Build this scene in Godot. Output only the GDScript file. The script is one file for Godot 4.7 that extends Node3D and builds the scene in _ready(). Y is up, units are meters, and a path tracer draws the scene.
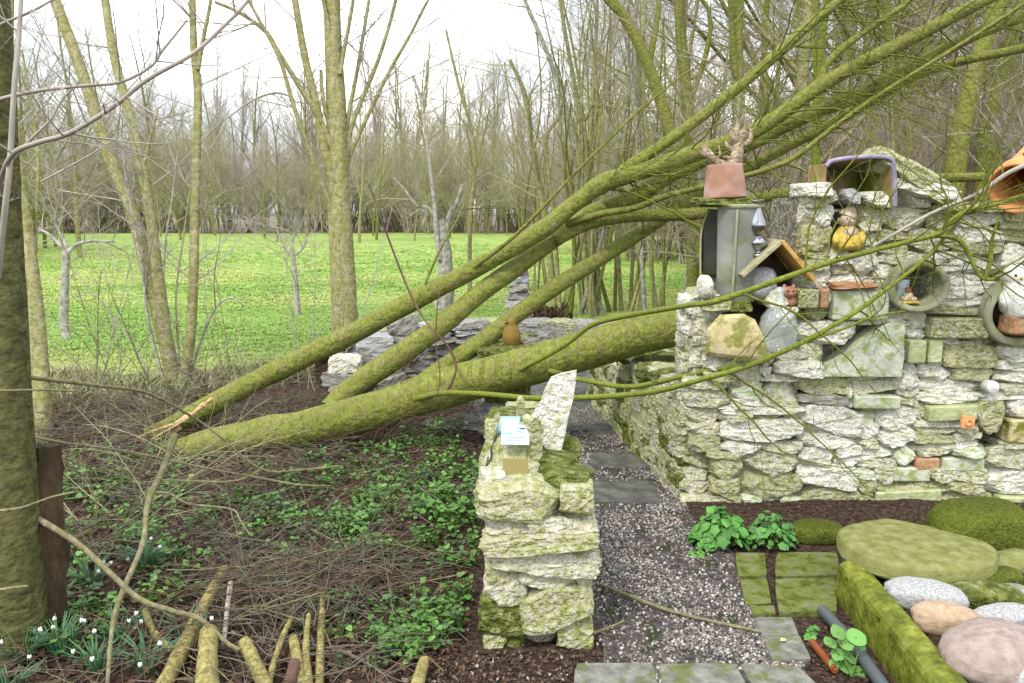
extends Node3D
# A fallen tree across a garden bed, a dry-stone wall with ornaments, a meadow and a bare wood behind.

const F := 797.0
const TH := 0.1623
const EYE := Vector3(0, 1.6, 0)
var rng := RandomNumberGenerator.new()
var taken := {}
var M := {}
var noi := FastNoiseLite.new()

# ------------------------------------------------------------------ mesh builder
class MB:
	var v := PackedVector3Array()
	var n := PackedVector3Array()
	var c := PackedColorArray()
	var ix := PackedInt32Array()
	var col := Color(1, 1, 1)
	var use_c := false
	func vert(p: Vector3, nn: Vector3) -> int:
		v.append(p); n.append(nn)
		if use_c: c.append(col)
		return v.size() - 1
	func tri(a: Vector3, b: Vector3, d: Vector3):
		# flat triangle; a, b, d counter-clockwise seen from the front
		var nn := (b - a).cross(d - a).normalized()
		var k := v.size()
		vert(a, nn); vert(b, nn); vert(d, nn)
		ix.append(k); ix.append(k + 2); ix.append(k + 1)
	func quad(a: Vector3, b: Vector3, d: Vector3, e: Vector3):
		var nn := (d - a).cross(e - b).normalized()
		var k := v.size()
		vert(a, nn); vert(b, nn); vert(d, nn); vert(e, nn)
		for q in [0, 2, 1, 0, 3, 2]: ix.append(k + q)
	func tube(pts: PackedVector3Array, rad: PackedFloat32Array, sides: int, cap := false, rough := 0.0, seed_ := 0, flat := 1.0):
		var m := pts.size()
		var t: Vector3 = (pts[1] - pts[0]).normalized()
		var u: Vector3 = t.cross(Vector3.UP)
		if u.length_squared() < 0.01: u = t.cross(Vector3.RIGHT)
		u = u.normalized()
		var k0 := v.size()
		var nz: FastNoiseLite = null
		if rough > 0.0:
			nz = FastNoiseLite.new(); nz.seed = seed_; nz.frequency = 1.0; nz.fractal_octaves = 3
		for i in m:
			if i > 0:
				var t2: Vector3 = (pts[min(i + 1, m - 1)] - pts[i - 1]).normalized()
				u = (u - t2 * u.dot(t2)).normalized()
				t = t2
			var w: Vector3 = t.cross(u)
			for j in sides:
				var a := TAU * j / sides
				var o: Vector3 = u * cos(a) + w * sin(a) * flat
				var r := rad[i]
				if nz:
					var q: Vector3 = pts[i] + o * r
					r *= 1.0 + rough * (nz.get_noise_3dv(q * 2.2) + 0.5 * nz.get_noise_3dv(q * 9.0))
				vert(pts[i] + o * r, o)
		for i in m - 1:
			for j in sides:
				var a := k0 + i * sides + j
				var b := k0 + i * sides + (j + 1) % sides
				ix.append(a); ix.append(a + sides); ix.append(b + sides)
				ix.append(a); ix.append(b + sides); ix.append(b)
		if cap:
			for e in [0, m - 1]:
				var nn: Vector3 = (pts[0] - pts[1]).normalized() if e == 0 else (pts[m - 1] - pts[m - 2]).normalized()
				var cc := vert(pts[e] + nn * rad[e] * 0.12, nn)
				var ring := []
				for j in sides: ring.append(vert(v[k0 + e * sides + j], nn))
				for j in sides:
					var a: int = ring[j]
					var b: int = ring[(j + 1) % sides]
					ix.append(cc)
					if e == 0: ix.append(a); ix.append(b)
					else: ix.append(b); ix.append(a)
	func lathe(prof: Array, sides: int, xf := Transform3D.IDENTITY, a0 := 0.0, a1 := TAU):
		# profile of (radius, height) pairs, bottom to top on the outside
		var k0 := v.size()
		var m := prof.size()
		for i in m:
			var p: Vector2 = prof[i]
			var q0: Vector2 = prof[max(i - 1, 0)]
			var q1: Vector2 = prof[min(i + 1, m - 1)]
			var tt := (q1 - q0).normalized()
			var nr := Vector2(tt.y, -tt.x)
			for j in sides + 1:
				var a := a0 + (a1 - a0) * j / sides
				vert(xf * Vector3(cos(a) * p.x, p.y, sin(a) * p.x), (xf.basis * Vector3(cos(a) * nr.x, nr.y, sin(a) * nr.x)).normalized())
		var s := sides + 1
		for i in m - 1:
			for j in sides:
				var a := k0 + i * s + j
				ix.append(a); ix.append(a + 1); ix.append(a + s)
				ix.append(a + 1); ix.append(a + s + 1); ix.append(a + s)
	func turned(prof: Array, sides: int, xf := Transform3D.IDENTITY):
		# lathe through a smoothed profile
		var p := []
		var m := prof.size()
		for i in m - 1:
			for k in 4: p.append(prof[i].cubic_interpolate(prof[i + 1], prof[max(i - 1, 0)], prof[min(i + 2, m - 1)], k / 4.0))
		p.append(prof[m - 1])
		lathe(p, sides, xf)
	func ball(at: Vector3, r: Vector3, sides := 12, basis_ := Basis.IDENTITY):
		var prof := []
		for i in 9: prof.append(Vector2(cos(-PI / 2 + PI * i / 8.0), sin(-PI / 2 + PI * i / 8.0)))
		lathe(prof, sides, Transform3D(basis_ * Basis.from_scale(r), at))
	func box(xf: Transform3D, h: Vector3, bev := 0.0):
		# chamfered box of half size h
		var s := []
		if bev <= 0.0: bev = min(h.x, min(h.y, h.z)) * 0.12
		for ax in 3:
			for sg in [-1.0, 1.0]:
				var o := (ax + 1) % 3
				var p := (ax + 2) % 3
				var cs := []
				for q in [[-1, -1], [1, -1], [1, 1], [-1, 1]]:
					var w := Vector3.ZERO
					w[ax] = sg * h[ax]; w[o] = q[0] * (h[o] - bev); w[p] = q[1] * (h[p] - bev)
					cs.append(xf * w)
				if sg > 0: quad(cs[0], cs[1], cs[2], cs[3])
				else: quad(cs[3], cs[2], cs[1], cs[0])
		for ax in 3:
			var o := (ax + 1) % 3
			var p := (ax + 2) % 3
			for so in [-1.0, 1.0]:
				for sp in [-1.0, 1.0]:
					var a := Vector3.ZERO; var b := Vector3.ZERO
					a[o] = so * h[o]; a[p] = sp * (h[p] - bev); b[o] = so * (h[o] - bev); b[p] = sp * h[p]
					var a2 := a; var b2 := b
					a[ax] = -h[ax] + bev; b[ax] = a[ax]; a2[ax] = h[ax] - bev; b2[ax] = a2[ax]
					if so * sp > 0: quad(xf * a, xf * b, xf * b2, xf * a2)
					else: quad(xf * a2, xf * b2, xf * b, xf * a)
		for sx in [-1.0, 1.0]:
			for sy in [-1.0, 1.0]:
				for sz in [-1.0, 1.0]:
					var a := xf * Vector3(sx * h.x, sy * (h.y - bev), sz * (h.z - bev))
					var b := xf * Vector3(sx * (h.x - bev), sy * h.y, sz * (h.z - bev))
					var d := xf * Vector3(sx * (h.x - bev), sy * (h.y - bev), sz * h.z)
					if sx * sy * sz > 0: tri(a, b, d)
					else: tri(a, d, b)
	func slab(poly: PackedVector2Array, xf: Transform3D, thick: float, bev := 0.006):
		# outline in the xy plane, extruded along -z, chamfered front and back
		if Geometry2D.is_polygon_clockwise(poly): poly.reverse()
		var ins := Geometry2D.offset_polygon(poly, -bev)
		var inner: PackedVector2Array = poly
		if ins.size() > 0 and ins[0].size() == poly.size():
			inner = ins[0]
			var best := 0; var bd := 1e9
			for k in inner.size():
				if inner[k].distance_to(poly[0]) < bd: bd = inner[k].distance_to(poly[0]); best = k
			var rot := PackedVector2Array()
			for k in inner.size(): rot.append(inner[(k + best) % inner.size()])
			inner = rot
		var tr := Geometry2D.triangulate_polygon(inner)
		for k in range(0, tr.size(), 3):
			var a := inner[tr[k]]; var b := inner[tr[k + 1]]; var d := inner[tr[k + 2]]
			if (b - a).cross(d - a) < 0: var s := b; b = d; d = s
			tri(xf * Vector3(a.x, a.y, 0), xf * Vector3(b.x, b.y, 0), xf * Vector3(d.x, d.y, 0))
			tri(xf * Vector3(a.x, a.y, -thick), xf * Vector3(d.x, d.y, -thick), xf * Vector3(b.x, b.y, -thick))
		var m := poly.size()
		for k in m:
			var a := poly[k]; var b := poly[(k + 1) % m]; var ia := inner[k]; var ib := inner[(k + 1) % m]
			quad(xf * Vector3(ia.x, ia.y, 0), xf * Vector3(a.x, a.y, -bev), xf * Vector3(b.x, b.y, -bev), xf * Vector3(ib.x, ib.y, 0))
			quad(xf * Vector3(a.x, a.y, -bev), xf * Vector3(a.x, a.y, -thick + bev), xf * Vector3(b.x, b.y, -thick + bev), xf * Vector3(b.x, b.y, -bev))
			quad(xf * Vector3(a.x, a.y, -thick + bev), xf * Vector3(ia.x, ia.y, -thick), xf * Vector3(ib.x, ib.y, -thick), xf * Vector3(b.x, b.y, -thick + bev))
	func mesh(mat, off := Vector3.ZERO) -> ArrayMesh:
		var am := ArrayMesh.new()
		var a := []
		a.resize(Mesh.ARRAY_MAX)
		var vv := v
		if off != Vector3.ZERO:
			vv = v.duplicate()
			for k in vv.size(): vv[k] -= off
		a[Mesh.ARRAY_VERTEX] = vv
		a[Mesh.ARRAY_NORMAL] = n
		if use_c: a[Mesh.ARRAY_COLOR] = c
		a[Mesh.ARRAY_INDEX] = ix
		am.add_surface_from_arrays(Mesh.PRIMITIVE_TRIANGLES, a)
		if mat: am.surface_set_material(0, mat)
		return am

# ------------------------------------------------------------------ naming and placing
func numbered(s: String) -> String:
	if not taken.has(s):
		taken[s] = 0
		return s
	taken[s] += 1
	return "%s_%03d" % [s, taken[s]]

func tag(o, label := "", category := "", group := "", kind := ""):
	if label: o.set_meta("label", label)
	if category: o.set_meta("category", category)
	if group: o.set_meta("group", group)
	if kind: o.set_meta("kind", kind)
	return o

func thing(called: String, label: String, category: String, at: Vector3, group := "") -> Node3D:
	var o := Node3D.new()
	o.name = numbered(called)
	add_child(o)
	o.position = at
	tag(o, label, category, group)
	return o

func world_of(o) -> Vector3:
	var p := Vector3.ZERO
	while o != null and o != self:
		p += o.position
		o = o.get_parent()
	return p

# commits a builder written in world coordinates as one mesh under parent
func put(mb: MB, called: String, mat, parent = null) -> MeshInstance3D:
	var o := MeshInstance3D.new()
	if parent == null:
		o.name = numbered(called)
		o.mesh = mb.mesh(mat)
		add_child(o)
	else:
		o.name = called
		o.mesh = mb.mesh(mat, world_of(parent))
		parent.add_child(o, true)
	return o

func inst(mesh_: Mesh, called: String, mat, parent, xf: Transform3D) -> MeshInstance3D:
	var o := MeshInstance3D.new()
	o.name = called
	o.mesh = mesh_
	if mat: o.material_override = mat
	parent.add_child(o, true)
	xf.origin -= world_of(parent)
	o.transform = xf
	return o

func copies(called: String, mesh_: Mesh, xfs: Array, cols: Array, label: String, category := "", parent = null) -> MultiMeshInstance3D:
	var mm := MultiMesh.new()
	mm.transform_format = MultiMesh.TRANSFORM_3D
	mm.use_colors = cols.size() > 0
	mm.mesh = mesh_
	mm.instance_count = xfs.size()
	for k in xfs.size():
		mm.set_instance_transform(k, xfs[k])
		if cols.size() > 0: mm.set_instance_color(k, cols[k])
	var o := MultiMeshInstance3D.new()
	o.multimesh = mm
	if parent == null:
		o.name = numbered(called)
		add_child(o)
	else:
		o.name = called
		parent.add_child(o, true)
	tag(o, label, category, "", "stuff")
	return o

# a point on the ray through a pixel of the photograph: at a depth, on the plane y, or on the plane z
func ray(u: float, v: float) -> Vector3:
	var dx := (u - 512.0) / F
	var dy := -(v - 341.5) / F
	return Vector3(dx, dy * cos(TH) - sin(TH), -(cos(TH) + dy * sin(TH)))
func P(u: float, v: float, d: float) -> Vector3: return EYE + ray(u, v) * d
func G(u: float, v: float, y := 0.0) -> Vector3:
	var r := ray(u, v)
	return EYE + r * ((y - 1.6) / r.y)
func W(u: float, v: float, z: float) -> Vector3:
	var r := ray(u, v)
	return EYE + r * (z / r.z)

func lin(r: float, g: float, b: float) -> Color: return Color(r, g, b).linear_to_srgb()
func rr(a: float, b: float) -> float: return rng.randf_range(a, b)
func rv(s: float) -> Vector3: return Vector3(rr(-s, s), rr(-s, s), rr(-s, s))

# smooth curve through control points, with radii
func spline(cp: Array, per := 5) -> PackedVector3Array:
	var out := PackedVector3Array()
	var m := cp.size()
	for i in m - 1:
		var a: Vector3 = cp[max(i - 1, 0)]; var b: Vector3 = cp[i]; var c: Vector3 = cp[i + 1]; var d: Vector3 = cp[min(i + 2, m - 1)]
		for k in per: out.append(b.cubic_interpolate(c, a, d, float(k) / per))
	out.append(cp[m - 1])
	return out
func radii(m: int, r0: float, r1: float, pw := 1.0) -> PackedFloat32Array:
	var o := PackedFloat32Array()
	for k in m: o.append(lerpf(r0, r1, pow(float(k) / (m - 1), pw)))
	return o

# ------------------------------------------------------------------ textures and materials
func layered(size: int, layers: Array) -> ImageTexture:
	# layers: [seed, frequency, octaves, noise type, offsets, colours (alpha counts)], composited bottom up
	var px := PackedByteArray()
	px.resize(size * size * 3)
	var first := true
	for L in layers:
		var f := FastNoiseLite.new()
		f.seed = L[0]; f.frequency = L[1]; f.fractal_octaves = L[2]; f.noise_type = L[3]
		f.fractal_gain = L[6] if L.size() > 6 else 0.5
		if L[3] == FastNoiseLite.TYPE_CELLULAR: f.fractal_type = FastNoiseLite.FRACTAL_NONE
		var im := f.get_seamless_image(size, size)
		im.convert(Image.FORMAT_L8)
		var d := im.get_data()
		var gr := Gradient.new()
		gr.offsets = PackedFloat32Array(L[4]); gr.colors = PackedColorArray(L[5])
		var lr := PackedInt32Array(); var lg := PackedInt32Array(); var lb := PackedInt32Array(); var la := PackedInt32Array()
		for k in 256:
			var q := gr.sample(k / 255.0)
			lr.append(int(q.r * 255)); lg.append(int(q.g * 255)); lb.append(int(q.b * 255)); la.append(256 if first else int(q.a * 256))
		var p := 0
		for k in size * size:
			var t := d[k]
			var a := la[t]
			if a == 256:
				px[p] = lr[t]; px[p + 1] = lg[t]; px[p + 2] = lb[t]
			elif a > 0:
				px[p] += ((lr[t] - px[p]) * a) >> 8; px[p + 1] += ((lg[t] - px[p + 1]) * a) >> 8; px[p + 2] += ((lb[t] - px[p + 2]) * a) >> 8
			p += 3
		first = false
	return ImageTexture.create_from_image(Image.create_from_data(size, size, false, Image.FORMAT_RGB8, px))

func height_tex(size: int, seed_: int, freq: float, oct: int, type := FastNoiseLite.TYPE_SIMPLEX_SMOOTH, ridged := false) -> ImageTexture:
	var f := FastNoiseLite.new()
	f.seed = seed_; f.frequency = freq; f.fractal_octaves = oct; f.noise_type = type
	if ridged: f.fractal_type = FastNoiseLite.FRACTAL_RIDGED
	return ImageTexture.create_from_image(f.get_seamless_image(size, size))

func mat(tex, scale: float, rough := 0.9, bump = null, bump_cm := 0.5, tint := Color(1, 1, 1), stretch := Vector3.ONE) -> StandardMaterial3D:
	var m := StandardMaterial3D.new()
	m.albedo_color = tint
	m.roughness = rough
	m.metallic_specular = 0.3
	if tex:
		m.albedo_texture = tex
		m.uv1_triplanar = true
		m.uv1_world_triplanar = true
		m.uv1_scale = stretch * scale
	if bump:
		m.heightmap_enabled = true
		m.heightmap_texture = bump
		m.heightmap_scale = bump_cm
		if not tex:
			m.uv1_triplanar = true; m.uv1_world_triplanar = true; m.uv1_scale = stretch * scale
	return m

func plain(c: Color, rough := 0.8, metal := 0.0) -> StandardMaterial3D:
	var m := StandardMaterial3D.new()
	m.albedo_color = c; m.roughness = rough; m.metallic = metal
	m.metallic_specular = 0.35
	return m

func leafy(c: Color, back: Color, rough := 0.55) -> StandardMaterial3D:
	var m := plain(c, rough)
	m.vertex_color_use_as_albedo = true
	m.backlight_enabled = true
	m.backlight = back
	m.cull_mode = BaseMaterial3D.CULL_DISABLED
	return m

func make_materials():
	var S := FastNoiseLite.TYPE_SIMPLEX_SMOOTH
	var C := FastNoiseLite.TYPE_CELLULAR
	var PR := FastNoiseLite.TYPE_PERLIN
	var b_fine := height_tex(512, 3, 0.03, 5)
	var b_pit := height_tex(512, 7, 0.02, 5, S, true)
	var b_bark := height_tex(512, 9, 0.03, 5)
	var b_pit2 := height_tex(1024, 8, 0.025, 6)
	# limestone, with algae and moss growing in patches
	var lime_layers := [
		[11, 0.014, 6, S, [0.0, 0.3, 0.55, 1.0], [lin(0.34, 0.33, 0.285), lin(0.55, 0.54, 0.485), lin(0.68, 0.67, 0.62), lin(0.80, 0.795, 0.76)], 0.65],
		[12, 0.05, 5, S, [0.0, 0.30, 0.42], [Color(0.30, 0.30, 0.26, 0.85), Color(0.42, 0.42, 0.36, 0.45), Color(0.5, 0.5, 0.45, 0.0)], 0.6],
		[13, 0.010, 6, S, [0.0, 0.50, 0.66, 0.85], [Color(0.5, 0.52, 0.3, 0.0), Color(0.58, 0.58, 0.40, 0.05), Color(0.60, 0.61, 0.40, 0.45), Color(0.50, 0.53, 0.26, 0.8)], 0.7],
		[14, 0.16, 2, S, [0.0, 0.74, 0.86], [Color(0.2, 0.2, 0.18, 0.0), Color(0.3, 0.3, 0.25, 0.0), Color(0.22, 0.22, 0.18, 0.65)]],
		[15, 0.13, 2, S, [0.0, 0.80, 0.9], [Color(0.9, 0.9, 0.85, 0.0), Color(0.9, 0.9, 0.85, 0.0), Color(0.92, 0.92, 0.88, 0.6)]],
	]
	M.lime = mat(layered(1024, lime_layers), 1.3, 0.92, b_pit2, 1.3)
	var green_layers := lime_layers.duplicate()
	green_layers[0] = [21, 0.014, 6, S, [0.0, 0.3, 0.55, 1.0], [lin(0.24, 0.235, 0.18), lin(0.38, 0.375, 0.30), lin(0.51, 0.50, 0.42), lin(0.66, 0.655, 0.58)], 0.65]
	green_layers[2] = [23, 0.012, 6, S, [0.0, 0.34, 0.52, 0.78], [Color(0.5, 0.52, 0.3, 0.0), Color(0.56, 0.57, 0.36, 0.2), Color(0.55, 0.56, 0.31, 0.6), Color(0.40, 0.44, 0.15, 0.9)], 0.7]
	M.limegreen = mat(layered(1024, green_layers), 1.5, 0.92, b_pit2, 1.5)
	var mid_layers := green_layers.duplicate()
	mid_layers[0] = [24, 0.014, 6, S, [0.0, 0.3, 0.55, 1.0], [lin(0.27, 0.265, 0.21), lin(0.44, 0.435, 0.36), lin(0.57, 0.56, 0.49), lin(0.72, 0.715, 0.65)], 0.65]
	mid_layers[2] = [25, 0.011, 6, S, [0.0, 0.42, 0.6, 0.82], [Color(0.5, 0.52, 0.3, 0.0), Color(0.57, 0.57, 0.38, 0.12), Color(0.57, 0.58, 0.35, 0.5), Color(0.45, 0.48, 0.2, 0.85)], 0.7]
	M.limemid = mat(layered(1024, mid_layers), 1.4, 0.92, b_pit2, 1.5)
	var moss_layers := [
		[31, 0.018, 6, S, [0.0, 0.4, 0.62, 0.8, 1.0], [lin(0.03, 0.035, 0.012), lin(0.09, 0.11, 0.022), lin(0.17, 0.19, 0.05), lin(0.30, 0.30, 0.14), lin(0.46, 0.45, 0.34)]],
		[32, 0.12, 2, S, [0.0, 0.4, 0.7, 1.0], [Color(0.10, 0.12, 0.04, 0.7), Color(0.2, 0.22, 0.08, 0.15), Color(0.4, 0.42, 0.18, 0.1), Color(0.52, 0.54, 0.24, 0.6)]],
	]
	M.mossy = mat(layered(512, moss_layers), 1.6, 0.95, b_pit, 2.5)
	var sand_layers := [
		[41, 0.012, 5, S, [0.0, 0.5, 1.0], [lin(0.38, 0.31, 0.15), lin(0.50, 0.43, 0.24), lin(0.58, 0.53, 0.34)]],
		[42, 0.011, 4, S, [0.0, 0.5, 0.7], [Color(0.4, 0.45, 0.15, 0.0), Color(0.4, 0.45, 0.15, 0.0), Color(0.38, 0.42, 0.12, 0.85)]],
		[43, 0.11, 3, S, [0.0, 0.3, 0.5], [Color(0.4, 0.35, 0.2, 0.5), Color(0.4, 0.35, 0.2, 0.1), Color(0.4, 0.4, 0.2, 0.0)]],
	]
	M.sandstone = mat(layered(512, sand_layers), 1.4, 0.9, b_fine, 0.8)
	var smooth_layers := [
		[51, 0.01, 5, S, [0.0, 0.5, 1.0], [lin(0.38, 0.42, 0.30), lin(0.50, 0.53, 0.42), lin(0.62, 0.64, 0.56)]],
		[52, 0.014, 4, S, [0.0, 0.5, 0.75], [Color(0.5, 0.6, 0.3, 0.0), Color(0.5, 0.58, 0.3, 0.0), Color(0.50, 0.58, 0.28, 0.7)]],
		[53, 0.13, 3, S, [0.0, 0.25, 0.4], [Color(0.35, 0.36, 0.3, 0.6), Color(0.45, 0.46, 0.4, 0.2), Color(0.5, 0.5, 0.4, 0.0)]],
	]
	M.paleblock = mat(layered(512, smooth_layers), 1.5, 0.85, b_fine, 0.5)
	var algae_layers := [
		[55, 0.01, 5, S, [0.0, 0.5, 1.0], [lin(0.24, 0.28, 0.13), lin(0.38, 0.42, 0.22), lin(0.50, 0.53, 0.36)]],
		[56, 0.09, 3, S, [0.0, 0.3, 0.5], [Color(0.3, 0.36, 0.16, 0.6), Color(0.4, 0.46, 0.2, 0.1), Color(0.5, 0.5, 0.3, 0.0)]],
	]
	M.algaeblock = mat(layered(512, algae_layers), 1.7, 0.8, b_fine, 0.5)
	var brick_layers := [
		[61, 0.012, 5, S, [0.0, 0.5, 1.0], [lin(0.26, 0.12, 0.06), lin(0.42, 0.21, 0.11), lin(0.50, 0.31, 0.19)]],
		[62, 0.012, 4, S, [0.0, 0.5, 0.75], [Color(0.5, 0.5, 0.4, 0.0), Color(0.55, 0.52, 0.4, 0.0), Color(0.62, 0.6, 0.48, 0.8)]],
	]
	M.brick = mat(layered(512, brick_layers), 2.0, 0.9, b_fine, 0.5)
	var slate_layers := [
		[66, 0.02, 5, S, [0.0, 0.5, 1.0], [lin(0.13, 0.125, 0.115), lin(0.26, 0.25, 0.235), lin(0.42, 0.405, 0.385)]],
		[67, 0.012, 4, S, [0.0, 0.6, 0.8], [Color(0.4, 0.42, 0.25, 0.0), Color(0.4, 0.42, 0.25, 0.0), Color(0.38, 0.40, 0.2, 0.7)]],
	]
	M.slate = mat(layered(512, slate_layers), 1.5, 0.9, b_fine, 0.8)
	M.mortar = mat(layered(256, [[71, 0.03, 5, S, [0.0, 0.5, 1.0], [lin(0.10, 0.095, 0.07), lin(0.22, 0.21, 0.165), lin(0.38, 0.365, 0.30)]]]), 2.0, 0.97, b_pit, 2.0)
	# bark with green algae
	var bark_layers := [
		[81, 0.012, 6, S, [0.0, 0.3, 0.5, 0.7, 1.0], [lin(0.075, 0.072, 0.026), lin(0.15, 0.17, 0.034), lin(0.225, 0.26, 0.05), lin(0.30, 0.325, 0.085), lin(0.41, 0.41, 0.18)], 0.68],
		[82, 0.007, 6, S, [0.0, 0.46, 0.62, 0.8], [Color(0.5, 0.48, 0.36, 0.0), Color(0.46, 0.43, 0.28, 0.05), Color(0.50, 0.46, 0.33, 0.6), Color(0.58, 0.54, 0.42, 0.85)], 0.6],
		[83, 0.03, 5, S, [0.0, 0.30, 0.46], [Color(0.15, 0.14, 0.06, 0.9), Color(0.24, 0.24, 0.1, 0.35), Color(0.3, 0.3, 0.1, 0.0)], 0.6],
		[84, 0.2, 2, S, [0.0, 0.78, 0.9], [Color(0.8, 0.8, 0.7, 0.0), Color(0.8, 0.8, 0.7, 0.0), Color(0.80, 0.82, 0.68, 0.7)]],
	]
	var bark := layered(1024, bark_layers)
	M.bark = mat(bark, 1.3, 0.8, b_bark, 1.2, Color(0.88, 0.90, 0.80))
	M.bark_lime = mat(bark, 2.4, 0.85, b_bark, 0.4, Color(0.86, 0.92, 0.68))
	M.twig_green = mat(bark, 2.4, 0.85, null, 0.0, Color(0.80, 0.84, 0.62))
	var tan_layers := bark_layers.duplicate()
	tan_layers[0] = [91, 0.012, 6, S, [0.0, 0.3, 0.6, 1.0], [lin(0.11, 0.10, 0.055), lin(0.23, 0.215, 0.115), lin(0.34, 0.32, 0.18), lin(0.48, 0.46, 0.31)], 0.65]
	tan_layers[1] = [92, 0.010, 3, S, [0.0, 0.5, 0.7], [Color(0.46, 0.46, 0.2, 0.0), Color(0.46, 0.46, 0.2, 0.1), Color(0.46, 0.47, 0.18, 0.6)]]
	M.bark_tan = mat(layered(512, tan_layers), 1.6, 0.88, b_bark, 0.8)
	var dark_layers := [
		[95, 0.014, 6, S, [0.0, 0.35, 0.65, 1.0], [lin(0.02, 0.018, 0.009), lin(0.055, 0.055, 0.02), lin(0.10, 0.10, 0.036), lin(0.18, 0.18, 0.08)], 0.7],
		[96, 0.09, 3, S, [0.0, 0.25, 0.4], [Color(0.1, 0.1, 0.06, 0.8), Color(0.2, 0.2, 0.1, 0.2), Color(0.2, 0.2, 0.1, 0.0)]],
	]
	M.bark_dark = mat(layered(512, dark_layers), 1.6, 0.9, b_bark, 1.5)
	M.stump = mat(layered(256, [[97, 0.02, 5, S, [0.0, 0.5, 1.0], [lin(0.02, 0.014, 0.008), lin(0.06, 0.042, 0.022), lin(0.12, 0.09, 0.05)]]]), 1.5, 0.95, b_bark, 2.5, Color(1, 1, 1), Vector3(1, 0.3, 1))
	M.twig_grey = mat(layered(256, [[98, 0.02, 4, S, [0.0, 0.5, 1.0], [lin(0.22, 0.195, 0.16), lin(0.34, 0.31, 0.265), lin(0.46, 0.43, 0.38)]]]), 1.0, 0.9)
	M.twig_brown = mat(layered(256, [[99, 0.02, 4, S, [0.0, 0.5, 1.0], [lin(0.20, 0.165, 0.125), lin(0.33, 0.28, 0.22), lin(0.44, 0.385, 0.31)]]]), 0.5, 0.9)
	M.twig_olive = mat(layered(256, [[100, 0.02, 4, S, [0.0, 0.5, 1.0], [lin(0.20, 0.19, 0.10), lin(0.33, 0.315, 0.18), lin(0.44, 0.425, 0.26)]]]), 0.5, 0.9)
	M.twig_pink = mat(layered(256, [[104, 0.02, 4, S, [0.0, 0.5, 1.0], [lin(0.22, 0.18, 0.155), lin(0.36, 0.305, 0.27), lin(0.47, 0.41, 0.37)]]]), 0.5, 0.9)
	M.twig_red = mat(layered(256, [[101, 0.02, 4, S, [0.0, 0.5, 1.0], [lin(0.05, 0.03, 0.022), lin(0.12, 0.07, 0.05), lin(0.20, 0.13, 0.09)]]]), 1.0, 0.8)
	M.twig_litter = mat(layered(256, [[107, 0.02, 4, S, [0.0, 0.5, 1.0], [lin(0.06, 0.05, 0.04), lin(0.13, 0.115, 0.09), lin(0.26, 0.235, 0.195)]]]), 1.5, 0.9)
	M.stickbark = mat(layered(512, [
		[108, 0.014, 6, S, [0.0, 0.35, 0.65, 1.0], [lin(0.06, 0.05, 0.03), lin(0.14, 0.125, 0.075), lin(0.22, 0.205, 0.125), lin(0.36, 0.34, 0.25)], 0.7],
		[109, 0.012, 5, S, [0.0, 0.55, 0.75], [Color(0.4, 0.42, 0.15, 0.0), Color(0.4, 0.42, 0.15, 0.0), Color(0.40, 0.42, 0.14, 0.7)], 0.65]]), 3.0, 0.9, b_bark, 0.5)
	M.bark_pale = mat(layered(256, [[102, 0.03, 5, S, [0.0, 0.4, 0.7, 1.0], [lin(0.10, 0.095, 0.075), lin(0.26, 0.25, 0.21), lin(0.38, 0.37, 0.32), lin(0.5, 0.49, 0.45)]]]), 1.5, 0.9, b_bark, 0.6)
	M.wood_raw = mat(layered(256, [[103, 0.03, 4, S, [0.0, 0.5, 1.0], [lin(0.42, 0.26, 0.11), lin(0.60, 0.43, 0.22), lin(0.72, 0.58, 0.36)]]]), 1.0, 0.8, b_bark, 1.0, Color(1, 1, 1), Vector3(1, 5, 5))
	var cut_layers := [
		[105, 0.012, 5, S, [0.0, 0.35, 0.6, 1.0], [lin(0.07, 0.055, 0.022), lin(0.18, 0.155, 0.055), lin(0.32, 0.28, 0.105), lin(0.48, 0.43, 0.26)], 0.72],
		[106, 0.06, 4, S, [0.0, 0.3, 0.45], [Color(0.16, 0.12, 0.06, 0.85), Color(0.24, 0.22, 0.1, 0.3), Color(0.2, 0.2, 0.1, 0.0)]],
	]
	M.cutwood = mat(layered(512, cut_layers), 4.5, 0.88, b_bark, 0.5)
	# grounds
	var soil_layers := [
		[111, 0.03, 5, S, [0.0, 0.4, 0.7, 1.0], [lin(0.012, 0.009, 0.007), lin(0.035, 0.023, 0.017), lin(0.07, 0.045, 0.032), lin(0.13, 0.095, 0.07)]],
		[112, 0.14, 3, S, [0.0, 0.7, 0.85], [Color(0.4, 0.3, 0.22, 0.0), Color(0.4, 0.3, 0.22, 0.0), Color(0.48, 0.38, 0.30, 0.7)]],
	]
	M.soil = mat(layered(1024, soil_layers), 0.9, 0.97, b_pit, 3.0)
	var floor_layers := soil_layers.duplicate()
	floor_layers[0] = [113, 0.03, 5, S, [0.0, 0.4, 0.7, 1.0], [lin(0.07, 0.058, 0.036), lin(0.14, 0.12, 0.078), lin(0.21, 0.18, 0.125), lin(0.28, 0.245, 0.18)]]
	M.litter = mat(layered(512, floor_layers), 0.5, 0.97, b_pit, 4.0)
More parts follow.
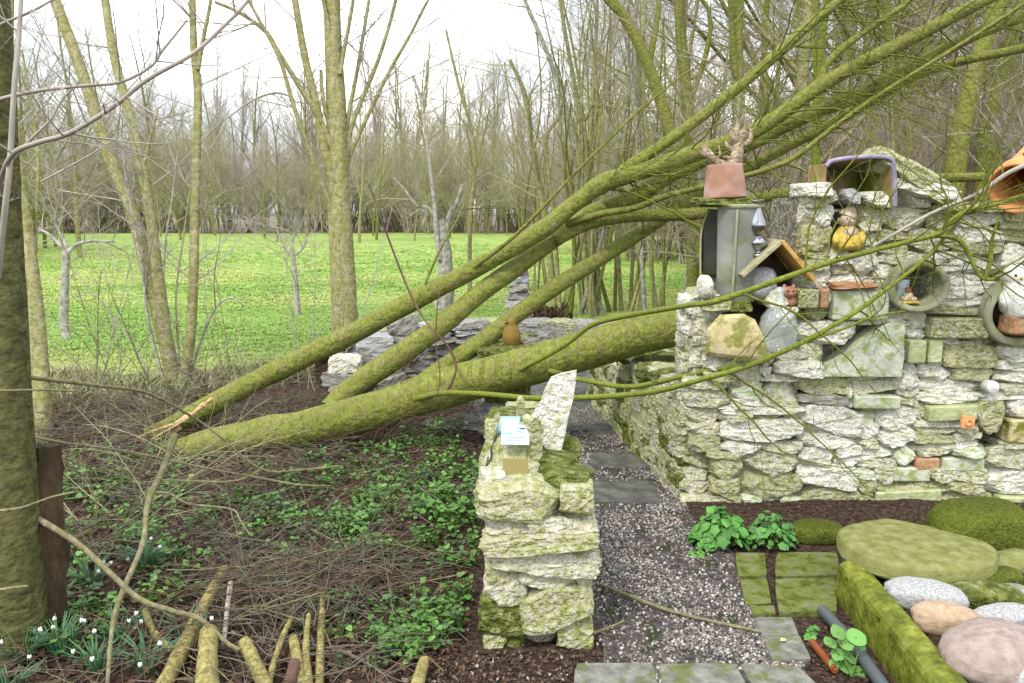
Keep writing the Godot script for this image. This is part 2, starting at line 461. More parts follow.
	var grass_layers := [
		[121, 0.010, 5, S, [0.0, 0.35, 0.6, 0.8, 1.0], [lin(0.12, 0.205, 0.042), lin(0.19, 0.285, 0.065), lin(0.25, 0.33, 0.085), lin(0.32, 0.365, 0.12), lin(0.39, 0.395, 0.18)], 0.65],
		[122, 0.08, 4, S, [0.0, 0.3, 0.5, 0.75, 1.0], [Color(0.26, 0.40, 0.12, 0.5), Color(0.36, 0.5, 0.16, 0.15), Color(0.4, 0.5, 0.2, 0.0), Color(0.6, 0.68, 0.3, 0.06), Color(0.66, 0.70, 0.38, 0.3)]],
	]
	M.meadow = mat(layered(1024, grass_layers), 0.055, 0.9, b_fine, 6.0)
	M.gravelbed = mat(layered(512, [
		[131, 0.03, 5, S, [0.0, 0.5, 1.0], [lin(0.03, 0.024, 0.022), lin(0.075, 0.064, 0.06), lin(0.15, 0.13, 0.125)]],
		[132, 0.012, 4, S, [0.0, 0.62, 0.75], [Color(0.12, 0.18, 0.06, 0.0), Color(0.14, 0.2, 0.06, 0.0), Color(0.15, 0.21, 0.07, 0.7)]]]), 1.2, 0.95, b_pit, 1.5)
	var pave := [
		[141, 0.02, 5, S, [0.0, 0.5, 1.0], [lin(0.10, 0.10, 0.088), lin(0.17, 0.17, 0.15), lin(0.26, 0.255, 0.23)]],
		[142, 0.009, 4, S, [0.0, 0.5, 0.75], [Color(0.3, 0.34, 0.16, 0.0), Color(0.32, 0.35, 0.17, 0.0), Color(0.31, 0.35, 0.13, 0.6)], 0.72],
		[143, 0.13, 3, S, [0.0, 0.25, 0.4], [Color(0.2, 0.2, 0.16, 0.7), Color(0.3, 0.3, 0.24, 0.2), Color(0.3, 0.3, 0.2, 0.0)]],
	]
	M.paving = mat(layered(512, pave), 1.4, 0.9, b_fine, 0.4)
	var pavem := pave.duplicate()
	pavem[1] = [145, 0.010, 4, S, [0.0, 0.3, 0.5, 0.75], [Color(0.3, 0.34, 0.16, 0.2), Color(0.36, 0.40, 0.16, 0.5), Color(0.38, 0.42, 0.14, 0.8), Color(0.27, 0.31, 0.08, 0.9)], 0.72]
	M.pavingmoss = mat(layered(512, pavem), 1.6, 0.9, b_fine, 0.5)
	M.pavingdark = mat(layered(256, [[147, 0.02, 5, S, [0.0, 0.5, 1.0], [lin(0.04, 0.042, 0.036), lin(0.085, 0.085, 0.075), lin(0.14, 0.14, 0.125)]]]), 1.4, 0.85, b_fine, 0.4)
	M.kerb = mat(layered(512, [
		[151, 0.010, 5, S, [0.0, 0.35, 0.6, 0.8, 1.0], [lin(0.045, 0.055, 0.012), lin(0.12, 0.145, 0.02), lin(0.20, 0.23, 0.03), lin(0.30, 0.32, 0.08), lin(0.40, 0.40, 0.22)], 0.7],
		[152, 0.08, 3, S, [0.0, 0.25, 0.45], [Color(0.14, 0.18, 0.04, 0.8), Color(0.3, 0.34, 0.1, 0.2), Color(0.3, 0.3, 0.1, 0.0)]]]), 1.9, 0.6, b_fine, 0.4, Color(0.9, 0.9, 0.85))
	M.flatstone = mat(layered(512, [
		[155, 0.010, 5, S, [0.0, 0.4, 0.7, 1.0], [lin(0.14, 0.16, 0.045), lin(0.225, 0.24, 0.085), lin(0.29, 0.295, 0.135), lin(0.36, 0.35, 0.215)]],
		[156, 0.15, 3, S, [0.0, 0.3, 0.5, 0.7, 1.0], [Color(0.2, 0.22, 0.08, 0.7), Color(0.36, 0.38, 0.16, 0.2), Color(0.4, 0.4, 0.2, 0.0), Color(0.6, 0.6, 0.36, 0.1), Color(0.66, 0.66, 0.44, 0.55)]]]), 2.6, 0.92, b_fine, 0.6, Color(0.88, 0.88, 0.84))
	M.cobble_grey = mat(layered(256, [
		[161, 0.06, 5, S, [0.0, 0.4, 0.7, 1.0], [lin(0.13, 0.13, 0.13), lin(0.27, 0.275, 0.275), lin(0.39, 0.395, 0.40), lin(0.54, 0.545, 0.54)]]]), 5.0, 0.75, b_fine, 0.25)
	M.cobble_tan = mat(layered(256, [
		[163, 0.02, 5, S, [0.0, 0.5, 1.0], [lin(0.25, 0.17, 0.11), lin(0.37, 0.27, 0.18), lin(0.48, 0.38, 0.28)], 0.7]]), 5.0, 0.75, b_fine, 0.3)
	M.cobble_pink = mat(layered(256, [
		[165, 0.02, 5, S, [0.0, 0.5, 1.0], [lin(0.19, 0.145, 0.125), lin(0.29, 0.23, 0.205), lin(0.39, 0.325, 0.30)]],
		[166, 0.09, 3, S, [0.0, 0.3, 0.5], [Color(0.4, 0.38, 0.3, 0.6), Color(0.5, 0.46, 0.4, 0.2), Color(0.5, 0.5, 0.4, 0.0)]]]), 4.0, 0.75, b_fine, 0.25)
	M.mosscushion = mat(layered(256, [[168, 0.05, 4, S, [0.0, 0.5, 1.0], [lin(0.05, 0.07, 0.008), lin(0.13, 0.16, 0.02), lin(0.25, 0.28, 0.05)], 0.7]]), 3.5, 0.98, b_pit2, 3.0)
	# made things
	M.terracotta = mat(layered(256, [[171, 0.02, 5, S, [0.0, 0.5, 1.0], [lin(0.48, 0.20, 0.075), lin(0.62, 0.285, 0.11), lin(0.70, 0.38, 0.19)]]]), 1.2, 0.75, b_fine, 0.2)
	M.potclay = mat(layered(256, [
		[173, 0.02, 5, S, [0.0, 0.5, 1.0], [lin(0.20, 0.095, 0.055), lin(0.31, 0.165, 0.105), lin(0.40, 0.25, 0.19)]],
		[174, 0.01, 3, S, [0.0, 0.5, 0.8], [Color(0.7, 0.6, 0.6, 0.0), Color(0.72, 0.64, 0.64, 0.1), Color(0.76, 0.70, 0.70, 0.75)]]]), 1.5, 0.6, b_fine, 0.2)
	M.zinc = mat(layered(256, [
		[176, 0.012, 4, S, [0.0, 0.5, 1.0], [lin(0.13, 0.14, 0.12), lin(0.21, 0.22, 0.195), lin(0.30, 0.31, 0.28)]],
		[177, 0.012, 4, S, [0.0, 0.55, 0.8], [Color(0.36, 0.4, 0.2, 0.0), Color(0.36, 0.40, 0.2, 0.0), Color(0.36, 0.41, 0.2, 0.7)]]]), 1.2, 0.55, b_fine, 0.15)
	M.claypipe = mat(layered(256, [
		[178, 0.012, 4, S, [0.0, 0.5, 1.0], [lin(0.22, 0.225, 0.16), lin(0.33, 0.335, 0.24), lin(0.43, 0.43, 0.33)]],
		[179, 0.012, 4, S, [0.0, 0.5, 0.8], [Color(0.36, 0.4, 0.2, 0.0), Color(0.42, 0.46, 0.24, 0.1), Color(0.42, 0.46, 0.22, 0.7)]]]), 1.5, 0.8, b_fine, 0.3)
	M.silver = plain(Color(0.62, 0.62, 0.64), 0.22, 1.0)
	M.boardwood = mat(layered(256, [[181, 0.02, 4, S, [0.0, 0.5, 1.0], [lin(0.36, 0.20, 0.05), lin(0.50, 0.29, 0.085), lin(0.58, 0.38, 0.15)]]]), 1.0, 0.7, b_fine, 0.2, Color(1, 1, 1), Vector3(1, 4, 4))
	M.boardgrey = mat(layered(256, [[183, 0.02, 4, S, [0.0, 0.5, 1.0], [lin(0.22, 0.21, 0.12), lin(0.34, 0.32, 0.2), lin(0.44, 0.41, 0.27)]]]), 1.0, 0.85, b_fine, 0.2, Color(1, 1, 1), Vector3(1, 4, 4))
	M.rootwood = mat(layered(256, [[185, 0.03, 5, S, [0.0, 0.35, 0.6, 1.0], [lin(0.10, 0.07, 0.04), lin(0.25, 0.19, 0.12), lin(0.40, 0.33, 0.235), lin(0.66, 0.62, 0.55)], 0.7]]), 4.0, 0.9, b_bark, 1.0)
	M.lilac = mat(layered(256, [[187, 0.03, 4, S, [0.0, 0.5, 1.0], [lin(0.19, 0.16, 0.25), lin(0.28, 0.245, 0.36), lin(0.38, 0.345, 0.45)]]]), 1.5, 0.5)
	M.bin_in = mat(layered(256, [
		[189, 0.016, 4, S, [0.0, 0.5, 1.0], [lin(0.17, 0.10, 0.05), lin(0.31, 0.22, 0.12), lin(0.42, 0.33, 0.19)]],
		[190, 0.014, 4, S, [0.0, 0.5, 0.75], [Color(0.4, 0.45, 0.1, 0.0), Color(0.42, 0.46, 0.1, 0.0), Color(0.40, 0.46, 0.08, 0.8)]]]), 1.2, 0.5)
	var weather := func(c: Color, d: Color, sd: int) -> StandardMaterial3D:
		return mat(layered(128, [[sd, 0.03, 5, S, [0.0, 0.35, 0.6, 1.0], [d, c.lerp(d, 0.35), c, c.lightened(0.1)], 0.65], [sd + 1, 0.09, 4, S, [0.0, 0.3, 0.42], [Color(0.3, 0.3, 0.22, 0.6), Color(0.4, 0.4, 0.3, 0.2), Color(0.4, 0.4, 0.3, 0.0)]]]), 4.0, 0.6, b_fine, 0.1)
	M.white = weather.call(Color(0.87, 0.88, 0.86), Color(0.78, 0.79, 0.75), 707)
	M.cream = weather.call(Color(0.80, 0.73, 0.66), Color(0.55, 0.5, 0.42), 701)
	M.yellow = weather.call(Color(0.80, 0.70, 0.32), Color(0.58, 0.52, 0.28), 703)
	M.pink = weather.call(Color(0.66, 0.46, 0.38), Color(0.42, 0.28, 0.22), 705)
	M.black = plain(Color(0.05, 0.05, 0.05), 0.4)
	M.brass = plain(Color(0.52, 0.49, 0.30), 0.5, 0.3)
	M.card = plain(Color(0.80, 0.88, 0.91), 0.25)
	M.print_blue = plain(Color(0.45, 0.66, 0.83), 0.3)
	M.print_dark = plain(Color(0.20, 0.30, 0.40), 0.4)
	M.orangefig = mat(layered(128, [[193, 0.02, 4, S, [0.0, 0.5, 1.0], [lin(0.13, 0.11, 0.03), lin(0.22, 0.13, 0.03), lin(0.30, 0.14, 0.035)], 0.65], [194, 0.02, 4, S, [0.0, 0.5, 0.7], [Color(0.36, 0.36, 0.12, 0.0), Color(0.36, 0.36, 0.12, 0.1), Color(0.36, 0.37, 0.12, 0.8)]]]), 4.0, 0.6, b_fine, 0.2)
	M.pipegrey = plain(Color(0.30, 0.33, 0.34), 0.45)
	M.copper = plain(Color(0.50, 0.27, 0.14), 0.6, 0.1)
	var gl := StandardMaterial3D.new()
	gl.albedo_color = Color(0.90, 0.95, 0.93, 0.12)
	gl.roughness = 0.05
	gl.transparency = BaseMaterial3D.TRANSPARENCY_ALPHA
	M.glass = gl
	M.leaf = leafy(Color(1, 1, 1), Color(0.3, 0.36, 0.16))
	M.dead = leafy(Color(1, 1, 1), Color(0.1, 0.08, 0.05), 0.85)
	M.tint = plain(Color(1, 1, 1), 0.85)
	M.tint.vertex_color_use_as_albedo = true

# ------------------------------------------------------------------ stones
var stone_meshes := []     # boxy, for walls
var slab_meshes := []      # flat rough slabs
var boulder_meshes := []   # round

func rock(seed_: int, e: float, n: int, amp: float, freq: float, cuts: int, smooth := true) -> ArrayMesh:
	var st := SurfaceTool.new()
	st.begin(Mesh.PRIMITIVE_TRIANGLES)
	st.set_smooth_group(0 if smooth else -1)
	var nz := FastNoiseLite.new()
	nz.seed = seed_; nz.frequency = freq; nz.fractal_octaves = 4; nz.fractal_gain = 0.6
	var r := RandomNumberGenerator.new()
	r.seed = seed_
	var pl := []
	for k in cuts:
		var d := Vector3(r.randf_range(-1, 1), r.randf_range(-1, 1), r.randf_range(-0.3, 1)).normalized()
		pl.append([d, r.randf_range(0.92, 1.2)])
	if not smooth:
		pl.append([Vector3(0.05, 0.1, 1).normalized(), 0.86]); pl.append([Vector3(0, 0, -1), 0.9])
	for ax in 3:
		for sg in [-1.0, 1.0]:
			var g := []
			for i in n + 1:
				for j in n + 1:
					var p := Vector3.ZERO
					p[ax] = sg
					p[(ax + 1) % 3] = tan((2.0 * i / n - 1.0) * 0.7) / tan(0.7)
					p[(ax + 2) % 3] = tan((2.0 * j / n - 1.0) * 0.7) / tan(0.7)
					var q := p * pow(pow(abs(p.x), e) + pow(abs(p.y), e) + pow(abs(p.z), e), -1.0 / e)
					for c in pl:
						var o: float = q.dot(c[0]) - c[1]
						if o > 0: q -= c[0] * o
					q *= 1.0 + amp * nz.get_noise_3dv(q) + amp * 0.35 * nz.get_noise_3dv(q * 3.3 + Vector3(9, 9, 9))
					g.append(q)
			for i in n:
				for j in n:
					var a: Vector3 = g[i * (n + 1) + j]; var b: Vector3 = g[(i + 1) * (n + 1) + j]; var c: Vector3 = g[(i + 1) * (n + 1) + j + 1]; var d: Vector3 = g[i * (n + 1) + j + 1]
					var seq := [a, c, b, a, d, c] if sg > 0 else [a, b, c, a, c, d]
					for q in seq: st.add_vertex(q)
	st.index()
	st.generate_normals()
	return st.commit()

func make_stones():
	for k in 16: stone_meshes.append(rock(300 + k, 10.0, 9, 0.15, 1.1, 6, false))
	for k in 8: slab_meshes.append(rock(340 + k, 10.0, 10, 0.12, 1.3, 4, false))
	for k in 6: boulder_meshes.append(rock(370 + k, 2.6, 9, 0.14, 0.5, 2))

# fills a face given in (s, h) metres with irregular interlocking stones; map(s, h) gives the face point, out its normal and along its run
func fill_face(parent, s0: float, s1: float, h1: float, top: Callable, taken_rects: Array, map: Callable, dep: float, sizes: Array, mats: Callable, seed_: int, cell := 0.025):
	var r := RandomNumberGenerator.new()
	r.seed = seed_
	var nx := int((s1 - s0) / cell)
	var ny := int(h1 / cell)
	var occ := PackedByteArray()
	occ.resize(nx * ny)
	for y in ny:
		for x in nx:
			var s := s0 + (x + 0.5) * cell
			var h := (y + 0.5) * cell
			if h > top.call(s): occ[y * nx + x] = 1
			for q in taken_rects:
				if s > q[0] and s < q[2] and h > q[1] and h < q[3]: occ[y * nx + x] = 1
	for y in ny:
		var x := 0
		while x < nx:
			if occ[y * nx + x]:
				x += 1
				continue
			var k := r.randi() % sizes.size()
			var w: int = max(1, int(round(sizes[k][0] * r.randf_range(0.75, 1.3) / cell)))
			var hh: int = max(1, int(round(sizes[k][1] * r.randf_range(0.8, 1.25) / cell)))
			var ww := 0
			while ww < w and x + ww < nx and not occ[y * nx + x + ww]: ww += 1
			var more := 0
			while more < 4 and x + ww + more < nx and not occ[y * nx + x + ww + more]: more += 1
			if more < 4: ww = min(ww + more, w + 3)
			var th := 0
			while th < hh and y + th < ny:
				var ok := true
				for i in ww:
					if occ[(y + th) * nx + x + i]: ok = false
				if not ok: break
				th += 1
			for j in th:
				for i in ww: occ[(y + j) * nx + x + i] = 1
			var sc := s0 + (x + ww * 0.5) * cell
			var hc := (y + th * 0.5) * cell
			var fr: Array = map.call(sc, hc)   # point, along, out
			var al: Vector3 = fr[1]; var out: Vector3 = fr[2]
			var up := out.cross(al).normalized()
			if up.y < 0: up = -up
			var half := Vector3(ww * cell * 0.5 + 0.011, th * cell * 0.5 + 0.010, dep * r.randf_range(0.85, 1.15))
			var bs := Basis(al, up, al.cross(up))
			bs = Basis(out, r.randf_range(-0.07, 0.07)) * Basis(Vector3.UP, r.randf_range(-0.10, 0.10)) * bs
			bs = bs * Basis.from_scale(Vector3(half.x * (1 if r.randf() < 0.5 else -1), half.y, half.z * (1 if r.randf() < 0.5 else 1)))
			var at: Vector3 = fr[0] - out * (half.z - r.randf_range(-0.008, 0.014))
			var flatish: bool = float(ww) / max(1, th) > 2.2
			var ms: Array = slab_meshes if flatish and r.randf() < 0.6 else stone_meshes
			inst(ms[r.randi() % ms.size()], "stone", mats.call(sc, hc, r), parent, Transform3D(bs, at))
			x += ww

# ------------------------------------------------------------------ trees
func grow(tr: MB, tw: MB, p: Vector3, d: Vector3, L: float, r: float, lev: int, cfg: Dictionary, g: RandomNumberGenerator):
	var segs: int = cfg.segs[lev]
	var pts := PackedVector3Array([p])
	var rad := PackedFloat32Array([r])
	var tip: float = cfg.tip[lev]
	for k in segs:
		d = (d + Vector3(g.randf_range(-1, 1), g.randf_range(-1, 1), g.randf_range(-1, 1)) * cfg.wob[lev] + Vector3.UP * cfg.up[lev]).normalized()
		p += d * L / segs
		pts.append(p)
		rad.append(r * lerpf(1.0, tip, float(k + 1) / segs))
	(tr if lev < cfg.split else tw).tube(pts, rad, cfg.sides[lev])
	if lev + 1 >= cfg.n.size() + 1: return
	var n: int = cfg.n[lev]
	for c in n:
		var t: float = lerpf(cfg.start[lev], 0.98, (c + g.randf()) / n)
		var f := t * segs
		var i: int = min(int(f), segs - 1)
		var q: Vector3 = pts[i].lerp(pts[i + 1], f - i)
		var dd: Vector3 = (pts[i + 1] - pts[i]).normalized()
		var side := dd.cross(Vector3(g.randf_range(-1, 1), g.randf_range(-1, 1), g.randf_range(-1, 1))).normalized()
		var a: float = cfg.ang[lev] * g.randf_range(0.7, 1.3)
		var nd := (dd * cos(a) + side * sin(a)).normalized()
		var rr_: float = lerpf(r, r * tip, t)
		grow(tr, tw, q, nd, L * cfg.ratio[lev] * g.randf_range(0.6, 1.2) * (1.15 - 0.6 * t), rr_ * cfg.thin[lev], lev + 1, cfg, g)

const TREE := {"segs": [8, 5, 4, 3], "tip": [0.2, 0.25, 0.3, 0.4], "wob": [0.06, 0.14, 0.2, 0.28], "up": [0.03, 0.08, 0.08, 0.06], "sides": [7, 4, 3, 3], "split": 2,
	"n": [20, 10, 9], "start": [0.14, 0.15, 0.1], "ang": [0.75, 0.75, 0.7], "ratio": [0.42, 0.5, 0.55], "thin": [0.5, 0.5, 0.55]}
const BUSH := {"segs": [6, 4, 3], "tip": [0.3, 0.3, 0.4], "wob": [0.14, 0.22, 0.3], "up": [0.02, 0.05, 0.05], "sides": [4, 3, 3], "split": 1,
	"n": [12, 9], "start": [0.26, 0.12], "ang": [0.7, 0.75], "ratio": [0.45, 0.5], "thin": [0.5, 0.6]}

func cfg_with(base: Dictionary, over: Dictionary) -> Dictionary:
	var d := base.duplicate()
	for k in over: d[k] = over[k]
	return d

# a standing tree drawn limb by limb: each limb is [points, r0, r1]; twigs grow off the limbs
func drawn_tree(called: String, label: String, base: Vector3, stems: Array, bark, twigmat, seed_: int, twigs := 10, twig_len := 0.9, twig_start := 0.3, group := "", rough := 0.06, cat := "tree", twig_r := 0.006, twig_cfg := {}):
	var o := thing(called, label, cat, base, group)
	var tw := MB.new()
	var g := RandomNumberGenerator.new()
	g.seed = seed_
	var k := 0
	for s in stems:
		var pts := spline(s[0], 5)
		var mb := MB.new()
		mb.tube(pts, radii(pts.size(), s[1], s[2]), 12 if s[1] > 0.05 else 7, true, rough, seed_ + k)
		put(mb, "trunk" if k == 0 else "limb", s[4] if s.size() > 4 else bark, o)
		var nt: int = s[3] if s.size() > 3 else twigs
		for q in nt:
			var t := g.randf_range(twig_start, 1.0)
			var i := int(t * (pts.size() - 1.01))
			var dd: Vector3 = (pts[i + 1] - pts[i]).normalized()
			var side := dd.cross(Vector3(g.randf_range(-1, 1), g.randf_range(-1, 1), g.randf_range(-1, 1))).normalized()
			var cf := cfg_with({"segs": [5, 4, 3], "tip": [0.35, 0.35, 0.4], "wob": [0.12, 0.18, 0.2], "up": [0.05, 0.05, 0.04], "sides": [4, 3, 3], "split": 0, "n": [5, 3], "start": [0.15, 0.2], "ang": [0.7, 0.7], "ratio": [0.5, 0.5], "thin": [0.6, 0.65]}, twig_cfg)
			grow(tw, tw, pts[i], (dd * 0.5 + side * 0.8).normalized(), twig_len * g.randf_range(0.5, 1.3), min(twig_r * g.randf_range(0.7, 1.6), lerpf(s[1], s[2], t) * 0.6), 0, cf, g)
		k += 1
	if tw.v.size() > 0: put(tw, "crown", twigmat, o)
	return o

# a line of pixels at given depths -> points
func line(a: Array) -> Array:
	var o := []
	for q in a: o.append(P(q[0], q[1], q[2]))
	return o
func ramp(a: Array, d0: float, d1: float) -> Array:
	var o := []
	for k in a.size(): o.append(P(a[k][0], a[k][1], lerpf(d0, d1, float(k) / max(1, a.size() - 1))))
	return o

# ------------------------------------------------------------------ ground
func gh(x: float, z: float) -> float:
	var m := smoothstep(-0.16, -0.5, x) * smoothstep(-7.4, -6.2, z)
	return m * (0.035 + 0.07 * noi.get_noise_2d(x * 60.0, z * 60.0) + 0.025 * noi.get_noise_2d(x * 260.0, z * 260.0)) - 0.006

func meadow_edge(x: float) -> float:
	# where the grass begins behind the bed
	return -6.9 + 0.45 * noi.get_noise_2d(x * 90.0, 7.0) - smoothstep(-3.0, -1.6, x) * 1.6 - smoothstep(-0.5, 1.5, x) * 1.0

func meadow_h(x: float, z: float) -> float:
	return 0.035 + 0.05 * noi.get_noise_2d(x * 12.0, z * 12.0)

func grid(xs: Array, zs: Array, h: Callable) -> MB:
	var mb := MB.new()
	for z in zs:
		for x in xs: mb.vert(Vector3(x, h.call(x, z), z), Vector3.UP)
	var w := xs.size()
	for j in zs.size() - 1:
		for i in w - 1:
			var a := j * w + i
			for q in [a, a + w + 1, a + 1, a, a + w, a + w + 1]: mb.ix.append(q)
	# zs run away from the camera
	for j in zs.size():
		for i in w:
			var l := mb.v[j * w + max(i - 1, 0)]; var r := mb.v[j * w + min(i + 1, w - 1)]
			var d := mb.v[max(j - 1, 0) * w + i]; var u := mb.v[min(j + 1, zs.size() - 1) * w + i]
			mb.n[j * w + i] = (r - l).cross(u - d).normalized()
	return mb

func steps(list: Array) -> Array:
	var o := []
	for q in list:
		var x: float = q[0]
		while x < q[1] - 1e-4:
			o.append(x); x += q[2]
	o.append(list[-1][1])
	return o

func sheet(poly: Array, y: float) -> MB:
	var mb := MB.new()
	var pp := PackedVector2Array()
	for q in poly: pp.append(Vector2(q.x, q.z))
	var t := Geometry2D.triangulate_polygon(pp)
	for k in range(0, t.size(), 3):
		var a := Vector3(pp[t[k]].x, y, pp[t[k]].y); var b := Vector3(pp[t[k + 1]].x, y, pp[t[k + 1]].y); var c := Vector3(pp[t[k + 2]].x, y, pp[t[k + 2]].y)
		if (b - a).cross(c - a).y < 0: mb.tri(a, c, b)
		else: mb.tri(a, b, c)
	return mb

var path_poly := []
func in_path(p: Vector3) -> bool:
	var pp := PackedVector2Array()
	for q in path_poly: pp.append(Vector2(q.x, q.z))
	return Geometry2D.is_point_in_polygon(Vector2(p.x, p.z), pp)

func build_ground():
	var xs := []
	for q in steps([[-6.0, 5.0, 0.08]]): xs.append(q)
	xs = [-150.0, -60.0, -30.0, -14.0, -9.0] + xs + [8.0, 14.0, 30.0, 60.0, 150.0]
	var zs := []
	for q in steps([[1.5, 8.0, 0.08]]): zs.append(-q)
	zs = [60.0, 20.0, 6.0, 1.0] + zs + [-9.0, -12.0, -18.0, -30.0, -60.0, -120.0, -260.0]
	tag(put(grid(xs, zs, gh), "ground", M.soil), "dark soil under the bed and the trees", "ground", "", "structure")
	# floor of the wood: a drier, leaf-strewn sheet beyond and beside the meadow
	tag(put(sheet([Vector3(2.5, 0, -8.5), Vector3(140, 0, -8.5), Vector3(140, 0, -250), Vector3(-140, 0, -250), Vector3(-140, 0, -57), Vector3(4.5, 0, -57)], 0.004), "wood_floor", M.litter), "brown leaf strewn floor of the bare wood", "ground", "", "structure")
	# meadow
	var mx := []
	for q in steps([[-30.0, -12.0, 1.0], [-12.0, 5.0, 0.25], [5.0, 9.0, 1.0]]): mx.append(q)
	var rows := 60
	var mb := MB.new()
	for j in rows + 1:
		var t := float(j) / rows
		for x in mx:
			var z0 := meadow_edge(x)
			var xx: float = x * (1.0 + 1.6 * t * t) if x < 0 else x
			var z := lerpf(z0, -58.0, pow(t, 2.0))
			var y := meadow_h(xx, z) if j > 0 else -0.02
			mb.vert(Vector3(xx, y, z), Vector3.UP)
	var w := mx.size()
	for j in rows:
		for i in w - 1:
			var a := j * w + i
			for q in [a, a + w + 1, a + 1, a, a + w, a + w + 1]: mb.ix.append(q)
	tag(put(mb, "meadow", M.meadow), "bright green mown meadow running back to the wood", "meadow", "", "structure")
	# grass on the nearer meadow
	var tuft := MB.new(); tuft.use_c = true; tuft.col = Color(1, 1, 1)
	var g := RandomNumberGenerator.new(); g.seed = 5
	for k in 9:
		var a := g.randf() * TAU
		var b := Vector3(cos(a), 0, sin(a)) * g.randf_range(0.0, 0.03)
		var l := Vector3(cos(a + g.randf_range(-1, 1)), 0, sin(a + g.randf_range(-1, 1)))
		var hgt := g.randf_range(0.5, 1.0)
		var s := Vector3(-sin(a), 0, cos(a)) * 0.004
		var mid := b + Vector3.UP * hgt * 0.035 + l * 0.008
		var tp := b + Vector3.UP * hgt * 0.055 + l * 0.03
		mid.y *= 0.7; tp.y *= 0.7
		tuft.quad(b - s, b + s, mid + s * 0.8, mid - s * 0.8)
		tuft.tri(mid - s * 0.8, mid + s * 0.8, tp)
	var xf := []; var cl := []
	for k in 60000:
		var t := -log(1.0 - 0.99 * g.randf()) / 2.6
		var x := g.randf_range(-9.0, 3.6) * (1.0 + t * 0.8)
		var z := meadow_edge(x) - 0.0 - t * 17.0 + g.randf_range(-0.3, 0.25)
		if Vector2(x - 0.1, z + 7.3).length() < 2.0: continue
		var dens := noi.get_noise_2d(x * 30.0, z * 30.0)
		var sc := g.randf_range(0.6, 1.2) * (1.0 + t * 0.8) * (1.0 + 0.5 * dens)
		xf.append(Transform3D(Basis(Vector3.UP, g.randf() * TAU).scaled(Vector3(sc * 1.3, sc * 0.9, sc * 1.3)), Vector3(x, maxf(meadow_h(x, z) - 0.01, gh(x, z)), z)))
		var q := g.randf()
		var yel := clampf(0.45 + noi.get_noise_2d(x * 10.0, z * 16.0) * 2.6 + dens * 0.3, 0.0, 1.0)
		cl.append(Color(lerpf(0.24, 0.40, yel) * (0.9 + 0.2 * q), lerpf(0.38, 0.46, yel) * (0.88 + 0.24 * q), lerpf(0.075, 0.14, yel)))
	copies("grass", tuft.mesh(M.leaf), xf, cl, "short green grass of the meadow behind the bed", "grass")
	# taller dry grass where the meadow meets the bed
	xf = []; cl = []
	for k in 2600:
		var x := g.randf_range(-6.5, -0.9)
		var z := meadow_edge(x) + g.randf_range(-0.6, 0.9) * g.randf()
		var sc := g.randf_range(1.5, 4.2)
		xf.append(Transform3D(Basis(Vector3.UP, g.randf() * TAU).scaled(Vector3(sc * 0.8, sc * 1.2, sc * 0.8)), Vector3(x, maxf(meadow_h(x, z) - 0.02 if z < meadow_edge(x) else gh(x, z), gh(x, z)), z)))
		cl.append([Color(0.34, 0.30, 0.17), Color(0.20, 0.26, 0.07), Color(0.27, 0.24, 0.14)][g.randi() % 3] * g.randf_range(0.6, 1.2))
	copies("dry_grass", tuft.mesh(M.leaf), xf, cl, "taller dry grass fringe between bed and meadow", "grass")

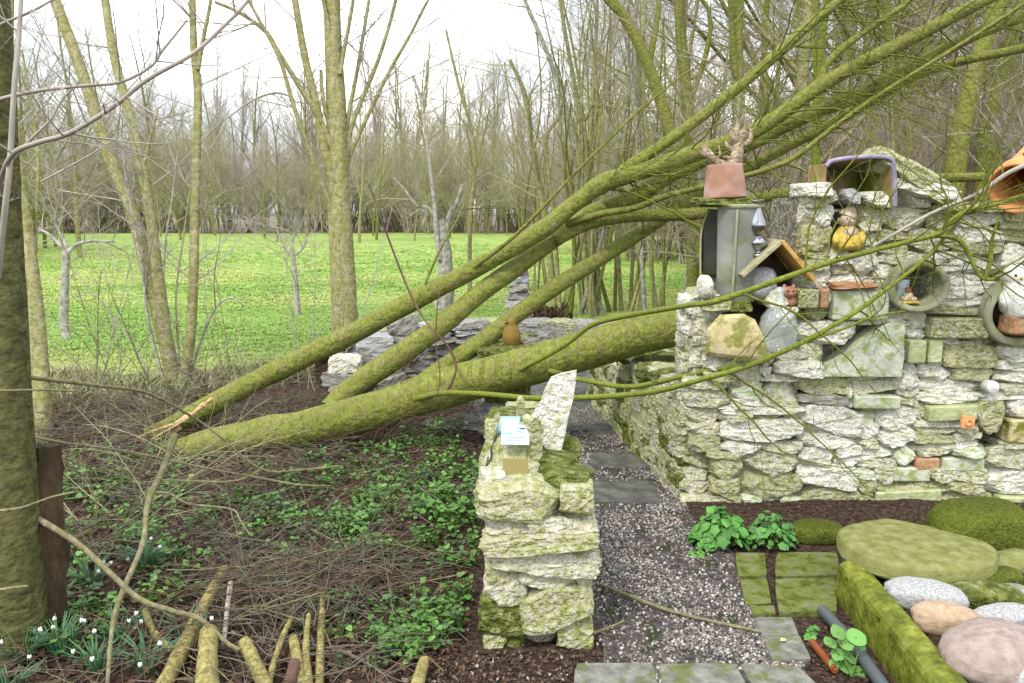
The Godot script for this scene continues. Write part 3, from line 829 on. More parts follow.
func build_path():
	path_poly = [G(604, 690), G(812, 690), G(800, 657), G(756, 612), G(735, 556), G(700, 515), Vector3(0.93, 0, -4.3), Vector3(0.70, 0, -6.3), Vector3(0.7, 0, -6.9), Vector3(0.2, 0, -6.9), Vector3(0.22, 0, -4.0), Vector3(0.24, 0, -3.0), Vector3(0.30, 0, -2.85), Vector3(0.34, 0, -2.75)]
	tag(put(sheet(path_poly, 0.004), "path", M.gravelbed), "gravel path between the stone pillar and the mossy wall", "path", "", "structure")
	# loose gravel pressed into the path
	var pb := rock(900, 2.2, 2, 0.3, 0.7, 1)
	var g := RandomNumberGenerator.new(); g.seed = 21
	pb.surface_set_material(0, M.tint)
	var xf := []; var cl := []
	var tries := 0
	while xf.size() < 22000 and tries < 90000:
		tries += 1
		var p := Vector3(g.randf_range(0.2, 1.25), 0, -2.35 - pow(g.randf(), 1.5) * 4.5)
		if not in_path(p): continue
		var edge := noi.get_noise_2d(p.x * 220.0, p.z * 220.0)
		if edge < -0.05 and g.randf() < 0.75: continue
		if p.x < 0.42 + edge * 0.3 and p.z > -3.1 and g.randf() < 0.9: continue
		var s := g.randf_range(0.0028, 0.0062)
		xf.append(Transform3D(Basis.from_euler(Vector3(g.randf() * 6, g.randf() * 6, g.randf() * 6)) * Basis.from_scale(Vector3(s * g.randf_range(0.9, 1.7), s, s)), p + Vector3.UP * (0.005 + s * 0.3)))
		var q := g.randf()
		var b := g.randf_range(0.5, 1.05)
		if q < 0.2: cl.append(Color(0.46, 0.44, 0.41) * b)
		elif q < 0.5: cl.append(Color(0.22, 0.20, 0.18) * b)
		elif q < 0.68: cl.append(Color(0.22, 0.165, 0.14) * b)
		else: cl.append(Color(0.09, 0.085, 0.085) * b)
	copies("gravel", pb, xf, cl, "fine pale gravel lying on the path", "gravel")
	# slabs
	var n := 0
	var names := {"paving": "worn grey concrete paving slab", "pavingmoss": "green mossy paving slab", "pavingdark": "damp dark slab"}
	var list := [
		["paving", [575, 662], [653, 662], [662, 700], [572, 700], "worn grey slab at the foot of the path, beside the pillar"],
		["paving", [657, 662], [736, 662], [757, 700], [664, 700], "worn grey slab in the middle of the bottom row"],
		["paving", [740, 662], [800, 665], [836, 700], [760, 700], "worn grey slab at the corner by the grey pipe"],
		["paving", [754, 616], [793, 616], [800, 634], [760, 635], "small grey slab at the gravel's edge above the stone with a yellow leaf"],
		["paving", [762, 636], [800, 635], [812, 659], [772, 660], "grey slab with a small yellow leaf on it"],
		["pavingmoss", [735, 553], [765, 553], [767, 576], [738, 577], "square mossy slab just below the leafy plants"],
		["pavingmoss", [740, 579], [767, 578], [772, 603], [745, 604], "square mossy slab second below the leafy plants"],
		["pavingmoss", [750, 606], [774, 605], [776, 614], [753, 614], "narrow mossy strip of slab between grey and green slabs"],
		["pavingmoss", [776, 551], [838, 551], [842, 573], [774, 575], "wide mossy slab nearest the oval flat stone"],
		["pavingmoss", [774, 578], [836, 577], [838, 611], [778, 612], "wide mossy slab against the end of the kerb"],
		["pavingdark", [590, 452], [648, 452], [652, 466], [590, 466], "damp dark stepping slab farther up the gravel path"],
		["pavingdark", [592, 480], [655, 480], [662, 502], [592, 502], "damp dark stepping slab nearer on the gravel path"],
		["pavingdark", [588, 425], [622, 425], [628, 433], [588, 433], "narrow dark stepping slab far up the gravel path"],
	]
	for q in list:
		var mb := MB.new()
		var poly := PackedVector2Array()
		var c := Vector3.ZERO
		for k in range(1, 5):
			var p := G(q[k][0], q[k][1], 0.018)
			c += p / 4.0
		for k in range(1, 5):
			var p := G(q[k][0], q[k][1], 0.018)
			poly.append(Vector2(p.x - c.x, -(p.z - c.z)))
		# irregular outline
		var out := PackedVector2Array()
		for k in 4:
			var a := poly[k]; var b := poly[(k + 1) % 4]
			for s in 4: out.append(a.lerp(b, s / 4.0) * (0.985 + rr(-0.012, 0.012) - (0.03 if s == 0 else 0.0)))
		mb.slab(out, Transform3D(Basis(Vector3.RIGHT, Vector3(0, 0, -1), Vector3.UP), Vector3(c.x, 0.018 + rr(-0.003, 0.003), c.z)), 0.05, 0.006)
		tag(put(mb, "paving_slab", M[q[0]]), q[5], "slab", "slabs of the path")

# ------------------------------------------------------------------ the tall stone wall and its ornaments
const WZ := -4.2
var prof := [[600, 300], [745, 303], [757, 352], [799, 352], [800, 191], [826, 191], [827, 206], [894, 206], [895, 178], [915, 186], [935, 193], [946, 204], [985, 210], [1000, 208], [1200, 206]]
func wall_top(s: float) -> float:
	var u := 512.0 + s * F / 4.27
	for k in prof.size() - 1:
		if u < prof[k + 1][0]:
			if prof[k + 1][0] - prof[k][0] < 2: return W(u, prof[k][1], WZ).y
			return W(u, lerpf(prof[k][1], prof[k + 1][1], clampf((u - prof[k][0]) / (prof[k + 1][0] - prof[k][0]), 0, 1)), WZ).y
	return 1.6

func px_rect(u0: float, v0: float, u1: float, v1: float, z := WZ) -> Array:
	var a := W(u0, v1, z); var b := W(u1, v0, z)
	return [a.x, a.y, b.x, b.y]

func wall_mats(s: float, h: float, r: RandomNumberGenerator):
	var q := r.randf()
	if s < 1.2 and h < 0.75: return M.limegreen if q < 0.45 else M.limemid
	if s > 2.25 and h > 0.7: return M.limegreen if q < 0.5 else (M.mossy if q < 0.58 else M.lime)
	if h < 0.12: return M.limegreen if q < 0.5 else M.paleblock
	return M.lime if q < 0.5 else (M.limemid if q < 0.8 else (M.limegreen if q < 0.95 else M.paleblock))

func special(parent, u0, v0, u1, v1, m, kind: String, rects: Array, proud := 0.0, deep := 0.1, called := "stone", label := "", turn := 0.0):
	var q := px_rect(u0, v0, u1, v1)
	rects.append([q[0] - 0.004, q[1] - 0.004, q[2] + 0.004, q[3] + 0.004])
	var c := Vector3((q[0] + q[2]) / 2, (q[1] + q[3]) / 2, WZ - deep + proud)
	var half := Vector3((q[2] - q[0]) / 2, (q[3] - q[1]) / 2, deep)
	var o: MeshInstance3D
	if kind == "block":
		var mb := MB.new()
		mb.box(Transform3D(Basis(Vector3.BACK, turn), c), half, 0.008)
		o = put(mb, called, m, parent)
	else:
		var ms: Array = slab_meshes if kind == "slab" else (boulder_meshes if kind == "boulder" else stone_meshes)
		o = inst(ms[rng.randi() % ms.size()], called, m, parent, Transform3D(Basis(Vector3.BACK, turn) * Basis.from_scale(half * 1.03), c))
	if label: o.set_meta("label", label)
	return o

func build_wall():
	var w := thing("stone_wall", "tall pale dry-stone wall set with ornaments beside the path", "wall", Vector3(2.0, 0, WZ))
	# core behind the stones
	var core := MB.new()
	var s := 0.99
	while s < 3.4:
		var t := wall_top(s + 0.025) - 0.03
		core.box(Transform3D(Basis.IDENTITY, Vector3(s + 0.03, t / 2, WZ - 0.36)), Vector3(0.03, t / 2, 0.20), 0.001)
		s += 0.06
	put(core, "core", M.mortar, w)
	var R := []
	# stones the photograph singles out
	var ys := MB.new()
	var yr := px_rect(702, 311, 764, 357)
	R.append(yr)
	ys.slab(PackedVector2Array([Vector2(0.0, 0.02), Vector2(0.30, -0.01), Vector2(0.335, 0.0), Vector2(0.30, 0.12), Vector2(0.25, 0.215), Vector2(0.19, 0.245), Vector2(0.07, 0.235), Vector2(0.01, 0.16)]), Transform3D(Basis(Vector3.UP, -0.25) * Basis(Vector3.RIGHT, -0.12), Vector3(yr[0], yr[1], WZ + 0.05)), 0.22, 0.02)
	put(ys, "stone", M.sandstone, w).set_meta("label", "yellowish squared sandstone below the zinc pipe")
	var ts := MB.new()
	var tr := px_rect(823, 323, 901, 376)
	R.append(tr)
	ts.slab(PackedVector2Array([Vector2(-0.04, 0.0), Vector2(0.415, 0.0), Vector2(0.42, 0.10), Vector2(0.41, 0.285), Vector2(0.33, 0.285), Vector2(0.2, 0.19), Vector2(0.08, 0.09)]), Transform3D(Basis.IDENTITY, Vector3(tr[0], tr[1], WZ + 0.015)), 0.16, 0.012)
	put(ts, "stone", M.paleblock, w).set_meta("label", "large smooth grey-green slab with a slanting edge")
	special(w, 797, 322, 862, 345, M.lime, "stone", R, 0.0)
	special(w, 775, 361, 822, 377, M.lime, "slab", R, 0.05)
	special(w, 832, 291, 890, 320, M.paleblock, "block", R, 0.01, 0.1)
	special(w, 797, 289, 818, 308, M.limegreen, "block", R, 0.03)
	special(w, 819, 289, 828, 308, M.brick, "block", R, 0.025, 0.1, "brick", "brown brick end beside a grey-green block")
	special(w, 832, 282, 877, 289, M.brick, "slab", R, 0.04, 0.08, "shard", "rusty brown clay shard with grass growing on it")
	special(w, 928, 318, 988, 338, M.limegreen, "block", R, 0.03)
	special(w, 907, 340, 926, 363, M.algaeblock, "block", R, 0.02)
	special(w, 927, 339, 943, 363, M.algaeblock, "block", R, 0.015)
	special(w, 901, 350, 907, 361, M.lilac, "block", R, 0.0, 0.06, "brick", "tiny mauve block beside a pale green block")
	special(w, 926, 405, 976, 420, M.algaeblock, "block", R, 0.03, 0.1, "stone", "pale green glassy bar of stone", 0.04)
	special(w, 854, 396, 901, 409, M.paleblock, "block", R, 0.01, 0.1, "stone", "", -0.02)
	special(w, 799, 395, 851, 406, M.slate, "slab", R, 0.0)
	special(w, 975, 400, 1009, 432, M.limegreen, "stone", R, 0.03, 0.09, "stone", "", 0.3)
	special(w, 1005, 419, 1030, 442, M.sandstone, "block", R, 0.03)
	special(w, 916, 459, 941, 471, M.brick, "block", R, 0.0, 0.1, "brick", "orange-brown brick low in the wall", 0.03)
	special(w, 874, 490, 941, 506, M.algaeblock, "block", R, 0.02, 0.1, "stone", "", 0.05)
	special(w, 893, 468, 932, 482, M.paleblock, "block", R, 0.0)
	special(w, 942, 458, 985, 471, M.paleblock, "block", R, 0.01)
	special(w, 993, 494, 1030, 507, M.algaeblock, "block", R, 0.06, 0.1, "stone", "", -0.04)
	special(w, 700, 276, 714, 299, M.lime, "boulder", R, 0.05)
	special(w, 690, 434, 722, 452, M.limegreen, "stone", R, 0.02)
	R.append(px_rect(979, 433, 1004, 446))    # open hole
	R.append(px_rect(830, 206, 861, 250))     # niche of the yellow figure
	R.append(px_rect(900, 268, 942, 306))     # clay ring
	R.append(px_rect(993, 286, 1050, 338))    # second ring
	R.append(px_rect(987, 381, 1000, 394))
	R.append(px_rect(758, 279, 797, 352))
	var front := func(ss: float, h: float) -> Array:
		var bulge := 0.03 * sin(ss * 2.3) + 0.05 * (1.0 - clampf(h / 0.8, 0, 1)) + 0.02 * noi.get_noise_2d(ss * 150.0, h * 150.0) - 0.25 * pow(clampf((1.15 - ss) / 0.2, 0, 1), 2.0)
		return [Vector3(ss, h, WZ + bulge), Vector3.RIGHT, Vector3.BACK]
	fill_face(w, 0.95, 3.2, 1.9, wall_top, R, front, 0.11, [[0.30, 0.075], [0.22, 0.06], [0.16, 0.09], [0.12, 0.055], [0.36, 0.10], [0.18, 0.05], [0.26, 0.12]], wall_mats, 77)
	var end_face := func(ss: float, h: float) -> Array: return [Vector3(0.99 - 0.04 * (1.0 - h), h, WZ - 0.08 - ss), Vector3.BACK, Vector3.LEFT]
	fill_face(w, 0.0, 0.42, 1.3, func(_s): return 1.14, [[0, 0, 9, 0.5]], end_face, 0.08, [[0.2, 0.07], [0.14, 0.09]], wall_mats, 78)
	# stones lying on the top of the wall
	for q in [[905, 176, 40, 13, -0.5, "limegreen"], [915, 190, 34, 8, -0.12, "lime"], [962, 208, 26, 5, 0.05, "limegreen"], [812, 190, 14, 7, 0.0, "lime"], [845, 197, 10, 8, 0.1, "cobble_grey"], [872, 200, 18, 8, 0.0, "lime"], [770, 296, 10, 8, 0.2, "lime"], [735, 303, 12, 6, 0.0, "mossy"]]:
		var c := W(q[0], q[1], WZ - 0.12)
		inst(slab_meshes[rng.randi() % 8], "stone", M[q[5]], w, Transform3D(Basis(Vector3.BACK, q[4]) * Basis.from_scale(Vector3(q[2] / 187.0, q[3] / 187.0, 0.16)), c))
	# ---- low mossy wing running back along the path
	var lw := thing("low_wall", "low mossy rubble wall running back along the path", "wall", Vector3(0.9, 0, -5.4))
	var A := Vector3(0.95, 0, -4.28); var B := Vector3(0.68, 0, -6.75)
	var al := (B - A).normalized()
	var out := Vector3(-1, 0, 0.0)
	out = (out - al * out.dot(al)).normalized()
	var top2 := func(ss: float) -> float: return lerpf(0.66, 0.42, clampf(ss / 2.4, 0, 1)) + 0.03 * noi.get_noise_2d(ss * 200.0, 3.0)
	var side := func(ss: float, h: float) -> Array:
		return [A + al * ss + Vector3.UP * h + out * (0.05 * (1.0 - h / 0.6) + 0.04 * noi.get_noise_2d(ss * 120.0, h * 120.0)), al, out]
	fill_face(lw, 0.0, 2.5, 0.75, top2, [], side, 0.09, [[0.16, 0.07], [0.12, 0.06], [0.2, 0.08], [0.09, 0.05]], func(ss, h, r): return M.mossy if r.randf() < 0.04 + 0.2 * ss else (M.limegreen if r.randf() < 0.5 + 0.2 * ss else M.limemid), 91)
	var lc := MB.new()
	for k in 10:
		var s0 := 0.25 * k
		var t: float = top2.call(s0) - 0.03
		lc.box(Transform3D(Basis.looking_at(al, Vector3.UP), A + al * (s0 + 0.125) - out * 0.33 + Vector3.UP * t / 2), Vector3(0.27, t / 2, 0.126), 0.001)
	put(lc, "core", M.mortar, lw)
	for k in 46:
		var ss := rr(0.05, 2.5)
		var across := rr(0.06, 0.6)
		var c: Vector3 = A + al * ss - out * across + Vector3.UP * (top2.call(ss) - 0.01 + rr(-0.01, 0.015))
		inst(slab_meshes[rng.randi() % 8], "stone", [M.mossy, M.limegreen, M.mossy, M.mossy][rng.randi() % 4], lw, Transform3D(Basis.from_euler(Vector3(rr(-0.15, 0.15), rr(0, 6), rr(-0.15, 0.15))) * Basis.from_scale(Vector3(rr(0.07, 0.16), rr(0.02, 0.045), rr(0.06, 0.12))), c))
	build_ornaments()

func facing(at: Vector3, pitch := 0.0, yaw := 0.0) -> Transform3D:
	# lathe axis (y) turned to point out of the wall towards +z
	return Transform3D(Basis(Vector3.UP, yaw) * Basis(Vector3.RIGHT, PI / 2 + pitch), at)

func build_ornaments():
	# -- clay ring with a little group inside
	var c := W(920.5, 287, WZ + 0.04)
	var o := thing("pipe_ring", "grey-green clay pipe end built into the wall with a tiny figure inside", "pipe", c)
	var mb := MB.new()
	mb.lathe([Vector2(0.115, -0.26), Vector2(0.158, -0.26), Vector2(0.162, -0.02), Vector2(0.158, -0.004), Vector2(0.15, 0.0), Vector2(0.132, -0.003), Vector2(0.122, -0.015), Vector2(0.115, -0.26)], 40, Transform3D(facing(c).basis * Basis.from_scale(Vector3(1, 1, 0.84)), c))
	put(mb, "ring", M.claypipe, o)
	mb = MB.new(); mb.lathe([Vector2(0.0, -0.22), Vector2(0.118, -0.22)], 30, facing(c)); mb.lathe([Vector2(0.117, -0.222), Vector2(0.0, -0.222)], 30, facing(c))
	put(mb, "back_plate", M.claypipe, o)
	var f := thing("tiny_figurine", "tiny cream and yellow seated figurine inside the clay ring", "figurine", c + Vector3(-0.03, -0.088, -0.06))
	var b := world_of(f)
	mb = MB.new(); mb.lathe([Vector2(0.0, 0.0), Vector2(0.055, 0.0), Vector2(0.058, 0.004), Vector2(0.05, 0.01), Vector2(0.0, 0.011)], 16, Transform3D(Basis.IDENTITY, b)); put(mb, "base", M.yellow, f)
	mb = MB.new(); mb.ball(b + Vector3(0, 0.032, 0), Vector3(0.027, 0.026, 0.022)); mb.ball(b + Vector3(-0.026, 0.022, 0.01), Vector3(0.016, 0.013, 0.018)); mb.ball(b + Vector3(0.024, 0.02, 0.012), Vector3(0.017, 0.012, 0.018)); put(mb, "body", M.cream, f)
	mb = MB.new(); mb.ball(b + Vector3(-0.004, 0.063, 0.004), Vector3(0.015, 0.016, 0.015)); put(mb, "head", M.pink, f)
	mb = MB.new(); mb.ball(b + Vector3(-0.004, 0.074, 0.0), Vector3(0.016, 0.009, 0.016)); put(mb, "hair", M.copper, f)
	f = thing("white_cup", "small pale blue-white pot standing behind the tiny figurine", "pot", c + Vector3(-0.045, -0.1, -0.14))
	b = world_of(f)
	mb = MB.new(); mb.lathe([Vector2(0, 0), Vector2(0.04, 0.0), Vector2(0.05, 0.05), Vector2(0.052, 0.13), Vector2(0.045, 0.132), Vector2(0.042, 0.02), Vector2(0, 0.02)], 20, Transform3D(Basis.IDENTITY, b)); put(mb, "cup", M.card, f)
	# -- second ring at the picture's edge with planter block and white owl
	c = W(1021, 314, WZ + 0.05)
	o = thing("pipe_ring", "large mossy clay pipe end at the picture's edge, holding a white owl", "pipe", c)
	mb = MB.new()
	mb.lathe([Vector2(0.135, -0.26), Vector2(0.185, -0.26), Vector2(0.188, -0.02), Vector2(0.182, 0.0), Vector2(0.15, 0.0), Vector2(0.14, -0.015), Vector2(0.135, -0.26)], 40, Transform3D(facing(c).basis * Basis.from_scale(Vector3(1, 1, 0.92)), c))
	put(mb, "ring", M.claypipe, o)
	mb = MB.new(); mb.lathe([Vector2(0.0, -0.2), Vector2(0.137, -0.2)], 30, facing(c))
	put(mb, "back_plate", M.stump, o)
	var pb := c + Vector3(-0.02, 0.0, 0.03)
	mb = MB.new(); mb.box(Transform3D(Basis(Vector3.BACK, -0.05), pb + Vector3(0.02, -0.055, -0.02)), Vector3(0.09, 0.05, 0.06), 0.012)
	tag(put(mb, "stone_block", M.brick), "small brownish block in the mouth of the larger clay pipe", "block")
	o = thing("owl_figurine", "glossy white owl figurine perched on the larger clay pipe", "figurine", pb + Vector3(0.0, -0.005, -0.01))
	b = world_of(o)
	var lean := Transform3D(Basis(Vector3.BACK, 0.22), b)
	mb = MB.new()
	mb.turned([Vector2(0, 0), Vector2(0.062, 0.002), Vector2(0.076, 0.05), Vector2(0.074, 0.11), Vector2(0.058, 0.16), Vector2(0.05, 0.185), Vector2(0.055, 0.21), Vector2(0.05, 0.245), Vector2(0.03, 0.266), Vector2(0, 0.272)], 24, lean)
	put(mb, "body", M.white, o)
	for sx in [-1, 1]:
		mb = MB.new(); mb.ball(lean * Vector3(0.02 * sx, 0.222, 0.046), Vector3(0.009, 0.009, 0.006)); put(mb, "eye", M.black, o)
	mb = MB.new(); mb.ball(lean * Vector3(0, 0.205, 0.055), Vector3(0.006, 0.011, 0.008)); put(mb, "beak", M.boardwood, o)
	mb = MB.new(); mb.ball(lean * Vector3(-0.07, 0.09, 0.0), Vector3(0.02, 0.06, 0.04)); put(mb, "wing", M.white, o)
	mb = MB.new(); mb.ball(lean * Vector3(0.07, 0.09, 0.0), Vector3(0.02, 0.06, 0.04)); put(mb, "wing", M.white, o)
	# -- terracotta drain branch
	c = W(1016, 189, WZ + 0.10)
	o = thing("drain_pipe", "orange terracotta drain pipe branch lying on the wall top", "pipe", c)
	mb = MB.new()
	var ay := Vector3(-0.68, -0.36, 0.64).normalized()
	var ax := ay.cross(Vector3.UP).normalized()
	var tilt := Transform3D(Basis(ax, ay, ax.cross(ay)), c)
	mb.lathe([Vector2(0.10, -0.55), Vector2(0.118, -0.55), Vector2(0.118, -0.14), Vector2(0.122, -0.12), Vector2(0.134, -0.10), Vector2(0.136, -0.01), Vector2(0.130, 0.0), Vector2(0.116, -0.002), Vector2(0.108, -0.08), Vector2(0.098, -0.12), Vector2(0.098, -0.55)], 36, tilt)
	put(mb, "barrel", M.terracotta, o)
	mb = MB.new(); mb.lathe([Vector2(0.0, -0.5), Vector2(0.1, -0.5)], 24, tilt); put(mb, "back_plate", M.terracotta, o)
	mb = MB.new(); mb.ball(tilt * Vector3(0.0, -0.2, 0.0) + Vector3(-0.045, 0.108, 0.045), Vector3(0.022, 0.012, 0.014)); put(mb, "chip", M.stump, o)
	# -- lilac bin lying open to the front
	var q := px_rect(825, 157, 894, 207, WZ + 0.02)
	o = thing("open_bin", "lilac-rimmed plastic bin lying on its side as a niche on the wall top", "bin", Vector3((q[0] + q[2]) / 2, q[1], WZ))
	var x0: float = q[0]; var x1: float = q[2]; var y0: float = q[1]; var y1: float = q[3]
	var z1 := WZ + 0.03; var z0 := WZ - 0.30
	mb = MB.new(); mb.quad(Vector3(x0 + 0.01, y1 - 0.02, z1), Vector3(x0 + 0.03, y1 - 0.05, z0), Vector3(x1 - 0.05, y1 - 0.05, z0), Vector3(x1 - 0.03, y1 - 0.014, z1)); mb.quad(Vector3(x0 + 0.01, y1 - 0.012, z1), Vector3(x1 - 0.03, y1 - 0.006, z1), Vector3(x1 - 0.05, y1 - 0.042, z0), Vector3(x0 + 0.03, y1 - 0.042, z0))
	put(mb, "top_panel", M.bin_in, o)
	mb = MB.new(); mb.box(Transform3D(Basis(Vector3.UP, 0.12) * Basis(Vector3.BACK, 0.06), Vector3(x1 - 0.02, (y0 + y1) / 2 - 0.01, (z0 + z1) / 2)), Vector3(0.007, (y1 - y0) / 2, 0.165), 0.003); put(mb, "side_panel", M.bin_in, o)
	mb = MB.new(); mb.box(Transform3D(Basis(Vector3.UP, -0.12), Vector3(x0 + 0.02, (y0 + y1) / 2 + 0.03, (z0 + z1) / 2 - 0.02)), Vector3(0.007, (y1 - y0) / 2 - 0.06, 0.145), 0.003); put(mb, "side_panel", M.bin_in, o)
	mb = MB.new(); mb.box(Transform3D(Basis.IDENTITY, Vector3((x0 + x1) / 2, (y0 + y1) / 2 - 0.02, z0)), Vector3((x1 - x0) / 2 - 0.02, (y1 - y0) / 2 - 0.01, 0.006), 0.003); put(mb, "bottom_panel", M.bin_in, o)
	mb = MB.new()
	var rim := spline([Vector3(x0 - 0.01, y1 - 0.045, z1), Vector3(x0 + 0.02, y1 - 0.02, z1), Vector3(x0 + 0.12, y1 - 0.005, z1), Vector3(x1 - 0.08, y1 + 0.0, z1), Vector3(x1 - 0.02, y1 - 0.012, z1), Vector3(x1 - 0.002, y1 - 0.05, z1), Vector3(x1 + 0.012, y0 + 0.08, z1), Vector3(x1 + 0.018, y0 + 0.005, z1)], 6)
	mb.tube(rim, radii(rim.size(), 0.011, 0.013), 8, true)
	put(mb, "rim", M.lilac, o)
	# -- yellow gnome
	c = W(846, 250, WZ - 0.05)
	o = thing("garden_figurine", "cream-headed garden figurine in yellow clothes in a niche of the wall", "figurine", c)
	mb = MB.new(); mb.lathe([Vector2(0, 0), Vector2(0.07, 0.0), Vector2(0.078, 0.03), Vector2(0.07, 0.07), Vector2(0.055, 0.105), Vector2(0.035, 0.125), Vector2(0, 0.13)], 20, Transform3D(Basis.IDENTITY, c)); put(mb, "body", M.yellow, o)
	mb = MB.new(); mb.ball(c + Vector3(0.0, 0.09, 0.042), Vector3(0.042, 0.034, 0.025)); put(mb, "beard", M.cream, o)
	mb = MB.new(); mb.ball(c + Vector3(-0.005, 0.155, 0.005), Vector3(0.042, 0.045, 0.042)); mb.ball(c + Vector3(-0.005, 0.152, 0.046), Vector3(0.009, 0.009, 0.01)); mb.ball(c + Vector3(-0.047, 0.155, 0.0), Vector3(0.009, 0.013, 0.008)); mb.ball(c + Vector3(0.037, 0.155, 0.0), Vector3(0.009, 0.013, 0.008)); put(mb, "head", M.cream, o)
	mb = MB.new(); mb.lathe([Vector2(0.047, 0.0), Vector2(0.044, 0.015), Vector2(0.03, 0.04), Vector2(0.012, 0.06), Vector2(0, 0.066)], 16, Transform3D(Basis(Vector3.BACK, -0.35), c + Vector3(-0.002, 0.175, 0.0))); put(mb, "hat", M.cream, o)
	for sx in [-1, 1]:
		mb = MB.new(); mb.ball(c + Vector3(-0.005 + 0.016 * sx, 0.165, 0.043), Vector3(0.0035, 0.003, 0.003)); put(mb, "eye", M.black, o)
	mb = MB.new(); mb.ball(c + Vector3(-0.065, 0.05, 0.03), Vector3(0.022, 0.05, 0.022)); put(mb, "arm", M.yellow, o)
	mb = MB.new(); mb.ball(c + Vector3(0.065, 0.05, 0.03), Vector3(0.022, 0.05, 0.022)); put(mb, "arm", M.yellow, o)
	# -- zinc pipe standing on the wall end, slab on top, pot with root wood
	c = W(733, 300, WZ - 0.14)
	var tp := W(733, 207, WZ - 0.14)
	var H := tp.y - c.y
	o = thing("zinc_pipe", "weathered grey-green zinc pipe bend standing upright on the wall end", "pipe", c)
	mb = MB.new()
	mb.lathe([Vector2(0.10, 0.0), Vector2(0.115, 0.0), Vector2(0.12, H * 0.3), Vector2(0.128, H * 0.8), Vector2(0.132, H), Vector2(0.122, H), Vector2(0.112, H * 0.5), Vector2(0.10, 0.0)], 30, Transform3D(Basis.IDENTITY, c), -0.6, PI * 0.86)
	put(mb, "shell", M.zinc, o)
	mb = MB.new()
	mb.lathe([Vector2(0.128, H * 0.98), Vector2(0.140, H * 0.99), Vector2(0.142, H * 1.02), Vector2(0.13, H * 1.03), Vector2(0.12, H * 1.0)], 30, Transform3D(Basis.IDENTITY, c), -0.6, PI * 0.86)
	put(mb, "rim", M.claypipe, o)
	mb = MB.new()
	mb.lathe([Vector2(0.14, H * 0.12), Vector2(0.16, H * 0.25), Vector2(0.165, H * 0.8), Vector2(0.14, H * 0.98), Vector2(0.136, H * 0.97), Vector2(0.158, H * 0.8), Vector2(0.15, H * 0.25)], 20, Transform3D(Basis.IDENTITY, c + Vector3(-0.012, 0, -0.01)), PI * 1.08, PI * 1.6)
	put(mb, "flap", M.zinc, o)
	mb = MB.new()
	mb.tube(spline([c + Vector3(-0.13, H * 0.1, -0.03), c + Vector3(-0.172, H * 0.3, -0.04), c + Vector3(-0.176, H * 0.75, -0.04), c + Vector3(-0.14, H * 0.98, -0.03)], 5), radii(16, 0.006, 0.006), 6, true)
	put(mb, "edge", M.claypipe, o)
	mb = MB.new()
	mb.tube(PackedVector3Array([c + Vector3(-0.04, 0.02, 0.128), c + Vector3(-0.035, H * 0.97, 0.136)]), PackedFloat32Array([0.008, 0.007]), 8, true)
	put(mb, "seam", M.claypipe, o)
	var sp := inst(slab_meshes[2], "top_stone", M.mossy, self, Transform3D(Basis.from_scale(Vector3(0.15, 0.026, 0.13)), tp + Vector3(-0.055, 0.025, 0.0)))
	tag(sp, "flat mossy stone lying on top of the zinc pipe", "stone")
	var pc := tp + Vector3(-0.045, 0.045, 0.0)
	o = thing("clay_pot", "pinkish brown clay pot holding a root on the zinc pipe", "pot", pc)
	mb = MB.new()
	mb.lathe([Vector2(0, 0), Vector2(0.108, 0.0), Vector2(0.113, 0.01), Vector2(0.104, 0.09), Vector2(0.092, 0.165), Vector2(0.094, 0.178), Vector2(0.085, 0.18), Vector2(0.082, 0.165), Vector2(0.0, 0.15)], 28, Transform3D(Basis(Vector3.BACK, 0.05), pc))
	put(mb, "body", M.potclay, o)
	o = thing("root_wood", "bleached branching root wood sticking out of the clay pot", "driftwood", pc + Vector3.UP * 0.15)
	var rb := pc + Vector3.UP * 0.15
	mb = MB.new()
	for L in [[[Vector3(-0.02, 0, 0), Vector3(-0.06, 0.04, 0), Vector3(-0.10, 0.075, 0.02), Vector3(-0.135, 0.12, 0.0)], 0.06, 0.012], [[Vector3(0.02, 0, 0), Vector3(0.05, 0.07, 0.01), Vector3(0.065, 0.13, 0.0), Vector3(0.08, 0.20, 0.01)], 0.045, 0.034], [[Vector3(0.06, 0.12, 0), Vector3(0.03, 0.17, 0.02), Vector3(0.05, 0.24, 0.0), Vector3(0.03, 0.29, 0)], 0.03, 0.004], [[Vector3(0.07, 0.13, 0), Vector3(0.11, 0.15, 0.01), Vector3(0.12, 0.20, 0.0), Vector3(0.10, 0.225, 0)], 0.03, 0.008], [[Vector3(0.05, 0.09, 0.0), Vector3(0.0, 0.12, 0.01), Vector3(-0.01, 0.15, 0)], 0.02, 0.005], [[Vector3(-0.06, 0.04, 0), Vector3(-0.04, 0.08, 0.01), Vector3(-0.045, 0.13, 0)], 0.016, 0.002], [[Vector3(0.07, 0.16, 0.01), Vector3(0.035, 0.20, 0.02), Vector3(0.0, 0.22, 0.01)], 0.016, 0.002], [[Vector3(0.08, 0.19, 0), Vector3(0.09, 0.24, 0.0), Vector3(0.07, 0.285, 0.0)], 0.018, 0.002], [[Vector3(-0.08, 0.06, 0), Vector3(-0.12, 0.07, 0.02), Vector3(-0.15, 0.095, 0.02)], 0.018, 0.003], [[Vector3(0.03, 0.03, 0.02), Vector3(0.0, 0.06, 0.03), Vector3(-0.03, 0.065, 0.03)], 0.02, 0.004]]:
		var cp := []
		for p in L[0]: cp.append(rb + p)
		var pts := spline(cp, 5)
		mb.tube(pts, radii(pts.size(), L[1] * 1.1, L[2] * 1.1), 12, true, 1.1, 5, 0.6)
	put(mb, "wood", M.rootwood, o)
	# -- silver vase
	c = W(758, 256, WZ - 0.06)
	o = thing("silver_vase", "shiny silver baluster vase between the zinc pipe and the gable boards", "vase", c)
	mb = MB.new()
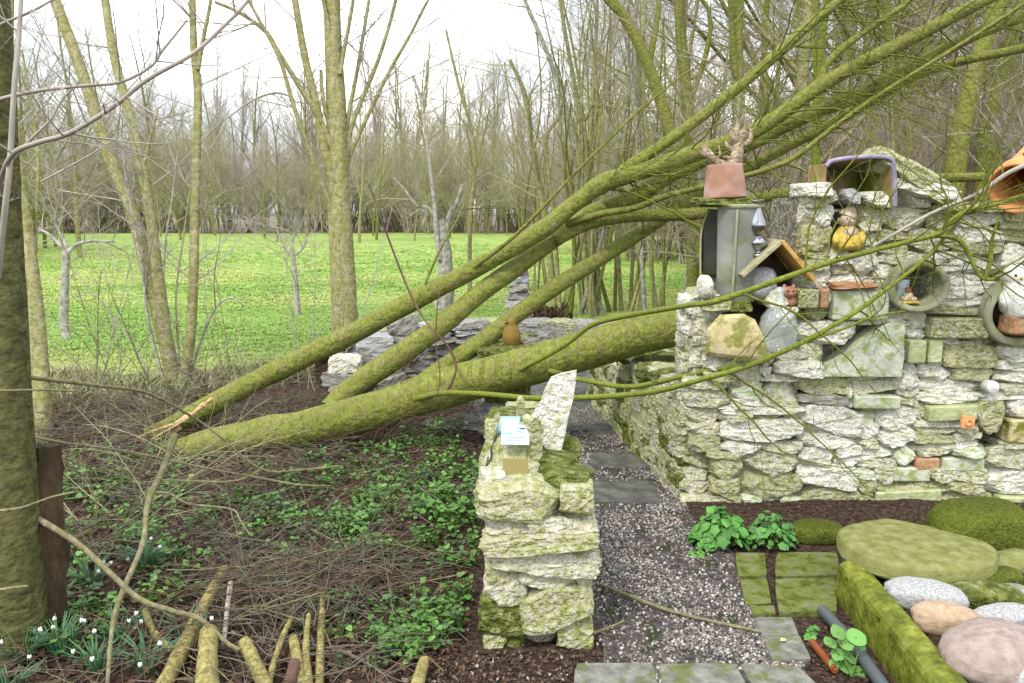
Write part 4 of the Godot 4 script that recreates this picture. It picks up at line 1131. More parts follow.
	var pr := [Vector2(0, 0), Vector2(0.03, 0.0), Vector2(0.034, 0.01), Vector2(0.018, 0.02), Vector2(0.022, 0.035), Vector2(0.042, 0.055), Vector2(0.044, 0.075), Vector2(0.03, 0.09), Vector2(0.022, 0.1), Vector2(0.035, 0.115), Vector2(0.046, 0.14), Vector2(0.047, 0.165), Vector2(0.036, 0.20), Vector2(0.022, 0.245), Vector2(0.024, 0.262), Vector2(0.036, 0.275), Vector2(0.034, 0.28), Vector2(0.02, 0.265), Vector2(0, 0.26)]
	mb.turned(pr, 28, Transform3D(Basis(Vector3.BACK, 0.08) * Basis.from_scale(Vector3(1.2, 1.05, 1.2)), c))
	put(mb, "body", M.silver, o)
	# -- gable of two boards above a dark niche
	var apex := W(782, 241, WZ + 0.03)
	o = thing("gable_roof", "little wooden gable of two boards over a niche, one side weathered orange", "roof", apex - Vector3(0, 0.25, 0.1))
	var lft := W(742, 276, WZ + 0.03); var rgt := W(815, 281, WZ + 0.03)
	for e in [[lft, "boardgrey"], [rgt, "boardwood"]]:
		var d: Vector3 = e[0] - apex
		mb = MB.new()
		var ang := atan2(d.y, d.x)
		mb.box(Transform3D(Basis(Vector3.BACK, ang), (apex + e[0]) / 2 + Vector3(0, 0, -0.13)), Vector3(d.length() / 2, 0.011, 0.14), 0.003)
		put(mb, "board", M[e[1]], o)
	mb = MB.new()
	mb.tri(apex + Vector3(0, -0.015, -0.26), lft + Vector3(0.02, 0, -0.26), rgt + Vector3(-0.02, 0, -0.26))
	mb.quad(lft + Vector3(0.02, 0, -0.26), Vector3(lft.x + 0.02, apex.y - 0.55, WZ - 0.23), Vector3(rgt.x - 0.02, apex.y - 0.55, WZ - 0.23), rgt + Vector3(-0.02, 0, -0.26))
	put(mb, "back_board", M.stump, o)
	# -- grey stone under the gable
	sp = inst(boulder_meshes[1], "grey_stone", M.cobble_grey, self, Transform3D(Basis.from_scale(Vector3(0.075, 0.085, 0.06)), W(762, 283, WZ - 0.08)))
	tag(sp, "rounded pale grey stone under the wooden gable", "stone")
	# -- pink animals
	c = W(787, 306, WZ + 0.0)
	o = thing("pink_figurine", "small pink clay animal figurine beside the glass bottle", "figurine", c)
	mb = MB.new(); mb.ball(c + Vector3(0.018, 0.024, 0), Vector3(0.034, 0.026, 0.03)); put(mb, "body", M.pink, o)
	mb = MB.new(); mb.ball(c + Vector3(0.004, 0.072, 0.004), Vector3(0.042, 0.034, 0.034)); mb.ball(c + Vector3(0.004, 0.066, 0.04), Vector3(0.018, 0.012, 0.008)); put(mb, "head", M.pink, o)
	for sx in [-1, 1]:
		mb = MB.new(); mb.ball(c + Vector3(0.004 + sx * 0.024, 0.102, 0), Vector3(0.012, 0.014, 0.009)); put(mb, "ear", M.pink, o)
	for sx in [-1, 1]:
		mb = MB.new(); mb.ball(c + Vector3(0.004 + sx * 0.014, 0.082, 0.034), Vector3(0.005, 0.005, 0.004)); put(mb, "eye", M.black, o)
	sp = inst(stone_meshes[5], "ledge_stone", M.lime, self, Transform3D(Basis.from_scale(Vector3(0.05, 0.03, 0.08)), c + Vector3(0.01, -0.034, -0.03)))
	tag(sp, "small pale ledge stone carrying the pink figurine", "stone")
	# -- glass bottle
	c = W(777, 351, WZ + 0.04)
	o = thing("glass_bottle", "clear glass demijohn bottle standing on a ledge of the wall", "bottle", c)
	mb = MB.new()
	mb.lathe([Vector2(0, 0.004), Vector2(0.075, 0.0), Vector2(0.092, 0.015), Vector2(0.098, 0.06), Vector2(0.098, 0.14), Vector2(0.09, 0.185), Vector2(0.06, 0.225), Vector2(0.03, 0.25), Vector2(0.022, 0.275), Vector2(0.021, 0.32), Vector2(0.028, 0.325), Vector2(0.028, 0.34), Vector2(0.018, 0.34), Vector2(0.017, 0.275), Vector2(0.026, 0.247), Vector2(0.056, 0.221), Vector2(0.086, 0.183), Vector2(0.094, 0.14), Vector2(0.094, 0.06), Vector2(0.088, 0.018), Vector2(0.07, 0.006), Vector2(0, 0.01)], 32, Transform3D(Basis.IDENTITY, c))
	put(mb, "glass", M.glass, o)
	# -- small round and square inlays
	c = W(993.6, 387.5, WZ + 0.05)
	mb = MB.new(); mb.lathe([Vector2(0, -0.1), Vector2(0.028, -0.1), Vector2(0.034, -0.01), Vector2(0.032, 0.0), Vector2(0.0, 0.006)], 20, facing(c))
	tag(put(mb, "porcelain_disc", M.white), "round white porcelain knob set between the wall stones", "disc")
	c = W(967.5, 422, WZ + 0.06)
	o = thing("clay_tile", "small square orange clay tile with a raised ring on the wall", "tile", c)
	mb = MB.new(); mb.box(Transform3D(Basis(Vector3.BACK, -0.08), c), Vector3(0.034, 0.034, 0.012), 0.003); put(mb, "plate", M.terracotta, o)
	mb = MB.new(); mb.lathe([Vector2(0.012, 0.012), Vector2(0.02, 0.012), Vector2(0.02, 0.018), Vector2(0.012, 0.018), Vector2(0.012, 0.012)], 16, facing(c)); put(mb, "ring", M.terracotta, o)

# ------------------------------------------------------------------ pillar wall with the little signs
func build_pillar():
	var o := thing("stone_pillar", "short rubble stone pillar at the path's near end carrying small signs", "pillar", Vector3(0.09, 0, -2.9))
	var core := MB.new()
	core.box(Transform3D(Basis.IDENTITY, Vector3(0.09, 0.29, -3.05)), Vector3(0.15, 0.29, 0.24), 0.01)
	core.box(Transform3D(Basis.IDENTITY, Vector3(0.08, 0.30, -3.58)), Vector3(0.13, 0.30, 0.30), 0.01)
	put(core, "core", M.mortar, o)
	# front stones by hand: [u0, v0, u1, v1, material, proud]
	var fr := [
		[478, 486, 563, 519, "limegreen", 0.03], [563, 490, 594, 516, "limegreen", 0.02],
		[487, 519, 530, 534, "limemid", 0.01], [528, 520, 596, 537, "limemid", 0.02],
		[484, 535, 596, 554, "limegreen", 0.04],
		[494, 553, 598, 575, "limemid", 0.02], [486, 554, 512, 584, "limegreen", -0.01],
		[520, 574, 578, 591, "limemid", 0.0], [575, 566, 592, 592, "limegreen", -0.02],
		[524, 590, 593, 632, "limegreen", 0.02],
		[486, 578, 526, 606, "limemid", 0.0], [482, 602, 526, 644, "mossy", 0.0],
		[560, 628, 593, 655, "limegreen", 0.01], [524, 630, 562, 652, "mortar", -0.05],
		[484, 640, 506, 654, "limegreen", 0.0], [505, 642, 524, 655, "mossy", -0.01],
	]
	for q in fr:
		var r := px_rect(q[0], q[1], q[2], q[3], -2.74)
		var half := Vector3((r[2] - r[0]) / 2 + 0.006, (r[3] - r[1]) / 2 + 0.006, 0.09)
		var c := Vector3((r[0] + r[2]) / 2, max((r[1] + r[3]) / 2, half.y - 0.03), -2.74 - 0.085 + q[5])
		var ms := stone_meshes if half.y / half.x > 0.35 else slab_meshes
		inst(ms[rng.randi() % ms.size()], "stone", M[q[4]], o, Transform3D(Basis.from_euler(Vector3(rr(-0.05, 0.05), rr(-0.1, 0.1), rr(-0.04, 0.04))) * Basis.from_scale(half), c))
	# side faces
	var mats := func(_s, h, r): return M.mossy if r.randf() < 0.5 else (M.limegreen if r.randf() < 0.7 else M.lime)
	var lf := func(s: float, h: float) -> Array: return [Vector3(-0.085 + 0.02 * sin(s * 9.0), h, -2.86 - s), Vector3.BACK, Vector3.LEFT]
	fill_face(o, 0.0, 1.0, 0.66, func(s): return 0.6, [], lf, 0.06, [[0.16, 0.07], [0.12, 0.09], [0.2, 0.06]], mats, 31)
	var rf := func(s: float, h: float) -> Array: return [Vector3(0.265 - 0.05 * clampf(s - 0.4, 0, 1), h, -2.86 - s), Vector3.FORWARD, Vector3.RIGHT]
	fill_face(o, 0.0, 1.0, 0.66, func(s): return 0.6, [], rf, 0.06, [[0.16, 0.07], [0.12, 0.09], [0.2, 0.06]], mats, 32)
	# top: mossy capping stones stepping up to the back
	for q in [[0.20, 0.60, -2.92, 0.10, 0.035, 0.13, "mossy"], [0.0, 0.60, -2.9, 0.10, 0.04, 0.12, "limegreen"], [0.10, 0.61, -3.08, 0.15, 0.04, 0.12, "mossy"], [-0.07, 0.62, -2.83, 0.045, 0.035, 0.06, "limemid"], [0.02, 0.64, -3.3, 0.12, 0.05, 0.15, "limegreen"], [0.19, 0.62, -3.25, 0.08, 0.05, 0.12, "mossy"], [0.04, 0.61, -3.62, 0.15, 0.05, 0.18, "mossy"], [0.10, 0.60, -3.85, 0.12, 0.05, 0.12, "limegreen"], [-0.06, 0.62, -3.5, 0.06, 0.05, 0.08, "mossy"]]:
		inst(slab_meshes[rng.randi() % 8], "stone", M[q[6]], o, Transform3D(Basis.from_euler(Vector3(rr(-0.1, 0.1), rr(-0.3, 0.3), rr(-0.06, 0.06))) * Basis.from_scale(Vector3(q[3], q[4], q[5])), Vector3(q[0], q[1], q[2])))
	# standing stones on top
	var sl := MB.new()
	var zz := -3.12
	var base := W(545, 455, zz)
	var pl := PackedVector2Array()
	for q in [[524, 425], [530, 418], [541, 402], [546, 388], [551, 379], [562, 375], [577, 372], [576, 385], [573, 402], [568, 420], [563, 444], [559, 458], [552, 452], [545, 448], [535, 432]]:
		var p := W(q[0], q[1], zz)
		pl.append(Vector2(p.x - base.x, p.y - base.y))
	sl.slab(pl, Transform3D(Basis(Vector3.RIGHT, -0.12) * Basis(Vector3.UP, -0.12), base), 0.06, 0.012)
	tag(put(sl, "standing_slab", M.lime), "tall pointed pale stone slab leaning on top of the pillar", "stone")
	sl = MB.new()
	zz = -2.98
	base = W(537, 478, zz)
	pl = PackedVector2Array()
	for q in [[530, 420], [535, 417], [541, 421], [545, 432], [543, 455], [539, 476], [534, 474], [530, 468], [531, 440]]:
		var p := W(q[0], q[1], zz)
		pl.append(Vector2(p.x - base.x, p.y - base.y))
	sl.slab(pl, Transform3D(Basis(Vector3.UP, 0.5), base), 0.07, 0.01)
	tag(put(sl, "upright_stone", M.limegreen), "narrow upright stone beside the small white sign", "stone")
	sl = MB.new()
	zz = -3.0
	base = W(488, 470, zz)
	pl = PackedVector2Array()
	for q in [[478, 466], [479, 458], [487, 436], [494, 418], [498, 413], [500, 420], [494, 440], [487, 460], [484, 471], [479, 472]]:
		var p := W(q[0], q[1], zz)
		pl.append(Vector2(p.x - base.x, p.y - base.y))
	sl.slab(pl, Transform3D(Basis(Vector3.RIGHT, -0.2), base), 0.04, 0.008)
	tag(put(sl, "leaning_stone", M.limegreen), "thin slanting stone at the bed side of the pillar's top", "stone")
	sl = MB.new()
	zz = -3.22
	base = W(522, 420, zz)
	pl = PackedVector2Array()
	for q in [[516, 422], [516, 404], [518, 398], [522, 397], [525, 402], [525, 422]]:
		var p := W(q[0], q[1], zz)
		pl.append(Vector2(p.x - base.x, p.y - base.y))
	sl.slab(pl, Transform3D(Basis.IDENTITY, base), 0.04, 0.008)
	tag(put(sl, "peg_stone", M.limegreen), "small rounded peg of stone behind the white sign", "stone")
	# rock the signs lean on
	inst(stone_meshes[3], "stone", M.limegreen, o, Transform3D(Basis(Vector3.RIGHT, -0.5) * Basis.from_scale(Vector3(0.09, 0.085, 0.07)), W(514, 452, -3.06)))
	# signs
	var s := thing("info_sign", "small white and blue picture sign on the pillar", "sign", W(515, 444, -3.0))
	var bs := Basis(Vector3.UP, -0.04) * Basis(Vector3.RIGHT, -0.75)
	var c := W(515.5, 435, -2.99)
	var mb := MB.new(); mb.box(Transform3D(bs, c), Vector3(0.054, 0.042, 0.004), 0.001); put(mb, "plate", M.card, s)
	mb = MB.new()
	for q in [[-0.03, 0.005, 0.018, 0.004], [0.005, -0.012, 0.03, 0.003], [-0.01, -0.024, 0.026, 0.003], [0.012, 0.012, 0.012, 0.003]]:
		mb.box(Transform3D(bs, c + bs * Vector3(q[0], q[1], 0.0045)), Vector3(q[2], q[3], 0.0006), 0.0001)
	put(mb, "print", M.print_blue, s)
	mb = MB.new()
	for q in [[0.028, 0.026, 0.010, 0.004], [0.014, 0.025, 0.006, 0.002]]:
		mb.box(Transform3D(bs, c + bs * Vector3(q[0], q[1], 0.0045)), Vector3(q[2], q[3], 0.0006), 0.0001)
	put(mb, "print", M.print_dark, s)
	s = thing("info_sign", "pale blue sign half hidden behind the white one", "sign", W(509, 430, -3.08))
	c = W(508.5, 425, -3.08)
	mb = MB.new(); mb.box(Transform3D(bs, c), Vector3(0.046, 0.038, 0.004), 0.001); put(mb, "plate", M.print_blue, s)
	mb = MB.new(); mb.box(Transform3D(bs, c + bs * Vector3(0.0, 0.0, 0.0045)), Vector3(0.04, 0.03, 0.0006), 0.0001); put(mb, "print", M.card, s)
	c = W(515.5, 471, -2.84)
	mb = MB.new(); mb.box(Transform3D(Basis(Vector3.RIGHT, -0.28), c), Vector3(0.047, 0.046, 0.003), 0.001)
	tag(put(mb, "brass_plate", M.brass), "blank square brass plate on the pillar's mossy top", "plate")

# ------------------------------------------------------------------ rock garden at the kerb
func build_rockery():
	var A := G(836, 596); var B := G(912, 700)
	var d := (B - A).normalized()
	var perp := Vector3(-d.z, 0, d.x)
	if perp.x < 0: perp = -perp
	# soil behind the kerb
	var soil := MB.new()
	var xs := []; var zs := []
	for q in steps([[0.95, 4.2, 0.06]]): xs.append(q)
	for q in steps([[2.0, 4.24, 0.06]]): zs.append(-q)
	var hh := func(x: float, z: float) -> float:
		var p := Vector3(x, 0, z) - A
		var inside := minf(p.dot(perp) - 0.05, p.dot(-d) * -1.0 + 0.25)
		var back := -4.24 - z
		var m := smoothstep(0.0, 0.09, inside)
		var berm := smoothstep(-3.75, -4.1, z) * 0.05
		return m * 0.13 + berm + 0.02 * noi.get_noise_2d(x * 300.0, z * 300.0) - 0.014
	tag(put(grid(xs, zs, hh), "soil", M.soil), "dark soil of the rock garden below the wall", "soil", "", "structure")
	# kerb with slots
	var L := (B - A).length() + 0.5
	var k := CSGCombiner3D.new()
	k.name = numbered("kerb_beam")
	var yaw := atan2(-d.z, d.x)
	add_child(k)
	k.transform = Transform3D(Basis(Vector3.UP, yaw), A + d * L / 2 + perp * 0.055)
	var bx := CSGPolygon3D.new()
	var hx := 0.055
	bx.polygon = PackedVector2Array([Vector2(-hx - 0.01, -0.03), Vector2(hx + 0.01, -0.03), Vector2(hx, 0.125), Vector2(hx - 0.006, 0.143), Vector2(hx - 0.02, 0.155), Vector2(hx - 0.035, 0.16), Vector2(-hx + 0.03, 0.16), Vector2(-hx + 0.015, 0.155), Vector2(-hx + 0.005, 0.143), Vector2(-hx, 0.125)])
	bx.depth = L
	bx.mode = CSGPolygon3D.MODE_DEPTH
	bx.transform = Transform3D(Basis(Vector3(0, 0, 1), Vector3(0, 1, 0), Vector3(-1, 0, 0)), Vector3(-L / 2, 0, 0))
	bx.material = M.kerb
	k.add_child(bx)
	for t in [0.10, 0.42, 0.86]:
		for sd in [-1, 1]:
			var h := CSGBox3D.new()
			h.size = Vector3(0.028, 0.03, 0.05)
			h.operation = CSGShape3D.OPERATION_SUBTRACTION
			h.material = M.kerb
			h.position = Vector3(-L / 2 + t, 0.115, sd * 0.055)
			k.add_child(h)
	tag(k, "long mossy green concrete kerb beam with small slots", "kerb")
	# stones on the soil: [u, v, half width px, half height m, half depth m, mesh, material, turn, name, label]
	var fs := MB.new()
	var c := G(912, 549, 0.19)
	var out := PackedVector2Array()
	var fnz := FastNoiseLite.new(); fnz.seed = 4; fnz.frequency = 0.6
	for q in 40:
		var a := TAU * q / 40
		var rx := 0.30 if cos(a) < 0 else 0.315
		var p := Vector2(cos(a) * rx, sin(a) * 0.265) * (1.0 + 0.08 * fnz.get_noise_2d(cos(a) * 2.0, sin(a) * 2.0))
		if cos(a) > 0.2: p.y -= 0.05 * (cos(a) - 0.2)
		out.append(p)
	var rings := [[0.90, -0.055], [0.985, -0.035], [1.0, 0.0], [0.985, 0.018], [0.94, 0.03], [0.8, 0.036], [0.55, 0.04], [0.25, 0.041]]
	for r in rings:
		for q in out: fs.vert(c + Vector3(q.x * r[0], r[1] + 0.006 * fnz.get_noise_2d(q.x * 9.0 * r[0], q.y * 9.0), -q.y * r[0]), Vector3(q.x, (0.1 if r[0] > 0.96 else 1.5), -q.y).normalized() if r[0] > 0.9 else Vector3(q.x * 0.1, 1, -q.y * 0.1).normalized())
	var top := fs.vert(c + Vector3.UP * 0.041, Vector3.UP)
	for i in rings.size() - 1:
		for j in 40:
			var a := i * 40 + j; var b := i * 40 + (j + 1) % 40
			for q in [a, a + 40, b + 40, a, b + 40, b]: fs.ix.append(q)
	for j in 40:
		for q in [(rings.size() - 1) * 40 + j, top, (rings.size() - 1) * 40 + (j + 1) % 40]: fs.ix.append(q)
	tag(put(fs, "flat_stone", M.flatstone), "broad oval flat moss-green stone on the rock garden", "stone")
	var rocks := [
		[981, 532, 42, 0.135, 0.16, 0, "mosscushion", 0.1, "mossy_boulder", "humped bright green mossy boulder behind the oval flat stone"],
		[925, 597, 33, 0.055, 0.085, 1, "cobble_grey", 0.35, "cobble", "speckled pale grey cobble below the oval flat stone"],
		[947, 620, 27, 0.055, 0.07, 2, "cobble_tan", 0.35, "cobble", "tan brown cobble between the grey and the big pink one"],
		[995, 655, 47, 0.085, 0.14, 3, "cobble_pink", -0.45, "cobble", "big pinkish brown cobble near the bottom corner"],
		[1004, 617, 27, 0.04, 0.06, 4, "cobble_grey", -0.2, "cobble", "smooth blue-grey cobble above the big pink one"],
		[1016, 672, 26, 0.06, 0.09, 5, "cobble_grey", 0.3, "cobble", "whitish cobble in the very bottom corner"],
		[986, 596, 30, 0.045, 0.075, 1, "mossy", 0.1, "mossy_stone", "small dark mossy stone above the blue-grey cobble"],
		[997, 578, 24, 0.04, 0.06, 2, "mosscushion", -0.3, "mossy_stone", "small bright mossy stone above the dark mossy one"],
		[1012, 562, 26, 0.045, 0.07, 3, "flatstone", -0.4, "mossy_stone", "greenish flat stone at the edge beside the mossy boulder"],
		[963, 580, 12, 0.025, 0.03, 0, "slate", 0.2, "pebble", "small brown-grey pebble by the oval stone's corner"],
		[1018, 533, 14, 0.03, 0.06, 5, "cobble_tan", 0.2, "pebble", "pinkish pebble at the picture's edge behind the mossy boulder"],
		[1014, 592, 12, 0.03, 0.04, 4, "slate", 0.2, "pebble", "grey pebble at the picture's edge among mossy stones"],
		[1020, 607, 10, 0.03, 0.04, 1, "mosscushion", 0.0, "pebble", "tiny mossy stone beside the blue-grey cobble"],
	]
	for q in rocks:
		var p := G(q[0], q[1], 0.12 + q[3] * 0.5)
		var hw: float = q[2] * (p - EYE).length() / F * 0.98
		var o := inst(boulder_meshes[q[5]], numbered(q[8]), M[q[6]], self, Transform3D(Basis(Vector3.UP, -q[7]) * Basis.from_scale(Vector3(hw, q[3], q[4])), Vector3(p.x, 0.115 + q[3] * 0.62, p.z)))
		tag(o, q[9], "stone")
	# pipes on the soil
	var mb := MB.new()
	mb.tube(PackedVector3Array([G(822, 610, 0.04), G(850, 640, 0.04), G(886, 690, 0.04)]), radii(3, 0.022, 0.022), 12, true)
	tag(put(mb, "grey_pipe", M.pipegrey), "dark grey plastic pipe lying along the kerb", "pipe")
	mb = MB.new()
	mb.tube(PackedVector3Array([G(812, 642, 0.02), G(835, 670, 0.02)]), radii(2, 0.014, 0.014), 10, true)
	tag(put(mb, "rusty_pipe", M.copper), "short rusty orange pipe stub beside the round-leaved weed", "pipe")
	mb = MB.new(); mb.use_c = true; mb.col = Color(0.6, 0.45, 0.2)
	var lp := G(783, 640, 0.024)
	mb.quad(lp + Vector3(-0.012, 0, 0.006), lp + Vector3(0.004, 0.003, 0.012), lp + Vector3(0.014, 0.001, -0.006), lp + Vector3(-0.004, 0.004, -0.012))
	tag(put(mb, "fallen_leaf", M.dead), "small yellow fallen leaf on a grey slab", "leaf")

# ------------------------------------------------------------------ plants
func leaf_disc(mb: MB, at: Vector3, nrm: Vector3, dir: Vector3, r: float, lobes := 0, col := Color(0.1, 0.3, 0.06)):
	mb.col = col
	dir = (dir - nrm * dir.dot(nrm)).normalized()
	var s := nrm.cross(dir)
	var k := mb.vert(at - nrm * r * 0.12, nrm)
	var m := 13
	for j in m:
		var a := TAU * j / m
		var q := r * (1.0 + (0.14 * cos(a * lobes) if lobes > 0 else 0.0)) * (1.15 if j == 0 else 1.0)
		mb.vert(at + dir * cos(a) * q + s * sin(a) * q * 0.9 + nrm * r * 0.12 * sin(a * 3.0), (nrm + dir * cos(a) * 0.25 + s * sin(a) * 0.25).normalized())
	for j in m: 
		for q in [k, k + 1 + (j + 1) % m, k + 1 + j]: mb.ix.append(q)

func bushy_plant(called: String, label: String, at: Vector3, rx: float, h: float, n: int, lr: float, col: Color, seed_: int):
	var o := thing(called, label, "plant", at)
	var g := RandomNumberGenerator.new(); g.seed = seed_
	var mb := MB.new(); mb.use_c = true
	var st := MB.new(); st.use_c = true; st.col = Color(0.12, 0.22, 0.05)
	for k in n:
		var a := g.randf() * TAU
		var q := sqrt(g.randf())
		var y := h * (1.0 - 0.75 * q * q) * g.randf_range(0.45, 1.0)
		var p := at + Vector3(cos(a) * rx * q, y, sin(a) * rx * q * 0.8)
		var nrm := Vector3(cos(a) * q * 0.9 + g.randf_range(-0.5, 0.5), 0.9, sin(a) * q * 0.9 + g.randf_range(-0.4, 0.7)).normalized()
		var b := g.randf_range(0.65, 1.35)
		leaf_disc(mb, p, nrm, Vector3(cos(a), 0, sin(a)), lr * g.randf_range(0.55, 1.15), 5, Color(col.r * b, col.g * b, col.b * b))
		if k % 3 == 0: st.tube(PackedVector3Array([at + Vector3(cos(a) * rx * q * 0.3, 0, sin(a) * rx * q * 0.3), p]), PackedFloat32Array([0.003, 0.002]), 3)
	put(mb, "foliage", M.leaf, o)
	put(st, "stems", M.leaf, o)

func build_plants():
	bushy_plant("leafy_plant", "bright green leafy plant at the wall's corner by the path", G(719, 545), 0.145, 0.20, 150, 0.027, Color(0.085, 0.235, 0.048), 3)
	bushy_plant("leafy_plant", "smaller-leaved green plant next to the bright one, nearer the flat stone", G(770, 546), 0.12, 0.19, 170, 0.019, Color(0.08, 0.21, 0.05), 4)
	bushy_plant("seedling", "low green seedlings at the edge of the gravel", G(698, 556), 0.05, 0.03, 24, 0.012, Color(0.1, 0.26, 0.04), 5)
	# moss cushion on the bank
	var o := inst(boulder_meshes[2], "moss_cushion", M.mosscushion, self, Transform3D(Basis.from_scale(Vector3(0.13, 0.055, 0.09)), G(818, 532, 0.03)))
	tag(o, "yellow-green moss cushion on the bank below the wall", "moss")
	# round-leaved weed by the pipe: large leaves are parts
	var at := G(848, 672)
	var w := thing("round_leaf_weed", "round-leaved green weed growing over the pipes by the kerb", "plant", at)
	for q in [[838, 632, 0.032], [856, 637, 0.034], [832, 643, 0.022], [846, 642, 0.03], [838, 654, 0.026], [850, 657, 0.024], [834, 664, 0.02], [846, 667, 0.026], [858, 672, 0.026], [843, 678, 0.03], [828, 641, 0.018], [860, 645, 0.02], [852, 684, 0.028]]:
		var mb := MB.new(); mb.use_c = true
		var p := W(q[0], q[1], G(q[0], 668).z + 0.03)
		leaf_disc(mb, p, Vector3(rr(-0.4, 0.4), 0.8, 0.5).normalized(), Vector3(rr(-1, 1), 0, 1), q[2], 0, Color(0.115, 0.26, 0.06) * rr(0.8, 1.25))
		mb.col = Color(0.12, 0.25, 0.05)
		mb.tube(PackedVector3Array([Vector3(at.x + rr(-0.02, 0.02), 0.0, at.z + rr(-0.03, 0.03)), p]), PackedFloat32Array([0.003, 0.002]), 3)
		put(mb, "leaf", M.leaf, w)
	bushy_plant("seedling", "small green seedling beside the rusty pipe stub", G(812, 640), 0.035, 0.06, 16, 0.012, Color(0.1, 0.26, 0.05), 8)
	# ground cover in the bed: sprigs of small leaflets
	var sprigs := []
	var g := RandomNumberGenerator.new(); g.seed = 44
	for v in 3:
		var mb := MB.new(); mb.use_c = true
		for k in 11:
			var a := g.randf() * TAU
			var r := g.randf_range(0.01, 0.055)
			var y := g.randf_range(0.02, 0.065)
			var p := Vector3(cos(a) * r, y, sin(a) * r)
			var b := g.randf_range(0.7, 1.3)
			leaf_disc(mb, p, Vector3(g.randf_range(-0.5, 0.5), 1, g.randf_range(-0.3, 0.6)).normalized(), Vector3(cos(a), 0, sin(a)), g.randf_range(0.005, 0.013), 3, Color(b, b, b))
			mb.col = Color(0.8, 0.8, 0.6)
			mb.tube(PackedVector3Array([Vector3.ZERO, p]), PackedFloat32Array([0.0016, 0.001]), 3)
		sprigs.append(mb.mesh(M.leaf))
	var xfs := [[], [], []]; var cls := [[], [], []]
	# [u, v, radius m, count]
	for q in [[465, 505, 0.22, 150], [440, 470, 0.28, 110], [400, 450, 0.3, 90], [385, 500, 0.35, 110], [350, 560, 0.3, 60], [410, 625, 0.16, 70], [430, 600, 0.14, 50], [380, 640, 0.14, 35], [300, 500, 0.4, 90], [250, 510, 0.3, 50], [420, 430, 0.3, 60], [345, 470, 0.3, 60], [100, 540, 0.3, 80], [90, 500, 0.3, 60], [150, 510, 0.3, 45], [130, 570, 0.25, 50], [60, 620, 0.2, 50], [200, 560, 0.25, 30], [340, 600, 0.15, 25], [455, 540, 0.15, 50], [330, 530, 0.3, 60], [480, 470, 0.15, 40], [150, 480, 0.5, 50], [40, 470, 0.4, 30], [230, 470, 0.5, 30]]:
		var c := G(q[0], q[1], 0.05)
		for k in int(q[3] * 0.48):
			var a := g.randf() * TAU; var r: float = q[2] * pow(g.randf(), 0.6) * 1.35
			var p := c + Vector3(cos(a) * r, 0, sin(a) * r)
			if p.x > -0.16: continue
			p.y = gh(p.x, p.z)
			var s := g.randf_range(0.6, 1.5)
			var vi := g.randi() % 3
			xfs[vi].append(Transform3D(Basis(Vector3.UP, g.randf() * TAU) * Basis(Vector3.RIGHT, g.randf_range(-0.3, 0.3)) * Basis.from_scale(Vector3.ONE * s), p))
			var b := g.randf_range(0.65, 1.25)
			cls[vi].append(Color(0.10, 0.225, 0.045) * b if g.randf() < 0.6 else (Color(0.11, 0.22, 0.045) * b if g.randf() < 0.6 else Color(0.08, 0.15, 0.06) * b))
	var host := Node3D.new()
	host.name = "ground_cover"; add_child(host)
	tag(host, "patches of small green leafy weeds covering the bed", "weeds", "", "stuff")
	for v in 3: copies("sprigs", sprigs[v], xfs[v], cls[v], "", "", host)
	# snowdrops
	var spots := [[25, 660, 5, 24, "snowdrop clump at the foot of the big tree trunk"], [62, 655, 6, 26, "snowdrop clump with the most flowers, near the bottom corner"], [95, 668, 3, 18, "snowdrop clump between the corner and the cut logs"], [118, 640, 4, 16, "snowdrop clump with tall flowers beside the bent grey stick"], [148, 668, 2, 14, "snowdrop clump nearest the cut logs"], [145, 575, 3, 34, "blue-green snowdrop tuft beside the mossy fallen branch"], [90, 590, 3, 18, "snowdrop tuft behind the others, next to the old stump"], [185, 634, 1, 10, "tiny snowdrop tuft under the mossy branch by the logs"], [10, 690, 3, 22, "snowdrop clump cut by the bottom corner of the picture"]]
	for q in spots:
		var base := G(q[0], q[1], 0.03)
		base.y = gh(base.x, base.z)
		var o2 := thing("snowdrop", q[4], "flower", base, "snowdrops in the bed")
		var lv := MB.new(); lv.use_c = true
		for k in q[3] * 2:
			var a := g.randf() * TAU
			var l := g.randf_range(0.08, 0.15)
			var b := base + Vector3(cos(a), 0, sin(a)) * g.randf_range(0, 0.04)
			var d := Vector3(cos(a), 0, sin(a))
			var s := Vector3(-sin(a), 0, cos(a)) * 0.0035
			var m1 := b + Vector3.UP * l * 0.6 + d * l * 0.25; var m2 := b + Vector3.UP * l * 0.8 + d * l * 0.7
			lv.col = Color(0.055, 0.125, 0.058) * g.randf_range(0.7, 1.5)
			lv.quad(b - s, b + s, m1 + s, m1 - s)
			lv.quad(m1 - s, m1 + s, m2 + s * 0.4, m2 - s * 0.4)
		put(lv, "leaves", M.leaf, o2)
		for k in q[2]:
			var a := g.randf() * TAU
			var d := Vector3(cos(a), 0, sin(a))
			var b := base + d * g.randf_range(0.0, 0.06)
			var hgt := g.randf_range(0.09, 0.15)
			var fl := MB.new(); fl.use_c = true
			fl.col = Color(0.12, 0.25, 0.08)
			fl.tube(PackedVector3Array([b, b + Vector3.UP * hgt * 0.7 + d * 0.01, b + Vector3.UP * hgt + d * 0.025, b + Vector3.UP * (hgt - 0.01) + d * 0.045]), PackedFloat32Array([0.0018, 0.0016, 0.0012, 0.001]), 4)
			fl.col = Color(0.72, 0.74, 0.72)
			var fc := b + Vector3.UP * (hgt - 0.03) + d * 0.046
			for p in 3:
				var aa := TAU * p / 3.0 + a
				fl.ball(fc + Vector3(cos(aa), 0, sin(aa)) * 0.004, Vector3(0.0036, 0.0105, 0.0036), 6)
			put(fl, "flower", M.leaf, o2)

